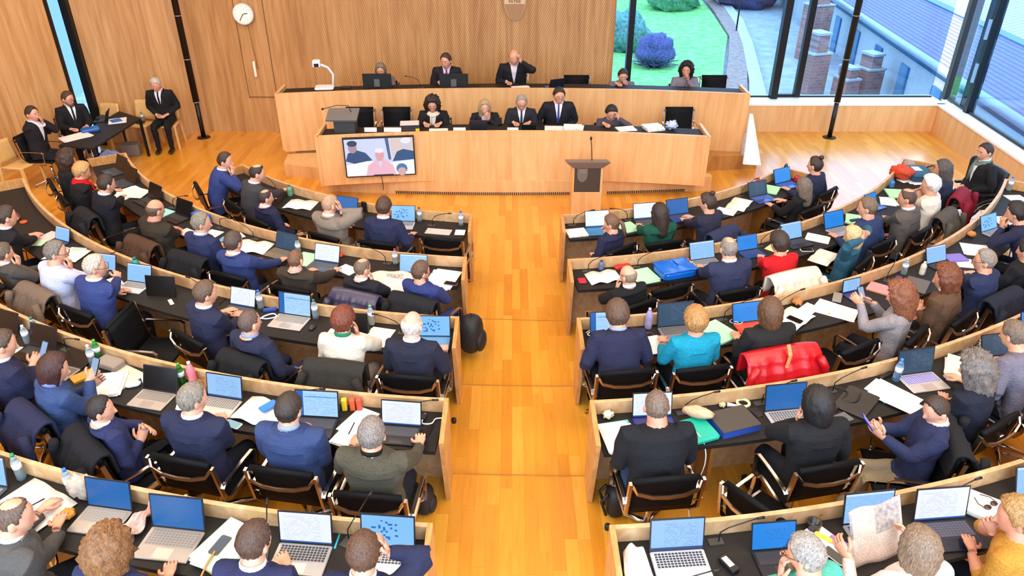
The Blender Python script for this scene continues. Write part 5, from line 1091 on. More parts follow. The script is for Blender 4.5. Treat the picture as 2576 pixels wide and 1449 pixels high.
# --- left row 1
lap('L1', 862, 545, 'laptop with blue screen before the person in taupe blazer', 'navy', DRK, yaw=-12)
lap('L1', 1012, 566, 'laptop with bright blue screen near the first row end', 'plates', SIL, yaw=-25)
nbk('L1', 765, 512, 'open newspaper with a black drawing on the first left desk', 20, .21, .30, name='newspaper', cat='newspaper')
pap('L1', 1103, 583, 'grey papers under a pair of glasses, first left desk', 0, .33, .16, col='b9b6b2')
pap('L1', 1160, 585, 'white leaflet in the corner of the first left desk', 5, .13, .15, col='eeeae6')
bt('L1', 740, 488, 'green tumbler on the first left desk', col='5f9478', cap='2c5a44', h=.16, r=.04, opaque=True)
bt('L1', 1056, 556, 'small water bottle with red label by the bright blue screen', cap='7a2a3a', h=.2)
bt('L1', 1160, 566, 'clear bottle with blue cap in the first left desk corner', cap='2456b4', h=.2)
bxs('L1', 925, 528, 'black phone standing upright on the first left desk', 'phone', 'standing_phone', (.08, .03, .15), '141416', bev=.01)
bxs('L1', 1042, 546, 'small yellow box beside the bright blue screen', 'box', 'snack_box', (.07, .05, .06), 'c9a01c')
mc('L1', 1085, 568, 'gooseneck microphone on the first left desk near the aisle'); mc('L1', 905, 535, 'gooseneck microphone beside the standing black phone', -1); mc('L1', 700, 478, 'gooseneck microphone far along the first left desk', -1)
# --- left row 2
lap('L2', 318, 428, 'open dark laptop at the far end of the second left desk', 'off', '3a3a3c', yaw=-30); lap('L2', 362, 452, 'second open dark laptop, next to the large papers', 'off', '3a3a3c', yaw=-25)
lap('L2', 398, 500, 'black laptop beside the large white papers', 'off', DRK, yaw=-10); lap('L2', 442, 552, 'black laptop before the bald person in brown suit', 'off', DRK, yaw=-10)
pap('L2', 338, 480, 'spread of large white papers under black sleeves', 15, .34, .42, .012, n=3); pap('L2', 372, 488, 'white sheet tucked beside the black laptops', 40, .2, .28)
pap('L2', 428, 530, 'pale turquoise folder between two black laptops', 10, .2, .24, .01, '8fd4cc', cat='folder', name='folder')
pap('L2', 470, 585, 'pink and white sheets before the bald person in brown', 0, .22, .16, col='ecd4cc'); pap('L2', 536, 588, 'white sheets before the grey-haired person in navy', 10, .2, .26)
ph('L2', 560, 603, 'phone with pale blue screen on white sheets', 20, scr='8fc8ec', dz=.006)
pap('L2', 600, 592, 'small white leaflet with a curled corner', -20, .16, .2)
nbk('L2', 645, 624, 'large open binder of white pages beside silver laptop', 14, .24, .30, th=.03)
lap('L2', 700, 640, 'silver laptop with green landscape screen', 'dark', '8d8778', '3a3632', yaw=6)
pap('L2', 778, 655, 'green folder behind the brown-haired head', 0, .24, .3, .012, 'a9dcb8', cat='folder', name='folder')
lap('L2', 806, 676, 'slate blue laptop with white document', 'white', '5a6676', yaw=-4)
pap('L2', 868, 678, 'pale blue leaflet under the stretched hand', -20, .24, .17, col='c9dcee')
bxs('L2', 850, 644, 'small red case on the second left desk', 'case', 'glasses_case', (.13, .07, .03), 'd8401c', bev=.02)
lap('L2', 1085, 706, 'silver laptop with pale blue screen near the aisle', 'sky', SIL, yaw=-4)
pap('L2', 1142, 690, 'broad white papers at the second left desk end', -3, .30, .42, .01, n=2); pap('L2', 1040, 700, 'white sheets left of the silver laptop near aisle', 10, .2, .3)
bt('L2', 1000, 652, 'water bottle with red cap on the second left desk', cap='c8141c', h=.2); bt('L2', 752, 640, 'water bottle with black cap behind the green folder', cap='2a2a30', h=.2)
bxs('L2', 525, 552, 'bright blue box on the second left desk', 'box', 'blue_box', (.26, .12, .12), '1e62c0', bev=.01)
ph('L2', 1128, 722, 'grey phone at the edge under white papers', 80, col='6a6a70')
mc('L2', 555, 575, 'gooseneck microphone near the bright blue box'); mc('L2', 640, 605, 'gooseneck microphone behind the open binder', -1); mc('L2', 985, 655, 'gooseneck microphone by the red-capped bottle', -1); mc('L2', 452, 520, 'gooseneck microphone behind the turquoise folder')
X, Y, z, f = T('L2', 975, 712, .06)
def news(u, v): a = (u-.5)*2; return (a*.30, (v-.5)*.46, .05*(1-a*a)+.05*math.sin(3*v)+.01*math.sin(7*a+4*v))
b = MB(); b.grid(news, 18, 14, .002); tag(b.build('newspaper', papermat('e4dccf', True), None, (X, Y-.05, z), ra(f, 14)), 'spread newspaper held over the second left desk', 'newspaper')
# --- left row 3
lap('L3', 150, 618, 'small tablet laptop beside the pink sheet', 'sky', '3c4c88', w_=.25, yaw=-30)
lap('L3', 255, 690, 'laptop with blue document half hidden by white hair', 'sky', DRK, w_=.28, yaw=-38); lap('L3', 342, 718, 'white laptop with bright blue document screen', 'sky', 'e4e2de', w_=.31, yaw=-30)
X, Y, z, f = T('L3', 410, 742)
t = thing('tablet_screen', 'black tablet standing on the third left desk', 'tablet', (X, Y, z), -.12); b = MB(); b.box((0, 0, .11), (.33, .012, .22), rx=-.25); b.build('tablet_body', plain('17130f', .3), t); b = MB(); b.box((0, .06, .07), (.2, .008, .14), rx=.55); b.build('kickstand', M_BLACK, t)
pap('L3', 135, 592, 'pink sheet before the clasped hands', 20, .2, .28, col='ecc4c4'); pap('L3', 115, 612, 'pale green note under the pink sheet', 40, .12, .16, col='b4d8b4')
nbk('L3', 110, 635, 'open white notebook before the striped shirt', 30, .22, .3); pap('L3', 205, 628, 'pale blue tablet folio with white sheets', -60, .22, .2, .01, '9fc8e8', cat='folio', name='tablet_folio')
pap('L3', 280, 712, 'white papers under the pointing hand', -20, .2, .28, .008, n=2); pap('L3', 430, 760, 'small pink note before the black tablet', 60, .04, .12, col='ecc8c0', cat='note')
bt('L3', 397, 694, 'tall teal bottle on the third left desk', col='0f8f84', cap='0c6a62', h=.24, r=.045, opaque=True)
bxs('L3', 60, 560, 'round orange lid on the third left desk', 'disc', 'orange_disc', (.09, .09, .02), 'd8501c', bev=.045); bxs('L3', 40, 548, 'dark red pouch on the third left desk', 'pouch', 'pouch', (.2, .1, .04), '5a2a30', bev=.03)
ph('L3', 561, 750, 'dark round phone charger on the third left desk', 10, col='3a1c18')
lap('L3', 604, 782, 'grey laptop with blank white screen', 'white', '5c6068', yaw=-6, w_=.3); lap('L3', 728, 812, 'silver laptop with blue mail window', 'mail', 'c4bfb8', '6a6660', .36, yaw=-4, opn=104)
mouse('L3', 786, 826, 'black mouse right of the blue mail laptop')
bt('L3', 652, 768, 'water bottle with bright blue cap', cap='2b62e0', h=.22); bt('L3', 792, 800, 'water bottle with green cap behind the mouse', cap='157a4a', h=.22); bt('L3', 940, 810, 'water bottle with pale green cap by black tablet', cap='6aa890', h=.22)
bxs('L3', 620, 790, 'bright pink charger on the third left desk', 'charger', 'charger', (.06, .05, .03), 'e44ab4', bev=.015); X, Y, z, f = T('L3', 665, 800); cable([(X-.05, Y-.08, z+.01), (X, Y, z+.02), (X+.08, Y+.05, z+.02), (X+.12, Y+.01, z+.01), (X+.04, Y-.03, z+.01), (X-.03, Y-.02, z+.01)], 'coiled white cable by the bright pink charger', 'd8dcf0', .008)
bxs('L3', 680, 782, 'blue bundle beside the coiled white cable', 'bundle', 'blue_bundle', (.14, .04, .03), '2c4a9c', yaw=30, bev=.015)
bxs('L3', 912, 838, 'black tablet propped up left of the white papers', 'tablet', 'black_tablet', (.14, .02, .22), '0d0d10', yaw=6, bev=.008)
pap('L3', 838, 846, 'white leaflet left of the auburn-haired head', 0, .16, .24); pap('L3', 960, 850, 'white curled sheets between cardigan and bald head', -8, .24, .3, .008, n=2)
lap('L3', 1088, 866, 'pale blue laptop at the third left desk end', 'plates', '6fa4cc', '5b92c0', .33, yaw=-10, opn=102)
mc('L3', 1000, 838, 'gooseneck microphone behind the curled sheets', -1); mc('L3', 560, 738, 'gooseneck microphone behind the round charger', -1); mc('L3', 310, 662, 'gooseneck microphone behind the white laptop', 1)
# --- left row 4
lap('L4', 40, 862, 'dark laptop at the left edge of the fourth desk', 'off', '56524e', yaw=-14); lap('L4', 75, 925, 'silver laptop base under the phone hands', 'off', '9c948c', yaw=-14, opn=175)
lap('L4', 140, 880, 'dark-lidded laptop before the blue jacket', 'off', '2a2420', yaw=-14); lap('L4', 382, 1008, 'grey-framed laptop with brown dark screen', 'off', 'a8a098', '6c665e', .33, yaw=-10)
bt('L4', 92, 850, 'water bottle with dark green cap at left edge', cap='14705a', h=.24); bt('L4', 110, 872, 'second clear bottle beside the dark green cap', cap='e0e0e6', h=.2); bt('L4', 198, 902, 'clear bottle with white cap, fourth left desk', cap='dcdce2', h=.22)
bt('L4', 232, 908, 'light green bottle left of the papers', col='4fb860', cap='3c9c2c', h=.23); bt('L4', 462, 970, 'green bottle beside the pink flask', col='3c9c3c', cap='2c8c24', h=.24); bt('L4', 490, 968, 'pink metal flask beside the green bottle', col='dc7c88', cap='c0c0c4', h=.25, r=.036, opaque=True)
bxs('L4', 190, 915, 'golden wooden box beside the phone hands', 'box', 'wooden_box', (.12, .22, .02), 'c08a2c', yaw=-20); bxs('L4', 278, 912, 'grey crate with handle slot behind papers', 'crate', 'plastic_crate', (.24, .14, .06), '8a8078', bev=.02)
pap('L4', 68, 872, 'small white sheets by the left edge bottles', 20, .22, .12); pap('L4', 325, 925, 'loose pile of white papers and envelope', 35, .25, .32, .03, n=5); pap('L4', 352, 918, 'beige catalogue under the white pile', -10, .3, .3, .008, 'd0c4b0')
bxs('L4', 305, 972, 'white spoon-shaped mouse before the pile', 'mouse', 'white_mouse', (.07, .13, .025), 'e0dcd8', yaw=-50, bev=.034); bxs('L4', 342, 962, 'white charger block near the white mouse', 'charger', 'charger', (.05, .12, .03), 'e6e2dc', yaw=50, bev=.01)
pap('L4', 432, 1040, 'slim white folder right of the brown screen', 28, .08, .34, .01, 'e2ddd6', cat='folder', name='folder')
cr('L4', 522, 985, .07, '8a5a2c', 'brown pretzel bread behind the grey head', 'bread', 'bread', amp=.5)
lap('L4', 568, 1032, 'silver laptop with mail screen before grey hair', 'doc', 'c0b8b0', '6a665e', .33, yaw=-4, opn=104); ph('L4', 590, 1062, 'white phone under the typing hand', 80, col='d8e4e8', scr='a8dce4')
nbk('L4', 645, 1040, 'open magazine with curled pages and blue case', -8, .24, .30, th=.035); bxs('L4', 655, 1022, 'bright blue phone case on the open magazine', 'case', 'phone_case', (.08, .15, .016), '1f78d8', yaw=-28, dz=.036, bev=.01); bxs('L4', 690, 1062, 'round yellow coaster by the blue suit', 'coaster', 'coaster', (.1, .1, .008), 'e8b818', bev=.05)
lap('L4', 790, 1085, 'black laptop with blue-bordered mail screen', 'mail', '26262c', '46464e', .36, yaw=-10, opn=104)
for i, (x, c_, lb) in enumerate(((820, 'd8a818', 'flat yellow snack box by the rail'), (848, '4f9c2c', 'green snack packet standing by the rail'), (868, 'e8c428', 'yellow snack packet among the row of packets'), (888, 'd8582c', 'orange snack packet second from the right'), (905, 'c84a30', 'red snack packet at the right of the row'))):
    o = bxs('L4', x, 1030, lb, 'snack packet', 'snack_packet', (.045, .05, .04 if i == 0 else .11), c_, yaw=15, bev=.01); o['group'] = 'snack packets by the rail'
pap('L4', 862, 1080, 'white notepad with a pen on top', -16, .24, .33, .02, 'f2efe9', n=2); pap('L4', 897, 1060, 'printed sheets beneath the notepad', -20, .2, .32)
X, Y, z, f = T('L4', 856, 1068, .022); b = MB(); b.tube([(0, -.07, 0), (0, .07, 0)], .005, 8); tag(b.build('pen', M_BLACK, None, (X, Y, z), -.15), 'black pen lying on the white notepad', 'pen')
lap('L4', 985, 1096, 'black laptop with white mail window near aisle', 'white', '2c2b2d', '46464a', .33, yaw=0, opn=104); ph('L4', 1046, 1080, 'black phone on the fourth left desk', -8)
X, Y, z, f = T('L4', 1078, 1056); cable([(X-.1, Y+.03, z+.006), (X-.03, Y+.06, z+.01), (X-.05, Y-.05, z+.01), (X+.03, Y-.07, z+.02), (X+.06, Y, z+.01), (X+.13, Y+.01, z+.01)], 'white charging cable coiled by the aisle corner', r=.006); bxs('L4', 1055, 1052, 'black adapter tangled with white charging cable', 'adapter', 'adapter', (.11, .06, .03), '141416', bev=.01)
mc('L4', 1020, 1048, 'gooseneck microphone at the fourth left desk corner'); mc('L4', 740, 1018, 'gooseneck microphone left of the blue mail screen'); mc('L4', 205, 872, 'gooseneck microphone behind the clear bottle')
# --- left row 5
lap('L5', 18, 1255, 'laptop with cyan table at the left edge', 'sky', '55565e', '8f8a84', .36, yaw=-16, opn=104); lap('L5', 236, 1292, 'silver laptop with dark blue document', 'navy', 'a8a29a', '8b857e', .34, yaw=-12, opn=104); lap('L5', 400, 1368, 'large silver laptop with plain dark blue screen', 'navy', '9a938c', '7c766f', .38, yaw=-10, opn=104)
lap('L5', 722, 1405, 'silver laptop with blank white screen, fifth row', 'white', 'a0a0a0', '2c2c30', .36, yaw=-6, opn=104); lap('L5', 968, 1418, 'white laptop with medium blue screen', 'plates', 'dcdcde', '3c3c42', .36, yaw=0, opn=104)
bt('L5', 104, 1212, 'water bottle with green cap, fifth left desk', cap='178a50', h=.24); bt('L5', 160, 1232, 'water bottle with blue cap, fifth left desk', cap='1f6ce0', h=.24); bt('L5', 490, 1300, 'grey-capped bottle behind the green folders', cap='b0aca4', col='d0d4c0', h=.22)
cr('L5', 138, 1212, .045, 'd88a2c', 'orange snack bag between the two bottles', 'bag', 'snack_bag'); bxs('L5', 182, 1240, 'black phone standing by the paper bag', 'phone', 'standing_phone', (.08, .03, .15), '161412', bev=.012)
cr('L5', 215, 1228, .085, 'b8a898', 'crumpled beige paper bag on the fifth desk', 'paper bag', 'paper_bag', amp=.35, sq=(1, .8, 1.1))
X, Y, z, f = T('L5', 82, 1255, .01); b = MB(); b.tube([(0, -.07, 0), (0, .07, 0)], .008, 8); tag(b.build('pen', plain('1c5cc8', .4), None, (X, Y, z), -.6), 'thick blue marker at the left edge desk', 'pen')
mouse('L5', 298, 1302, 'grey mouse right of the silver laptop', '8a8884')
X, Y, z, f = T('L5', 350, 1295); b = MB(); ph5 = RNG.uniform(0, 6, 3)
b.grid(lambda u, v: ((u-.5)*.11*(1+.3*math.sin(6*v)), (v-.5)*.30, .03+.03*abs(math.sin(9*u+4*v))+.02*math.sin(13*v)), 18, 30, .01); tag(b.build('silk_scarf', plain('c8a49a', .5, name='printed_silk', var=.5, bscale=26), None, (X, Y, z), -.35), 'crumpled pink printed silk scarf beside the laptop', 'scarf')
nbk('L5', 180, 1350, 'large open white notebook under grey sleeve', -14, .25, .36, th=.02); X, Y, z, f = T('L5', 190, 1338, .03); b = MB(); b.tube([(0, -.06, 0), (0, .06, 0)], .005, 8); tag(b.build('pen', M_BLACK, None, (X, Y, z), -.7), 'black pen on the open white notebook', 'pen')
pap('L5', 530, 1345, 'stack of pale green folders under a phone', -16, .27, .36, .05, 'dfe8dc', n=4, cover='b4e0bc', cat='folders', name='folder_stack'); ph('L5', 512, 1335, 'bronze phone with lit screen on green folders', -8, dz=.055, col='5a4a34', scr='4a6478')
pap('L5', 590, 1388, 'yellow folder under a pink notebook', -22, .25, .33, .01, 'e8d468', cat='folder', name='folder'); pap('L5', 590, 1382, 'pink striped leaflet on the yellow folder', -22, .07, .2, .006, 'd8a8d0', dz=.012, cat='leaflet', name='leaflet'); pap('L5', 612, 1385, 'black notebook on the yellow folder', -22, .1, .2, .014, '1c1618', dz=.012, cat='notebook', name='notebook')
bxs('L5', 617, 1333, 'bright yellow highlighter on the fifth left desk', 'highlighter', 'highlighter', (.11, .03, .02), 'e8ec1c', yaw=-15, bev=.008)
X, Y, z, f = T('L5', 808, 1353, .008); b = MB(); b.tube([(0, -.06, 0), (0, .06, 0)], .007, 8); tag(b.build('pen', plain('2cb8d8', .4), None, (X, Y, z), -.08), 'cyan pen lying alone on the fifth left desk', 'pen')
mouse('L5', 1036, 1420, 'black mouse at the fifth left desk corner'); mc('L5', 868, 1358, 'gooseneck microphone between the two rightmost laptops'); mc('L5', 618, 1318, 'gooseneck microphone behind the yellow highlighter')
# --- right row 1
lap('R1', 1494, 584, 'blue laptop with white screen at the first right desk', 'white', '2f7cae', '2a70a0', .33, yaw=4); lap('R1', 1617, 552, 'laptop with white text beside the green sweater', 'white', '34363c', yaw=14); lap('R1', 1715, 550, 'laptop with deep blue screen before the hair bun', 'navy', '3450a0', yaw=12)
lap('R1', 1925, 500, 'laptop with near-black screen on the first right desk', 'dark', '3a56a4', '44609c', yaw=26); lap('R1', 1982, 468, 'laptop with blue screen at the far first right desk', 'blue', '2c54a8', '3460a8', yaw=30)
pap('R1', 1443, 580, 'printed booklet at the aisle corner, first right desk', 4, .26, .22, .02); pap('R1', 1586, 568, 'green folder left of the green sweater', 10, .24, .28, .012, 'a8e0b8', cat='folder', name='folder'); pap('R1', 1742, 594, 'cream sheet in the lap below the denim sleeves', 0, .2, .26, col='ece4c8', dz=-.10) if False else None
pap('R1', 1826, 532, 'single white sheet near the first right desk edge', 30, .2, .26); nbk('R1', 1882, 512, 'open cream notebook before the near-black screen', 24, .22, .26, col='ece6d4'); pap('R1', 1957, 474, 'pale green folder between the two far laptops', 20, .3, .24, .016, 'a8e0b0', cat='folder', name='folder'); pap('R1', 1988, 449, 'small white sheet at the far end desk corner', 20, .2, .1)
bt('R1', 1922, 482, 'bright red tumbler behind the near-black laptop', col='c01424', cap='c01424', h=.2, r=.034, opaque=True); bt('R1', 1971, 432, 'tall black bottle with silver cap, far corner', col='23242e', cap='a8a8b0', h=.24, r=.034, opaque=True); bt('R1', 2003, 456, 'short red cup held at the far end', col='c0182c', cap='c0182c', h=.1, r=.04, opaque=True)
mc('R1', 1430, 562, 'gooseneck microphone at the first right aisle corner', 1); mc('R1', 1568, 535, 'gooseneck microphone between the two white screens', -1); mc('R1', 1862, 492, 'gooseneck microphone left of the near-black screen')
# --- right row 2
nbk('R2', 1520, 694, 'thick open diary near the aisle, second right desk', 6, .19, .26, th=.03); bxs('R2', 1455, 707, 'bright red phone lying near the aisle corner', 'phone', 'red_phone', (.09, .11, .012), 'd81c3c', bev=.012); bxs('R2', 1572, 672, 'red and black glasses case by the diary', 'case', 'glasses_case', (.2, .07, .04), 'b0241c', yaw=5, bev=.02)
pap('R2', 1620, 692, 'green folder under white sheets beside blue bag', 8, .26, .3, .015, 'a8e0b8', n=2, cat='folder', name='folder')
X, Y, z, f = T('R2', 1690, 690); t = thing('satchel', 'shiny bright blue satchel on the second right desk', 'bag', (X, Y, z), ra(f, 4)); MBL = plain('0f62c8', .25, name='blue_vinyl', bump=.3, bscale=14)
b = MB(); b.box((0, 0, .05), (.42, .30, .10), bev=.05); b.build('satchel_body', MBL, t); b = MB(); b.grid(lambda u, v: ((u-.5)*.42, (v-.5)*.31+.01, .105+.03*math.sin(pi*u)*math.sin(pi*v)+.004*math.sin(19*u+9*v)), 16, 12, .014); b.build('flap', MBL, t); b = MB(); b.tube([(0, .06, .14), (0, -.06, .145)], .006, 6); b.build('zip_seam', plain('0a3c8c', .4), t)
for i, (x, y, c_, lb) in enumerate(((1718, 664, 'd8703c', 'peach-coloured apple beside the blue satchel'), (1731, 668, 'd8d03c', 'yellow-green apple beside the blue satchel'), (1724, 660, 'c8483c', 'red apple behind the yellow-green apple'))):
    X, Y, z, f = T('R2', x, y); b = MB(); b.ball((0, 0, .032), (.035, .035, .032), 14, 10, lambda d: 1-.12*max(0, abs(d[2])-.8)/.2); a_ = b.build('apple', plain(c_, .35), None, (X, Y, z)); tag(a_, lb, 'fruit', 'apples beside the blue satchel'); b = MB(); b.tube([(0, 0, .058), (.003, 0, .074)], .002, 5); b.build('stem', plain('4a2c14', .7), a_)
lap('R2', 1778, 665, 'silver laptop with pale blue screen, second right desk', 'sky', 'b0b4b8', yaw=6); lap('R2', 1892, 640, 'tablet with deep blue screen before red sweater', 'blue', '22509c', w_=.28, yaw=10); lap('R2', 2006, 614, 'dark laptop with pale document beyond red sweater', 'sky', '2a2c34', yaw=14); lap('R2', 2112, 582, 'silver laptop with vivid blue screen', 'blue', 'b4b4b8', '5a5a60', yaw=22)
lap('R2', 2180, 515, 'tablet with blue screen behind the grey-haired head', 'blue', '3c60b0', w_=.24, yaw=24)
pap('R2', 1935, 622, 'pale yellow sheet behind the short dark hair', 20, .16, .24, col='e8e0a0'); pap('R2', 2056, 600, 'printed sheets right of the pale document laptop', 30, .22, .28); ph('R2', 2037, 630, 'white-framed phone before the teal sweater', 60, col='e6e2e0'); nbk('R2', 2072, 648, 'cream notebook on the desk edge by teal sleeve', 20, .2, .24, col='ece6d4')
pap('R2', 2134, 550, 'pale green folders behind the silver laptop', 30, .3, .26, .03, 'd8ecd8', n=3, cover='a4e0b4', cat='folders', name='folder_stack'); bxs('R2', 2132, 548, 'dark glasses case on the pale green folders', 'case', 'glasses_case', (.05, .15, .02), '1a1c24', yaw=70, dz=.034, bev=.01)
pap('R2', 2232, 485, 'pale green folder with pen before grey-brown suit', 34, .3, .24, .02, 'a8e4b4', cat='folder', name='folder'); pap('R2', 2232, 508, 'white papers beside the grey-brown suit', 30, .28, .2, .008, n=2); pap('R2', 2300, 456, 'white sheets before the white shirt', 40, .26, .2, .006, n=2); pap('R2', 2275, 455, 'small white booklet left of the white sheets', 60, .14, .18)
cr('R2', 2262, 440, .11, 'c8401c', 'bright orange bag at the second right desk end', 'bag', 'orange_bag', sq=(.7, 1.5, .9)); cr('R2', 2290, 418, .10, '9c8478', 'grey knitted hat on the desk end', 'hat', 'knitted_hat', amp=.15)
X, Y, z, f = T('R2', 2310, 428); t = thing('tote_bag', 'dark teal tote bag lying on the second right desk', 'bag', (X, Y, z), ra(f, 30)); b = MB(); b.box((0, 0, .06), (.42, .34, .12), bev=.06); b.build('bag_body', plain('1c4a66', .6, name='teal_canvas', bump=.4, bscale=12), t); b = MB(); b.box((.03, .03, .123), (.16, .11, .004)); b.build('tag_card', plain('e4e4ea', .5), t)
b = MB(); b.tube([(-.15, -.15, .12), (-.1, -.2, .17), (.05, -.2, .17), (.1, -.15, .12)], .01, 6); b.build('handle', plain('16384e', .6), t)
bt('R2', 2228, 468, 'blue thermos cup by the orange bag', col='3c78b4', cap='2c5c94', h=.12, r=.036, opaque=True); cr('R2', 2050, 560, .035, 'c89048', 'small brown bread roll by the rail', 'bread', 'bread_roll', amp=.1)
mc('R2', 1470, 665, 'gooseneck microphone at the second right aisle corner'); mc('R2', 1585, 655, 'gooseneck microphone behind the red glasses case'); mc('R2', 1900, 610, 'gooseneck microphone behind the blue tablet'); bt('R2', 1503, 660, 'small dark clip bottle near the aisle corner', col='5a6a8c', cap='22283c', h=.12, opaque=True)
# --- right row 3
lap('R3', 1528, 850, 'laptop with blue screen hidden by navy blazer', 'mail', '3c4c60', yaw=4); X, Y, z, f = T('R3', 1483, 845); cable([(X-.06, Y+.04, z+.01), (X, Y+.08, z+.02), (X+.06, Y+.03, z+.03), (X, Y-.03, z+.02), (X-.05, Y, z+.02), (X+.03, Y+.06, z+.03), (X+.07, Y-.03, z+.01)], 'tangled white cables at the third right aisle corner', r=.006)
bt('R3', 1631, 822, 'lavender bottle on the third right desk', col='9f98c4', cap='b8b4d0', h=.23, r=.036, opaque=True); ph('R3', 1648, 848, 'pink phone lying by the turquoise sleeve', 18, col='e0a49c')
lap('R3', 1700, 842, 'large laptop with dark grey table screen', 'dark', '8a8a90', '3c3c40', .38, yaw=4, opn=104); pap('R3', 1706, 852, 'white papers left of the blond head', 6, .26, .26, .02, n=2, dz=.018); pap('R3', 1800, 850, 'green folder right of the blonde head', 20, .27, .34, .02, 'a8e4bc', cat='folder', name='folder')
lap('R3', 1888, 828, 'orange-covered laptop with blue screen', 'blue', 'd8481c', 'd0441a', .31, yaw=8); X, Y, z, f = T('R3', 1853, 812); cable([(X+.08*math.cos(t)*(1-.05*i), Y+.05*math.sin(t), z+.004+.003*i) for i, t in enumerate(np.linspace(0, 11, 12))], 'white cable coil left of the orange laptop', r=.004)
nbk('R3', 2000, 812, 'white open diary under a black phone', 24, .2, .27); ph('R3', 2003, 815, 'black phone on the white open diary', 24, dz=.024); pap('R3', 2030, 782, 'white sheet behind the open diary', 22, .28, .15); pap('R3', 2098, 782, 'large white papers overhanging the desk edge', 30, .27, .40, .008, n=2)
bxs('R3', 2108, 748, 'grey slim case behind the large papers', 'case', 'grey_case', (.09, .2, .02), '8a8680', yaw=-50, bev=.01); lap('R3', 2150, 745, 'tablet with deep blue list before the phone hands', 'doc', '3c3c88', w_=.23, yaw=10, opn=100)
pap('R3', 2215, 728, 'orange and pink folder beside the tablet', 24, .2, .26, .014, 'e8a068', cover='e88a8c', cat='folder', name='folder'); bxs('R3', 2312, 722, 'closed grey laptop with white edge', 'laptop', 'closed_laptop', (.33, .23, .018), '5c5654', yaw=24, bev=.012)
bt('R3', 2272, 690, 'clear bottle with pale cap, third right desk', cap='b8c0d0', h=.2); bt('R3', 2318, 690, 'small cream bottle beside the closed laptop', col='d8d0c0', cap='e0dcd4', h=.16, opaque=True); bxs('R3', 2235, 700, 'purple pouch behind the orange folder', 'pouch', 'pouch', (.14, .07, .03), '5a3470', yaw=30, bev=.02)
lap('R3', 2372, 672, 'laptop with pale blue document before navy sweater', 'sky', '2c2e34', w_=.3, yaw=28); bxs('R3', 2402, 652, 'violet notebook right of the pale blue document', 'notebook', 'violet_notebook', (.17, .24, .02), '7a68c0', yaw=60, bev=.008); pap('R3', 2436, 665, 'white papers in front of the glasses', 40, .22, .3, .008, n=2); pap('R3', 2445, 628, 'wide white papers above the violet notebook', 36, .32, .3, .008, n=2)
lap('R3', 2508, 590, 'silver laptop with teal picture at the right', 'plates', 'a8a8b0', '5c5c64', .31, yaw=34); pap('R3', 2530, 555, 'white papers behind the teal picture laptop', 40, .24, .3, .008, n=2); cr('R3', 2430, 592, .05, 'c88040', 'orange-brown bread by the right rail', 'bread', 'bread_roll', amp=.2); pap('R3', 2550, 500, 'white sheets at the far end of the third right desk', 40, .3, .24)
cr('R3', 2085, 792, .012, 'b8d83c', 'tiny lime scrap on the third right desk', 'scrap', 'lime_scrap', n=8); cr('R3', 1995, 770, .045, 'c07a3c', 'croissant by the rail above the white sheet', 'bread', 'croissant', amp=.4)
mc('R3', 1960, 770, 'gooseneck microphone by the croissant', 1); mc('R3', 1815, 805, 'gooseneck microphone left of the orange laptop', 1); mc('R3', 2210, 690, 'gooseneck microphone behind the purple pouch', 1); bt('R3', 2532, 470, 'blue-capped bottle on the far rail end', cap='2456a4', h=.2)
# --- right row 4
cr('R4', 1515, 1035, .04, 'e8e0c0', 'crumpled white tissue in the desk corner', 'tissue', 'tissue', amp=.5); pap('R4', 1540, 1090, 'pile of white sheets on a turquoise folder', 6, .24, .34, .02, n=3); pap('R4', 1546, 1098, 'turquoise folder under the white sheets', 8, .27, .35, .004, '5ab4b4', cat='folder', name='folder')
lap('R4', 1612, 1080, 'laptop with bright white screen behind bald head', 'white', '2a2f9c', w_=.33, yaw=4, opn=104)
X, Y, z, f = T('R4', 1757, 1090); b = MB(); b.box((0, 0, .025), (.24, .28, .05), bev=.03); tag(b.build('folder_bag', plain('10a890', .5, name='turquoise_nylon', bump=.3, bscale=12), None, (X, Y, z), ra(f, 12)), 'bright turquoise case with white cable', 'case')
X, Y, z, f = T('R4', 1755, 1058, .02); crumple(X, Y, z+.02, .11, 'c8a888', 'beige cloth pouch on the turquoise case', 'pouch', 'cloth_pouch', amp=.15, sq=(1.15, .55, .4), rz=-.35)
X, Y, z, f = T('R4', 1843, 1068); t = thing('document_box', 'flat dark document box with blue edges', 'box', (X, Y, z), ra(f, 8)); b = MB(); b.box((0, 0, .03), (.34, .26, .06)); b.build('box_body', plain('2a4aa0', .4), t); b = MB(); b.box((0, .0, .062), (.345, .262, .004)); b.build('lid', plain('3a3430', .45), t)
X, Y, z, f = T('R4', 1868, 1015); b = MB(); b.tube([(.05*math.cos(a), .05*math.sin(a), .012) for a in np.linspace(0, 2*pi, 18, endpoint=False)], .013, 8, closed=True); tag(b.build('cable_ring', plain('e8d8b0', .6), None, (X, Y, z)), 'cream roll of cable by the rail', 'cable')
X, Y, z, f = T('R4', 1848, 1022); b = MB(); b.tube([(-.07, 0, .018), (.05, -.02, .012)], [.02, .004], 8); tag(b.build('paper_cone', plain('e8e4de', .6), None, (X, Y, z)), 'white paper cone by the cream roll', 'cone'); cr('R4', 1815, 1018, .025, 'd8d0a0', 'crumpled cream wrapper by the rail', 'wrapper', 'wrapper', amp=.5)
ph('R4', 1912, 1032, 'black phone left of the blue screen', 14, col='2a2224'); lap('R4', 1978, 1045, 'laptop with vivid blue screen before black hair', 'navy', 'c4c4c8', '4c4c50', .36, yaw=10, opn=104)
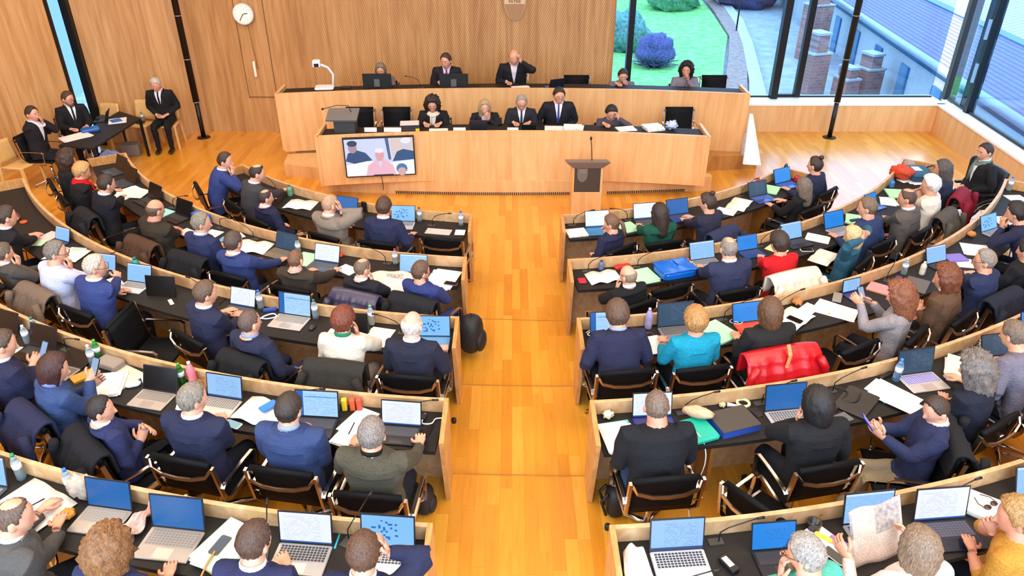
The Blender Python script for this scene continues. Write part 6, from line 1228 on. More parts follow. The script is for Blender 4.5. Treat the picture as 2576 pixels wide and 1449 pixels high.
X, Y, z, f = T('R4', 1765, 1128); cable([(X-.05, Y+.12, z+.06), (X, Y+.02, z+.055), (X+.04, Y-.02, z+.01), (X+.05, Y-.1, z-.15), (X-.03, Y-.12, z-.55), (X-.02, Y-.22, z-.75), (X-.15, Y-.2, z-.80)], 'white charging cable hanging down to the floor', r=.005)
X, Y, z, f = T('R4', 2165, 1002); b = MB(); b.box((0, 0, .012), (.38, .27, .024), bev=.02); tag(b.build('closed_laptop', plain('221f1d', .4), None, (X, Y, z), ra(f, 30)), 'closed black laptop beside black cables', 'laptop'); cable([(X-.25, Y+.02, z+.01), (X-.2, Y+.12, z+.03), (X-.1, Y+.05, z+.03), (X-.18, Y-.05, z+.02), (X-.08, Y-.08, z+.03), (X, Y+.02, z+.035)], 'tangle of black cables by the closed laptop', '121214', .007); bxs('R4', 2100, 1010, 'black adapter block left of closed laptop', 'adapter', 'adapter', (.07, .14, .035), '121214', yaw=30, bev=.01)
bxs('R4', 2160, 1041, 'grey tablet cover near the desk edge', 'tablet', 'grey_tablet', (.16, .11, .012), '5c5a60', yaw=10, bev=.01); pap('R4', 2228, 972, 'white open report with curled corner', 26, .22, .38, .02, n=3); pap('R4', 2252, 992, 'small printed sheets overlapping the white report', 24, .17, .34, .008, dz=.021, n=2); cr('R4', 2228, 1010, .02, '3cc89c', 'small mint-green eraser by the report', 'eraser', 'eraser', n=8, amp=.1)
bt('R4', 2268, 960, 'water bottle with bright blue cap, fourth right desk', cap='2c84e8', col='9cc8f0', h=.24); bxs('R4', 2240, 940, 'long black spectacle case by the rail', 'case', 'glasses_case', (.16, .04, .03), '141418', yaw=10, bev=.015)
lap('R4', 2335, 968, 'silver laptop with dark teal screen', 'dark', 'd0cccc', '6a6ac4', .36, yaw=20, opn=104); pap('R4', 2365, 918, 'broad pale green report sheets on white stack', 34, .34, .36, .06, 'e8e8e4', n=5, cover='b4e8c0', cat='papers')
cr('R4', 2487, 862, .032, 'e8a020', 'orange fruit at the right of the fourth desk', 'fruit', 'orange_fruit', amp=.02, sq=(1, 1, 1)); cr('R4', 2515, 862, .07, 'b8d460', 'green plastic bag by the orange fruit', 'bag', 'plastic_bag', amp=.5); cr('R4', 2470, 878, .05, 'e4dce0', 'crumpled white tissues left of orange fruit', 'tissue', 'tissue', amp=.6); bxs('R4', 2512, 888, 'dark red pouch at the right of the fourth desk', 'pouch', 'pouch', (.2, .12, .03), '6a1c28', yaw=30, bev=.03)
lap('R4', 2520, 920, 'grey laptop partly hidden by curly grey hair', 'dark', '6c6a6e', yaw=30); lap('R4', 2572, 830, 'laptop with blue screen at the right edge', 'blue', '3c3c44', yaw=30)
mc('R4', 1716, 1040, 'gooseneck microphone behind the cloth pouch', 1); mc('R4', 1912, 1018, 'gooseneck microphone left of the vivid screen', 1); mc('R4', 2090, 985, 'gooseneck microphone behind the black cables', 1)
# --- right row 5
X, Y, z, f = T('R5', 1597, 1425); b = MB(); b.grid(lambda u, v: ((u-.5)*.20*(1.15-.5*v), (v-.5)*.36, .05+.05*math.sin(pi*u)+.02*math.sin(9*u+5*v)), 18, 18, .02); tag(b.build('white_sweater', cloth('e8e2d8', 1), None, (X, Y, z), .05), 'folded white knitted cloth at the desk corner', 'cloth')
lap('R5', 1697, 1428, 'silver laptop with blue text screen at the corner', 'doc', 'c8c8d0', '2c2c34', .36, yaw=2, opn=104); X, Y, z, f = T('R5', 1832, 1425); t = thing('power_adapter', 'black power adapter with white label', 'adapter', (X, Y, z), .5); b = MB(); b.box((0, 0, .018), (.06, .14, .035), bev=.01); b.build('adapter_body', M_BLACK, t); b = MB(); b.box((0, .01, .0365), (.04, .08, .001)); b.build('label', plain('c8c8cc', .5), t)
cable([(X-.28, Y+.08, z+.01), (X-.2, Y+.03, z+.006), (X-.16, Y-.08, z+.006), (X-.1, Y-.12, z+.006), (X-.08, Y-.03, z+.006), (X-.03, Y+.08, z+.012)], 'thin black cable leading to the power adapter', '18181a', .004)
lap('R5', 1960, 1418, 'tablet with blue screen before the teal shirt', 'blue', '1c1c24', w_=.30, yaw=6, opn=108); X, Y, z, f = T('R5', 2036, 1318); b = MB(); b.lathe([(.042, 0), (.048, .05), (.048, .058), (.038, .058), (.036, .02)], n=20); tag(b.build('round_cup', plain('2a2826', .3), None, (X, Y, z)), 'round black cup by the rail', 'cup')
pap('R5', 2090, 1350, 'white notepad with highlighters and phone', 24, .17, .36, .012, 'e8e2f0', cat='notepad', name='notepad'); bxs('R5', 2072, 1328, 'yellow highlighter on the white notepad', 'highlighter', 'highlighter', (.03, .12, .018), 'e8e050', yaw=40, dz=.014, bev=.008); bxs('R5', 2110, 1342, 'violet highlighter on the white notepad', 'highlighter', 'highlighter', (.03, .13, .018), 'b06ac8', yaw=35, dz=.014, bev=.008); ph('R5', 2098, 1374, 'white phone with black screen on the notepad', 24, col='e6e6ea', dz=.014)
lap('R5', 2175, 1320, 'pale blue laptop behind the raised newspaper', 'sky', '8c8a92', w_=.36, yaw=10, opn=104)
X, Y, z, f = T('R5', 2200, 1356, .16)
b = MB(); b.grid(lambda u, v: ((u-.5)*.40, (v-.5)*.16, (v-.5)*.34+.015*math.sin(2.5*pi*u)), 18, 12, .002); tag(b.build('newspaper', papermat('d8c4b4', True), None, (X, Y, z+.06), ra(f, 8)), 'pinkish newspaper held up by both hands', 'newspaper')
lap('R5', 2418, 1338, 'dark laptop with white document beside mustard sleeve', 'white', '2a2c3c', '4c4e60', .38, yaw=20, opn=104); pap('R5', 2478, 1275, 'white box lid with sunglasses on green folder', 38, .24, .36, .05, 'ece8e6', n=2, cat='folder', name='folder_stack')
X, Y, z, f = T('R5', 2468, 1250, .055); t = thing('sunglasses', 'brown sunglasses lying on the white box lid', 'glasses', (X, Y, z), .5)
for q in (-1, 1): b = MB(); b.ball((q*.035, 0, .012), (.03, .022, .006), 12, 6); b.build('lens', plain('3a2018', .15), t)
for q in (-1, 1): b = MB(); b.tube([(q*.06, 0, .012), (q*.065, .05, .012), (q*.03, .10, .01)], .0035, 6); b.build('temple', plain('4a2c20', .3), t)
cr('R5', 2512, 1285, .045, 'b02030', 'small red purse on the white box lid', 'purse', 'purse', amp=.1, sq=(1, 1, .6)); lap('R5', 2590, 1260, 'laptop with blue screen cut by the right edge', 'sky', '3c3c44', yaw=22)
mc('R5', 1795, 1352, 'gooseneck microphone right of the corner laptop', 1); mc('R5', 1568, 1370, 'gooseneck microphone at the fifth right corner', 1); mc('R5', 2330, 1280, 'gooseneck microphone behind the pale laptop', 1); mc('R5', 2535, 1225, 'gooseneck microphone by the right edge screen', -1)
# ------------------------------------------------------------------ empty chairs, coats, bags
def ech(row, x, y, label, h=.89, turn=0):
    z = fz(int(row[1])); X, Y = atz(x, y, z+h); f = seatdir(row[0], X, Y); a = -math.radians(turn); f = np.array((f[0]*math.cos(a)-f[1]*math.sin(a), f[0]*math.sin(a)+f[1]*math.cos(a))); return put_chair(X+f[0]*.31, Y+f[1]*.31, z, f, label)
ech('L1', 1110, 600, 'empty black chrome chair at the first left aisle end'); ech('L1', 975, 612, 'empty black chrome chair behind the navy suit, first row') if False else None
ech('R2', 1690, 722, 'empty black chrome chair before the blue satchel', turn=-10); ech('R3', 2165, 870, 'empty black chrome chair left of the grey sweater', turn=-8)
ech('L3', 318, 852, 'empty black chrome chair turned sideways, third left row', .6, turn=70); ech('R4', 1900, 1262, 'empty black chrome chair under a black coat', turn=60)
def ct(short, col, label, **k):
    p = next(q for q in PEOPLE if q['short'].startswith(short)); l = p['loc']; return coat(l[0]+p['fc'][0]*.07, l[1]+p['fc'][1]*.07, l[2], p['fc'], col, label, **k)
ct('person in black cape', 'b80f1c', 'bright red quilted coat over the chair below the black cape', style=2, puff=.014, wid=.74, hang=.46, top=.99)
rc = bpy.data.objects[[o.name for o in bpy.data.objects if o.get('label', '').startswith('bright red quilted')][0]]; b = MB(); b.bar([(.03, -.34, 1.05), (.02, -.41, .98), (-.02, -.43, .8), (-.06, -.45, .62)], .035, .006, (1, 0, 0)); b.build('patterned_strap', plain('d88a54', .6, name='orange_ribbon', var=.4, bscale=60), rc)
ct('short-haired person in bright red', 'd8cbb8', 'cream quilted coat over the chair of the red sweater', style=2, puff=.012, wid=.64, hang=.44, top=1.0)
ct('person in pale striped', '6a5a4c', 'brown wool coat over the chair of the striped shirt', wid=.56); ct('dark-haired person in denim', '20264a', 'navy jacket over the chair of the blue jacket', wid=.52)
ct('black-haired person in navy', '15161c', 'black jacket over the chair of the folded arms', wid=.54); ct('auburn-haired', '2c2925', 'dark tweed coat over the chair of the cream cardigan', wid=.56)
ct('person in dark navy suit slouching', '17181b', 'black coat over the chair of the slouching suit', wid=.5); ct('person in royal blue', '1b1c20', 'black coat over the chair of the royal blue sweater', wid=.54)
ct('person in black jacket reading', '35304a', 'dark violet quilted coat behind the newspaper reader', style=2, wid=.56, puff=.01); ct('bald person in dark brown', '4a3426', 'brown coat over the chair of the brown suit', wid=.54)
ct('grey-haired person in navy suit facing', '17181c', 'black coat over the chair of the navy suit facing right', wid=.56); ct('person in navy jacket and khaki', '1a1a1e', 'black coat over the chair of the khaki trousers', wid=.54)
ct('short grey-haired', '1c2236', 'dark navy coat over the chair of the navy sweater', wid=.58); ct('person in grey hooded', '2c2e26', 'dark olive jacket over the chair at the right edge', wid=.56, hang=.55)
ct('person in black suit with arms', '191b1e', 'black padded coat behind the big white papers', wid=.5); ct('white-haired person in white', '4c463e', 'olive brown coat over the chair of the white shirt', wid=.5); ct('person with shoulder-length', '7a1428', 'dark red coat over the chair of the navy top', wid=.5)
ct('person with hair bun', '27305a', 'navy jacket over the chair of the dark vest', wid=.5)
# backpacks
def backpack(X, Y, z, rz, label, col='17171a', sc=1.0):
    t = thing('backpack', label, 'bag', (X, Y, z), rz); m = plain(col, .6, name='nylon', bump=.5, bscale=20)
    b = MB(); b.ball((0, 0, .22*sc), (.16*sc, .13*sc, .23*sc), 22, 16, lambda d: (1/(abs(d[0])**4+abs(d[1])**4+abs(d[2])**4+1e-6))**.12); b.build('bag_body', m, t)
    b = MB(); b.ball((0, -.11*sc, .15*sc), (.12*sc, .06*sc, .13*sc), 16, 12); b.build('front_pocket', m, t)
    b = MB(); b.tube([(-.04, 0, .43*sc), (0, 0, .48*sc), (.04, 0, .43*sc)], .009, 6); b.build('handle', m, t)
    for q in (-1, 1): b = MB(); b.tube([(q*.08*sc, .11*sc, .40*sc), (q*.09*sc, .19*sc, .28*sc), (q*.09*sc, .12*sc, .06*sc)], .014, 6); b.build('strap', m, t)
    return t
X, Y = atz(1180, 880, fz(3)); backpack(X+.03, Y, fz(3), 1.3, 'black backpack on the aisle floor by the third left desk')
X, Y = atz(1100, 1280, fz(4)); backpack(X-.10, Y-.02, fz(4), 1.4, 'slim black bag under the fourth left desk end', sc=.62)
X, Y = atz(1535, 1285, fz(4)); backpack(X+.03, Y-.02, fz(4), 1.6, 'shiny black bag under the fourth right desk end', '101012', .66)
# door stops in the aisle
for x, y, k, lb in ((1142, 1062, 4, 'small black stopper on the aisle side of the left desk'), (1528, 1330, 5, 'small black stopper beside the fifth right desk')):
    X, Y = atz(x, y, fz(k)); b = MB(); b.lathe([(.025, 0), (.025, .04), (.015, .05)], n=12); tag(b.build('floor_stopper', M_BLACK, None, (X, Y, fz(k))), lb, 'stopper')
# ------------------------------------------------------------------ podium furnishings
def pz(x, y, z, dz=0): X, Y = atz(x, y, z); return X, Y
UZ, LZ = 1.27, 1.03
for x, lb in ((952, 'black monitor before the mauve top'), (1143, 'black monitor before the purple tie')):
    X = (x-1288)/F*(13.75*CTH+3.6*STH); monitor(X, 13.62, UZ, (0, -1), lb)
def upod(x, Y=13.68, zz=3.6): return (x-1288)/F*(Y*CTH+zz*STH)
def lpod(x, Y=11.98): return (x-1288)/F*(Y*CTH+3.85*STH)
laptop(upod(1393), 13.66, UZ, (.4, -1), 'open blue-lit laptop on the upper podium bench', 'sky', '3c60a8', w_=.3)
b = MB(); b.box((0, 0, .012), (.5, .24, .02), bev=.01); tag(b.build('control_panel', M_BLACK, None, (upod(1240), 13.64, UZ)), 'flat black control panel left of the white shirt', 'panel')
sheetstack(upod(1310), 13.62, UZ, .2, 'white sheets under the balding person', .3, .22, .01, n=3); b = MB(); b.box((0, 0, .01), (.2, .1, .02), bev=.01); tag(b.build('phone_set', M_BLACK, None, (upod(870), 13.64, UZ)), 'flat black device right of the document camera', 'device')
mic(upod(1060), 13.6, UZ, (0, -1), 'gooseneck microphone between the two monitors', 1); mic(upod(1720, 13.6), 13.55, UZ, (0, -1), 'gooseneck microphone before the curly black hair', -1)
def podch(x, Y, fl, lb): X = (x-1288)/F*(Y*CTH+(CAMZ-fl-.8)*STH); return put_chair(X, Y+.02, fl, (0, -1), lb)
podch(1453, 14.1, .40, 'empty black chair right of the blue-lit laptop'); podch(1806, 14.1, .40, 'empty black chair at the right of the upper bench'); podch(897, 12.52, .25, 'empty black chair behind the grey lectern'); podch(992, 12.52, .25, 'empty black chair behind the papers, lower bench'); podch(1717, 12.52, .25, 'empty black chair at the right of the lower bench')
for x, w2, lb in ((935, .2, 'white name board behind the grey lectern chair'), (1157, .2, 'white name board right of the cream scarf'), (1290, .18, 'white name board left of clasped hands'), (990, .28, 'white printed board before the paper pile')):
    b = MB(); b.box((0, 0, .04), (w2, .012, .07), rx=-.3); tag(b.build('name_board', plain('ece4dc', .6), None, (lpod(x), 11.84, LZ), .0), lb, 'name board', 'name boards on the lower bench')
sheetstack(lpod(1030), 12.0, LZ, .1, 'pile of folders topped by a pinkish sheet', .3, .24, .10, '3a3436', n=5, cover='e8ccd0', cat='folders', name='folder_pile'); sheetstack(lpod(1105), 11.9, LZ, 0, 'white sheets under the writing hands', .3, .2, .008, n=2)
laptop(lpod(1205), 11.95, LZ, (0, 1), 'grey laptop seen from behind, blonde person using it', 'dark', '6a6462', w_=.28) if False else laptop(lpod(1205), 11.98, LZ, (0, -1), 'grey laptop before the blonde person in black', 'dark', '6a6462', w_=.28, opn=100)
t = thing('tablet', 'small dark tablet before the clasped hands', 'tablet', (lpod(1330), 11.9, LZ)); b = MB(); b.box((0, 0, .055), (.24, .01, .13), rx=.5); b.build('tablet_body', plain('17201c', .3), t); b = MB(); b.box((0, .04, .02), (.12, .08, .01)); b.build('stand', M_BLACK, t)
for x, rzz, h_, lb in ((1396, .05, .02, 'white sheets before the blue tie'), (1444, -.1, .05, 'white booklet right of the blue tie'), (1645, .5, .06, 'heap of white papers on the lower bench'), (1575, .5, .02, 'fanned white sheets left of the paper heap')): sheetstack(lpod(x), 11.98, LZ, rzz*.4, lb, .3, .24, h_, n=3)
crumple(lpod(1690), 11.98, LZ, .08, 'b8c8e8', 'crumpled blue and white plastic by the paper heap', 'plastic', 'plastic_wrap', amp=.6)
bxk = MB(); bxk.box((0, 0, .02), (.06, .05, .05)); tag(bxk.build('yellow_sticky_box', plain('e0d020', .5), None, (lpod(1052), 11.86, LZ)), 'small yellow note block by the pile of folders', 'note block')
# ------------------------------------------------------------------ left side table, wooden chairs, wheelchair
TBZ = .73
t = thing('side_table', 'dark side table with thin black legs by the left wall', 'table', (0, 0, 0)); b = MB(); b.prism([tuple(p) for p in tc4], TBZ-.03, TBZ); b.build('table_top', M_TOP, t)
for p in tc4: q = p*.96+sum(tc4)/4*.04; b = MB(); b.box((q[0], q[1], (TBZ-.03)/2), (.04, .04, TBZ-.03)); b.build('leg', M_BLKMET, t)
def tb(x, y, dz=0): X, Y = atz(x, y, TBZ+dz); return X, Y, TBZ+dz
X, Y, z = tb(190, 345); sheetstack(X, Y, z, .9, 'spread white papers on the side table', .45, .34, .012, n=4); X, Y, z = tb(228, 330); b = MB(); b.box((0, 0, .03), (.3, .2, .06), bev=.04); tag(b.build('blue_pouch', plain('1f5ca8', .4, name='blue_nylon', bump=.4, bscale=20), None, (X, Y, z), .6), 'bright blue pouch on the side table', 'pouch')
X, Y, z = tb(295, 305); sheetstack(X, Y, z, .4, 'white papers at the far end of the side table', .3, .34, .01, n=2); sheetstack(X-.02, Y, z+.011, .7, 'blue booklet on the far white papers', .18, .2, .006, '2c6cc0', cat='booklet', name='booklet')
X, Y, z = tb(253, 303); laptop(X, Y, z, (.7, -.7) if False else (.3, -.95), 'dark laptop before the bearded person at side table', 'dark', '1d1e22', w_=.28) if False else laptop(X, Y, z, (.9, .2), 'dark laptop before the bearded person at side table', 'dark', '1d1e22', w_=.28)
WCH = plain('d8ac6c', .45, name='bent_plywood', var=.06, bscale=12)
def wchair(X, Y, rz, label):
    t = thing('plywood_chair', label, 'chair', (X, Y, 0), rz, 'pale plywood chairs')
    b = MB(); b.grid(lambda u, v: ((u-.5)*.42, (v-.5)*.42, .455-.012*math.sin(pi*u)), 10, 4, .03); b.build('seat', WCH, t); b = MB(); b.grid(lambda u, v: ((u-.5)*(.42-.02*v), -.20-.07*v-.02*math.sin(pi*u), .47+.36*v), 10, 5, .025); b.build('backrest', WCH, t)
    for q in (-1, 1):
        for fy in (-1, 1): b = MB(); b.bar([(q*.195, fy*.19, .445), (q*.205, fy*.21, .3), (q*.215, fy*(.22 if fy > 0 else .25), 0)], .035, .04, (1, 0, 0)); b.build('leg', WCH, t)
    return t
wchair(-8.30, 11.93, -1.75, 'pale plywood chair alone by the left wall')
p = next(q for q in PEOPLE if q['short'].startswith('white-haired person on wooden')); wchair(p['loc'][0], p['loc'][1], p['rz'], 'pale plywood chair under the person with folded hands')
X, Y = -7.2, 14.12; wchair(X, Y, 3.0, 'pale plywood chair with objects beside the folded hands'); X, Y = -7.78, 13.9; wchair(X, Y, 3.0, 'pale plywood chair with a dark bag on its seat')
crumple(X, Y, .46, .13, '2c3a30', 'dark green bag on the plywood chair', 'bag', 'soft_bag', amp=.15, sq=(1.1, .8, .8)); X, Y = -7.2, 14.12; b = MB(); b.box((0, 0, .012), (.15, .1, .02)); tag(b.build('black_device', M_BLACK, None, (X, Y, .46)), 'black device on the empty plywood chair seat', 'device'); bottle(X+.0, Y+.12, .46, 'small bottle on the plywood chair seat', h=.18)
X, Y = -7.25, 13.62; b = MB(); b.box((0, 0, .11), (.34, .26, .22), bev=.03); tag(b.build('grey_case', plain('77706a', .5, name='grey_plastic'), None, (X, Y, 0), .2), 'grey case on the floor behind the side table', 'case')
X, Y = -7.3, 12.9; crumple(X, Y, 0, .17, 'a9b8e0', 'pale blue bag of papers under the side table', 'bag', 'paper_sack', amp=.3, sq=(1.2, .9, .9))
p = next(q for q in PEOPLE if 'wheelchair' in q['short']); t = thing('wheelchair', 'black wheelchair by the right wooden parapet', 'wheelchair', tuple(p['loc']), p['rz'])
b = MB(); b.box((0, .02, .43), (.44, .44, .06), bev=.03); b.build('seat', M_BLACK, t); b = MB(); b.grid(lambda u, v: ((u-.5)*.46, -.21-.09*v-.03*math.sin(pi*u), .42+.55*v), 12, 8, .07); b.build('backrest', plain('1a1c26', .6), t)
for q in (-1, 1):
    b = MB(); b.tube([(q*.29, -.12+.3*math.cos(a), .30+.3*math.sin(a)) for a in np.linspace(0, 2*pi, 28, endpoint=False)], .02, 8, closed=True); wh_ = b.build('wheel', M_BLACK, t)
    b = MB(); b.tube([(q*.29, -.12+.25*math.cos(a), .30+.25*math.sin(a)) for a in np.linspace(0, 2*pi, 24, endpoint=False)], .008, 6, closed=True); b.build('push_rim', M_CHROME, wh_)
    for a in range(8): b = MB(); b.tube([(q*.29, -.12, .30), (q*.29, -.12+.29*math.cos(a*pi/4), .30+.29*math.sin(a*pi/4))], .003, 4); b.build('spoke', M_CHROME, wh_)
    b = MB(); b.box((q*.26, .0, .67), (.05, .3, .03), bev=.015); b.build('armrest', M_BLACK, t); b = MB(); b.tube([(q*.2, .36, .06+.06*math.cos(a)) if False else (q*.2, .36+.06*math.cos(a), .075+.06*math.sin(a)) for a in np.linspace(0, 2*pi, 14, endpoint=False)], .012, 6, closed=True); b.build('caster', M_BLACK, t)
# phones held in hands
def held(short, col, label, scr='a8c8f4', off=(0, .35, .93)):
    p = next(q for q in PEOPLE if q['short'].startswith(short)); l = p['loc']; R = RZ(p['rz']); w_ = l+R@np.array(off); t = phone(w_[0], w_[1], w_[2], p['rz'], label, col=col, scr=scr); t.rotation_euler = (.9, 0, p['rz']); return t
def held_px(x, y, z, label, face, scr='a8c8f4', tilt=1.0):
    X, Y = atz(x, y, z); t = phone(X, Y, z, math.atan2(-face[0], face[1]), label, scr=scr); t.rotation_euler = (tilt, 0, math.atan2(-face[0], face[1])); return t
held_px(112, 880, fz(4)+1.04, 'phone with lit screen held at the left edge', seatdir('L', -4.5, 5.2)); held_px(240, 922, fz(4)+1.06, 'phone with white screen held by the denim jacket', seatdir('L', -4, 5)); held_px(2166, 740, fz(3)+1.04, 'phone with blue frame held by the grey sweater', seatdir('R', 3.3, 6.2)); held('person in navy jacket and khaki', '1c2c8c', 'phone with bluish screen held above the khaki knee', 'b8a8f4', (0, .40, .94))
# ------------------------------------------------------------------ lay the desk things out so that none runs through another
def tree_verts(o, z_hi):
    out = []; st = [(c, c.matrix_basis) for c in o.children]+([(o, Matrix())] if o.type == 'MESH' else [])
    while st:
        q, M = st.pop()
        if q.type == 'MESH':
            V = np.empty(len(q.data.vertices)*3, np.float32); q.data.vertices.foreach_get('co', V); V = V.reshape(-1, 3); A = np.array(M); out.append(V@A[:3, :3].T+A[:3, 3])
        if q is not o: st += [(c, M@c.matrix_basis) for c in q.children]
    V = np.vstack(out); return V[V[:, 2] < max(z_hi, V[:, 2].min()+.03)], V[:, 2].max()
DESKCAT = {'laptop', 'papers', 'folder', 'folders', 'notebook', 'newspaper', 'phone', 'bottle', 'box', 'case', 'pouch', 'mouse', 'charger', 'bundle', 'tablet', 'folio', 'note', 'lid', 'disc', 'crate', 'bread', 'coaster', 'snack packet', 'pen', 'adapter', 'bag', 'paper bag', 'highlighter', 'leaflet', 'scarf', 'tissue', 'cone', 'wrapper', 'cloth', 'cup', 'notepad', 'hat', 'fruit', 'scrap', 'eraser', 'purse', 'glasses', 'cable', 'microphone', 'strap', 'booklet'}
class It: pass
def gather():
    L_ = []
    for o in bpy.data.objects:
        if o.parent is not None or o.get('category') not in DESKCAT or o.name.startswith(('cable', 'strap')): continue
        if abs(o.rotation_euler[0]) > .01: continue
        x, y, z = o.location; sd = 'L' if x < .05 else 'R'; c = cen(sd); r = math.hypot(x-c[0], y-c[1])
        k = min(range(1, 6), key=lambda k: abs(r-rad(sd, k)-.27))
        if not (0 < r-rad(sd, k) < .6) or not (-.02 < z-fz(k)-TZ < .1): continue
        V, top = tree_verts(o, .5 if o['category'] == 'laptop' else .03); Vb, _ = tree_verts(o, .03); lo, hi = V[:, :2].min(0), V[:, :2].max(0); t = It(); t.o = o; t.sd = sd; t.k = k; t.c0 = (lo+hi)/2; t.h = (hi-lo)/2; t.rz = o.rotation_euler[2]; t.p = np.array((x, y)); t.z = z-fz(k)-TZ; t.top = top; t.thin = top < .0125; t.bl, t.bh = Vb[:, :2].min(0), Vb[:, :2].max(0); t.host = None; t.tall = top
        if o['category'] == 'microphone': t.h = np.array((.055, .055)); t.c0 = np.zeros(2)
        L_.append(t)
    return L_
def cen2(t): cs, sn_ = math.cos(t.rz), math.sin(t.rz); return t.p+np.array((cs*t.c0[0]-sn_*t.c0[1], sn_*t.c0[0]+cs*t.c0[1]))
def sat(a, b, pad=.003):
    d = cen2(b)-cen2(a); best = None
    for ax_t in (a, b):
        for e in (0, 1):
            w_ = ax_t.rz+e*pi/2; n_ = np.array((math.cos(w_), math.sin(w_))); ex = 0
            for t in (a, b): u = np.array((math.cos(t.rz), math.sin(t.rz))); v = np.array((-u[1], u[0])); ex += t.h[0]*abs(u@n_)+t.h[1]*abs(v@n_)
            g_ = ex+pad-abs(d@n_)
            if g_ <= 0: return None
            if best is None or g_ < best[0]: best = (g_, n_*(1 if d@n_ > 0 else -1))
    return best
def keep_on(t):
    c = np.array(cen(t.sd)); q = cen2(t); d = q-c; r = np.linalg.norm(d); d = d/r; tg = np.array((-d[1], d[0])); u = np.array((math.cos(t.rz), math.sin(t.rz))); v = np.array((-u[1], u[0]))
    er = t.h[0]*abs(u@d)+t.h[1]*abs(v@d); et = t.h[0]*abs(u@tg)+t.h[1]*abs(v@tg); R = rad(t.sd, t.k); lo = R+.045+er+et*et/(2*R); hi = R+DEP-.02-er
    if t.o['category'] in ('papers', 'newspaper'): hi = max(hi, R+DEP+.06-er)
    if lo > hi: lo = hi = lo
    r2 = min(max(r, lo), hi); t.p = t.p+d*(r2-r); q = cen2(t); ex = t.h[0]*abs(u[0])+t.h[1]*abs(v[0]); lim = XA['L']-.045-ex if t.sd == 'L' else XA['R']+.045+ex
    if (t.sd == 'L' and q[0] > lim and abs(q[0]-XA['L']) < 1) or (t.sd == 'R' and q[0] < lim and abs(q[0]-XA['R']) < 1): t.p[0] += lim-q[0]
    if (t.sd, t.k) in (('L', 1), ('L', 2), ('L', 3), ('R', 1), ('R', 2), ('R', 3)):
        q = cen2(t); a = ang(t.sd, *q); am = END[t.sd, t.k]-(et+.05)/r2
        if a > am: sg = -1 if t.sd == 'L' else 1; t.p = t.p+tg*np.sign(tg@np.array((-sg*math.cos(a), -math.sin(a))))*(a-am)*r2
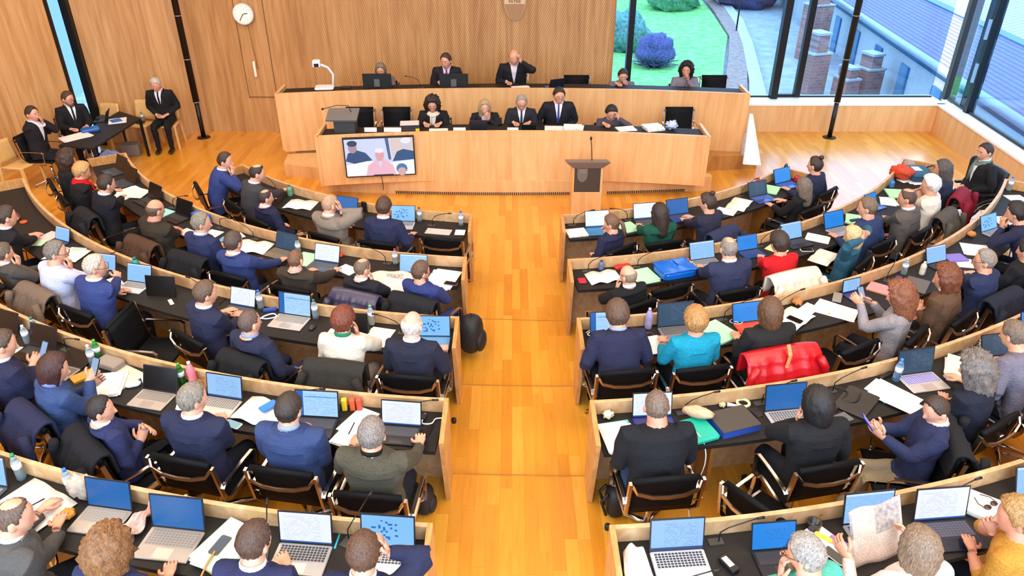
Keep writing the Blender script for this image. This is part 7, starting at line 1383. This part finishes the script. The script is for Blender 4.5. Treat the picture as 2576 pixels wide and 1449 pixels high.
def layout():
    L_ = gather()
    for t in L_:        # what was put on something stays on it
        if t.z > .006:
            for h in L_:
                if h is t or h.z > .006 or (h.sd, h.k) != (t.sd, t.k) or h.top < .009 or h.o['category'] in ('microphone', 'laptop', 'bottle'): continue
                d = cen2(t)-cen2(h); u = np.array((math.cos(h.rz), math.sin(h.rz)))
                if abs(d@u) < h.h[0]+.03 and abs(d@np.array((-u[1], u[0]))) < h.h[1]+.03: t.host = h; t.rel = t.p-h.p; t.zr = h.top; break
    F_ = [t for t in L_ if t.host is None]; mass = lambda t: 1.2 if t.o['category'] == 'microphone' else (14. if t.o['category'] == 'laptop' else 1+60*t.h[0]*t.h[1])
    for row in {(t.sd, t.k) for t in F_}:
        G = [t for t in F_ if (t.sd, t.k) == row]
        for it in range(260):
            mv = False
            for i, a in enumerate(G):
                for b_ in G[i+1:]:
                    if a.thin or b_.thin:
                        if not (a.o['category'] == 'laptop' or b_.o['category'] == 'laptop' or 'microphone' in (a.o['category'], b_.o['category'])): continue
                    g_ = sat(a, b_)
                    if g_: ma, mb = mass(a), mass(b_); a.p = a.p-g_[1]*g_[0]*mb/(ma+mb)*.7; b_.p = b_.p+g_[1]*g_[0]*ma/(ma+mb)*.7; mv = True
            for a in G: keep_on(a)
            if not mv: break
        solid = [t for t in G if not t.thin]
        for t in sorted(solid, key=lambda t: t.h[0]*t.h[1]):     # a small thing still caught between others goes to the nearest free spot
            for _ in range(3): keep_on(t)
            if t.o['category'] == 'laptop': continue
            block = [b_ for b_ in solid if b_ is not t]
            if not any(sat(t, b_, 0) for b_ in block): continue
            p0 = t.p.copy(); c = np.array(cen(t.sd)); dd = (p0-c)/np.linalg.norm(p0-c); tg = np.array((-dd[1], dd[0])); cand = sorted(((u, v) for u in np.arange(-.7, .701, .02) for v in np.arange(-.42, .421, .03)), key=lambda w_: abs(w_[0])+abs(w_[1])*1.2)
            for u, v in cand:
                t.p = p0+tg*u+dd*v; w0 = t.p.copy(); keep_on(t)
                if np.linalg.norm(t.p-w0) < .02 and not any(sat(t, b_, 0) for b_ in block): break
            else: t.p = p0
        for a in G: a.z = 0.
        order = [t for t in sorted(G, key=lambda t: -t.h[0]*t.h[1]) if t.thin]; done = []
        for t in order:
            for b_ in done:
                if sat(t, b_, 0): t.z = max(t.z, b_.z+b_.top+.0005)
            done.append(t)
        for t in G:
            if not t.thin:
                for b_ in done:
                    if sat(t, b_, 0): t.z = max(t.z, b_.z+b_.top+.0005)
    for t in L_:
        if t.host is not None: t.p = t.host.p+t.rel; t.z = t.host.z+t.zr+.0005
    H_ = [t for t in L_ if t.host is not None]
    for it in range(40):
        for i, a in enumerate(H_):
            for b_ in H_[i+1:]:
                if a.host is b_.host:
                    g_ = sat(a, b_)
                    if g_: a.p = a.p-g_[1]*g_[0]/2; b_.p = b_.p+g_[1]*g_[0]/2
    for t in L_:        # microphones bend away from the lids
        if t.o['category'] == 'microphone':
            def hits(w_):
                n_ = 0
                for l in L_:
                    if l is t or (l.sd, l.k) != (t.sd, t.k) or l.top < .15: continue
                    u = np.array((math.cos(l.rz), math.sin(l.rz))); v = np.array((-u[1], u[0])); q = cen2(l)
                    for s in (.1, .2, .3):
                        for sg in ((1,) if MSIDE.get(t.o.name, 1) > 0 else (-1,)): w2 = t.p+np.array((math.cos(w_), math.sin(w_)))*s*sg; n_ += abs((w2-q)@u) < l.h[0]+.02 and abs((w2-q)@v) < l.h[1]+.02
                return n_
            b0 = t.rz; t.rz = min((b0, b0+pi, b0+.5, b0-.5, b0+pi+.5, b0+pi-.5, b0+1.2, b0+1.9), key=lambda w_: (hits(w_), abs(w_-b0))); t.o.rotation_euler[2] = t.rz
    for t in L_:
        t.o.location = (t.p[0], t.p[1], fz(t.k)+TZ+t.z)
        tp = .0165 if t.o['category'] == 'laptop' else t.top
        if tp < .09: t.c0 = (t.bl+t.bh)/2; t.h = (t.bh-t.bl)/2; q = cen2(t); TOPS.append(((q[0], q[1]), (math.cos(t.rz), math.sin(t.rz)), t.h[0], t.h[1], fz(t.k)+TZ+t.z+tp))
layout()
o = next(o for o in bpy.data.objects if o.get('label', '').startswith('bronze phone')); X, Y, z = o.location; a_ = seatdir('L', X, Y); u = np.array((-a_[0], -a_[1])); zt = fz(5)+TZ
cable([(X+u[0]*.06, Y+u[1]*.06, z+.016), (X+u[0]*.10, Y+u[1]*.10, z+.012), (X+u[0]*.17, Y+u[1]*.17, z+.010), (X+u[0]*.27-.01, Y+u[1]*.27, zt+.02)], 'orange neck strap hanging from the bronze phone', 'c8843c', .007, name='strap', cat='strap')
# support panels of the desks stand between the sitters' knees
for (sd, k), t in DESKOBJ.items():
    R = rad(sd, k); c = cen(sd); s = -1 if sd == 'L' else 1; z = fz(k); a0 = math.asin((XA[sd]-c[0])*s/R); a1 = END[sd, k]; m = max(1, int(R*(a1-a0)/1.45)); PA = [ang(sd, *p['loc'][:2]) for p in PEOPLE if p['sd'] == sd and p['k'] == k]
    for i in range(1, m+1):
        a = a0+(a1-a0)*i/(m+.35); a = max(np.linspace(a-.12, a+.12, 31), key=lambda v: min([abs(v-q) for q in PA]+[.045])-abs(v-a)*.01)
        d = np.array((s*math.sin(a), -math.cos(a))); b = MB(); q = np.array(c)+d*(R+.165); b.box((q[0], q[1], z+.348), (.25, .03, .69), rz=math.atan2(d[1], d[0])); b.build('support_panel', M_UNDER, t)
finish_people()
# labels that must be unique
seen = {}
for o in bpy.data.objects:
    if 'label' in o and o.parent is None:
        seen.setdefault(o['label'], []).append(o.name)
        if not 4 <= len(o['label'].split()) <= 16: print('LABELLEN', len(o['label'].split()), o['label'])
for k_, v in seen.items():
    if len(v) > 1: print('DUPLABEL', k_, v)
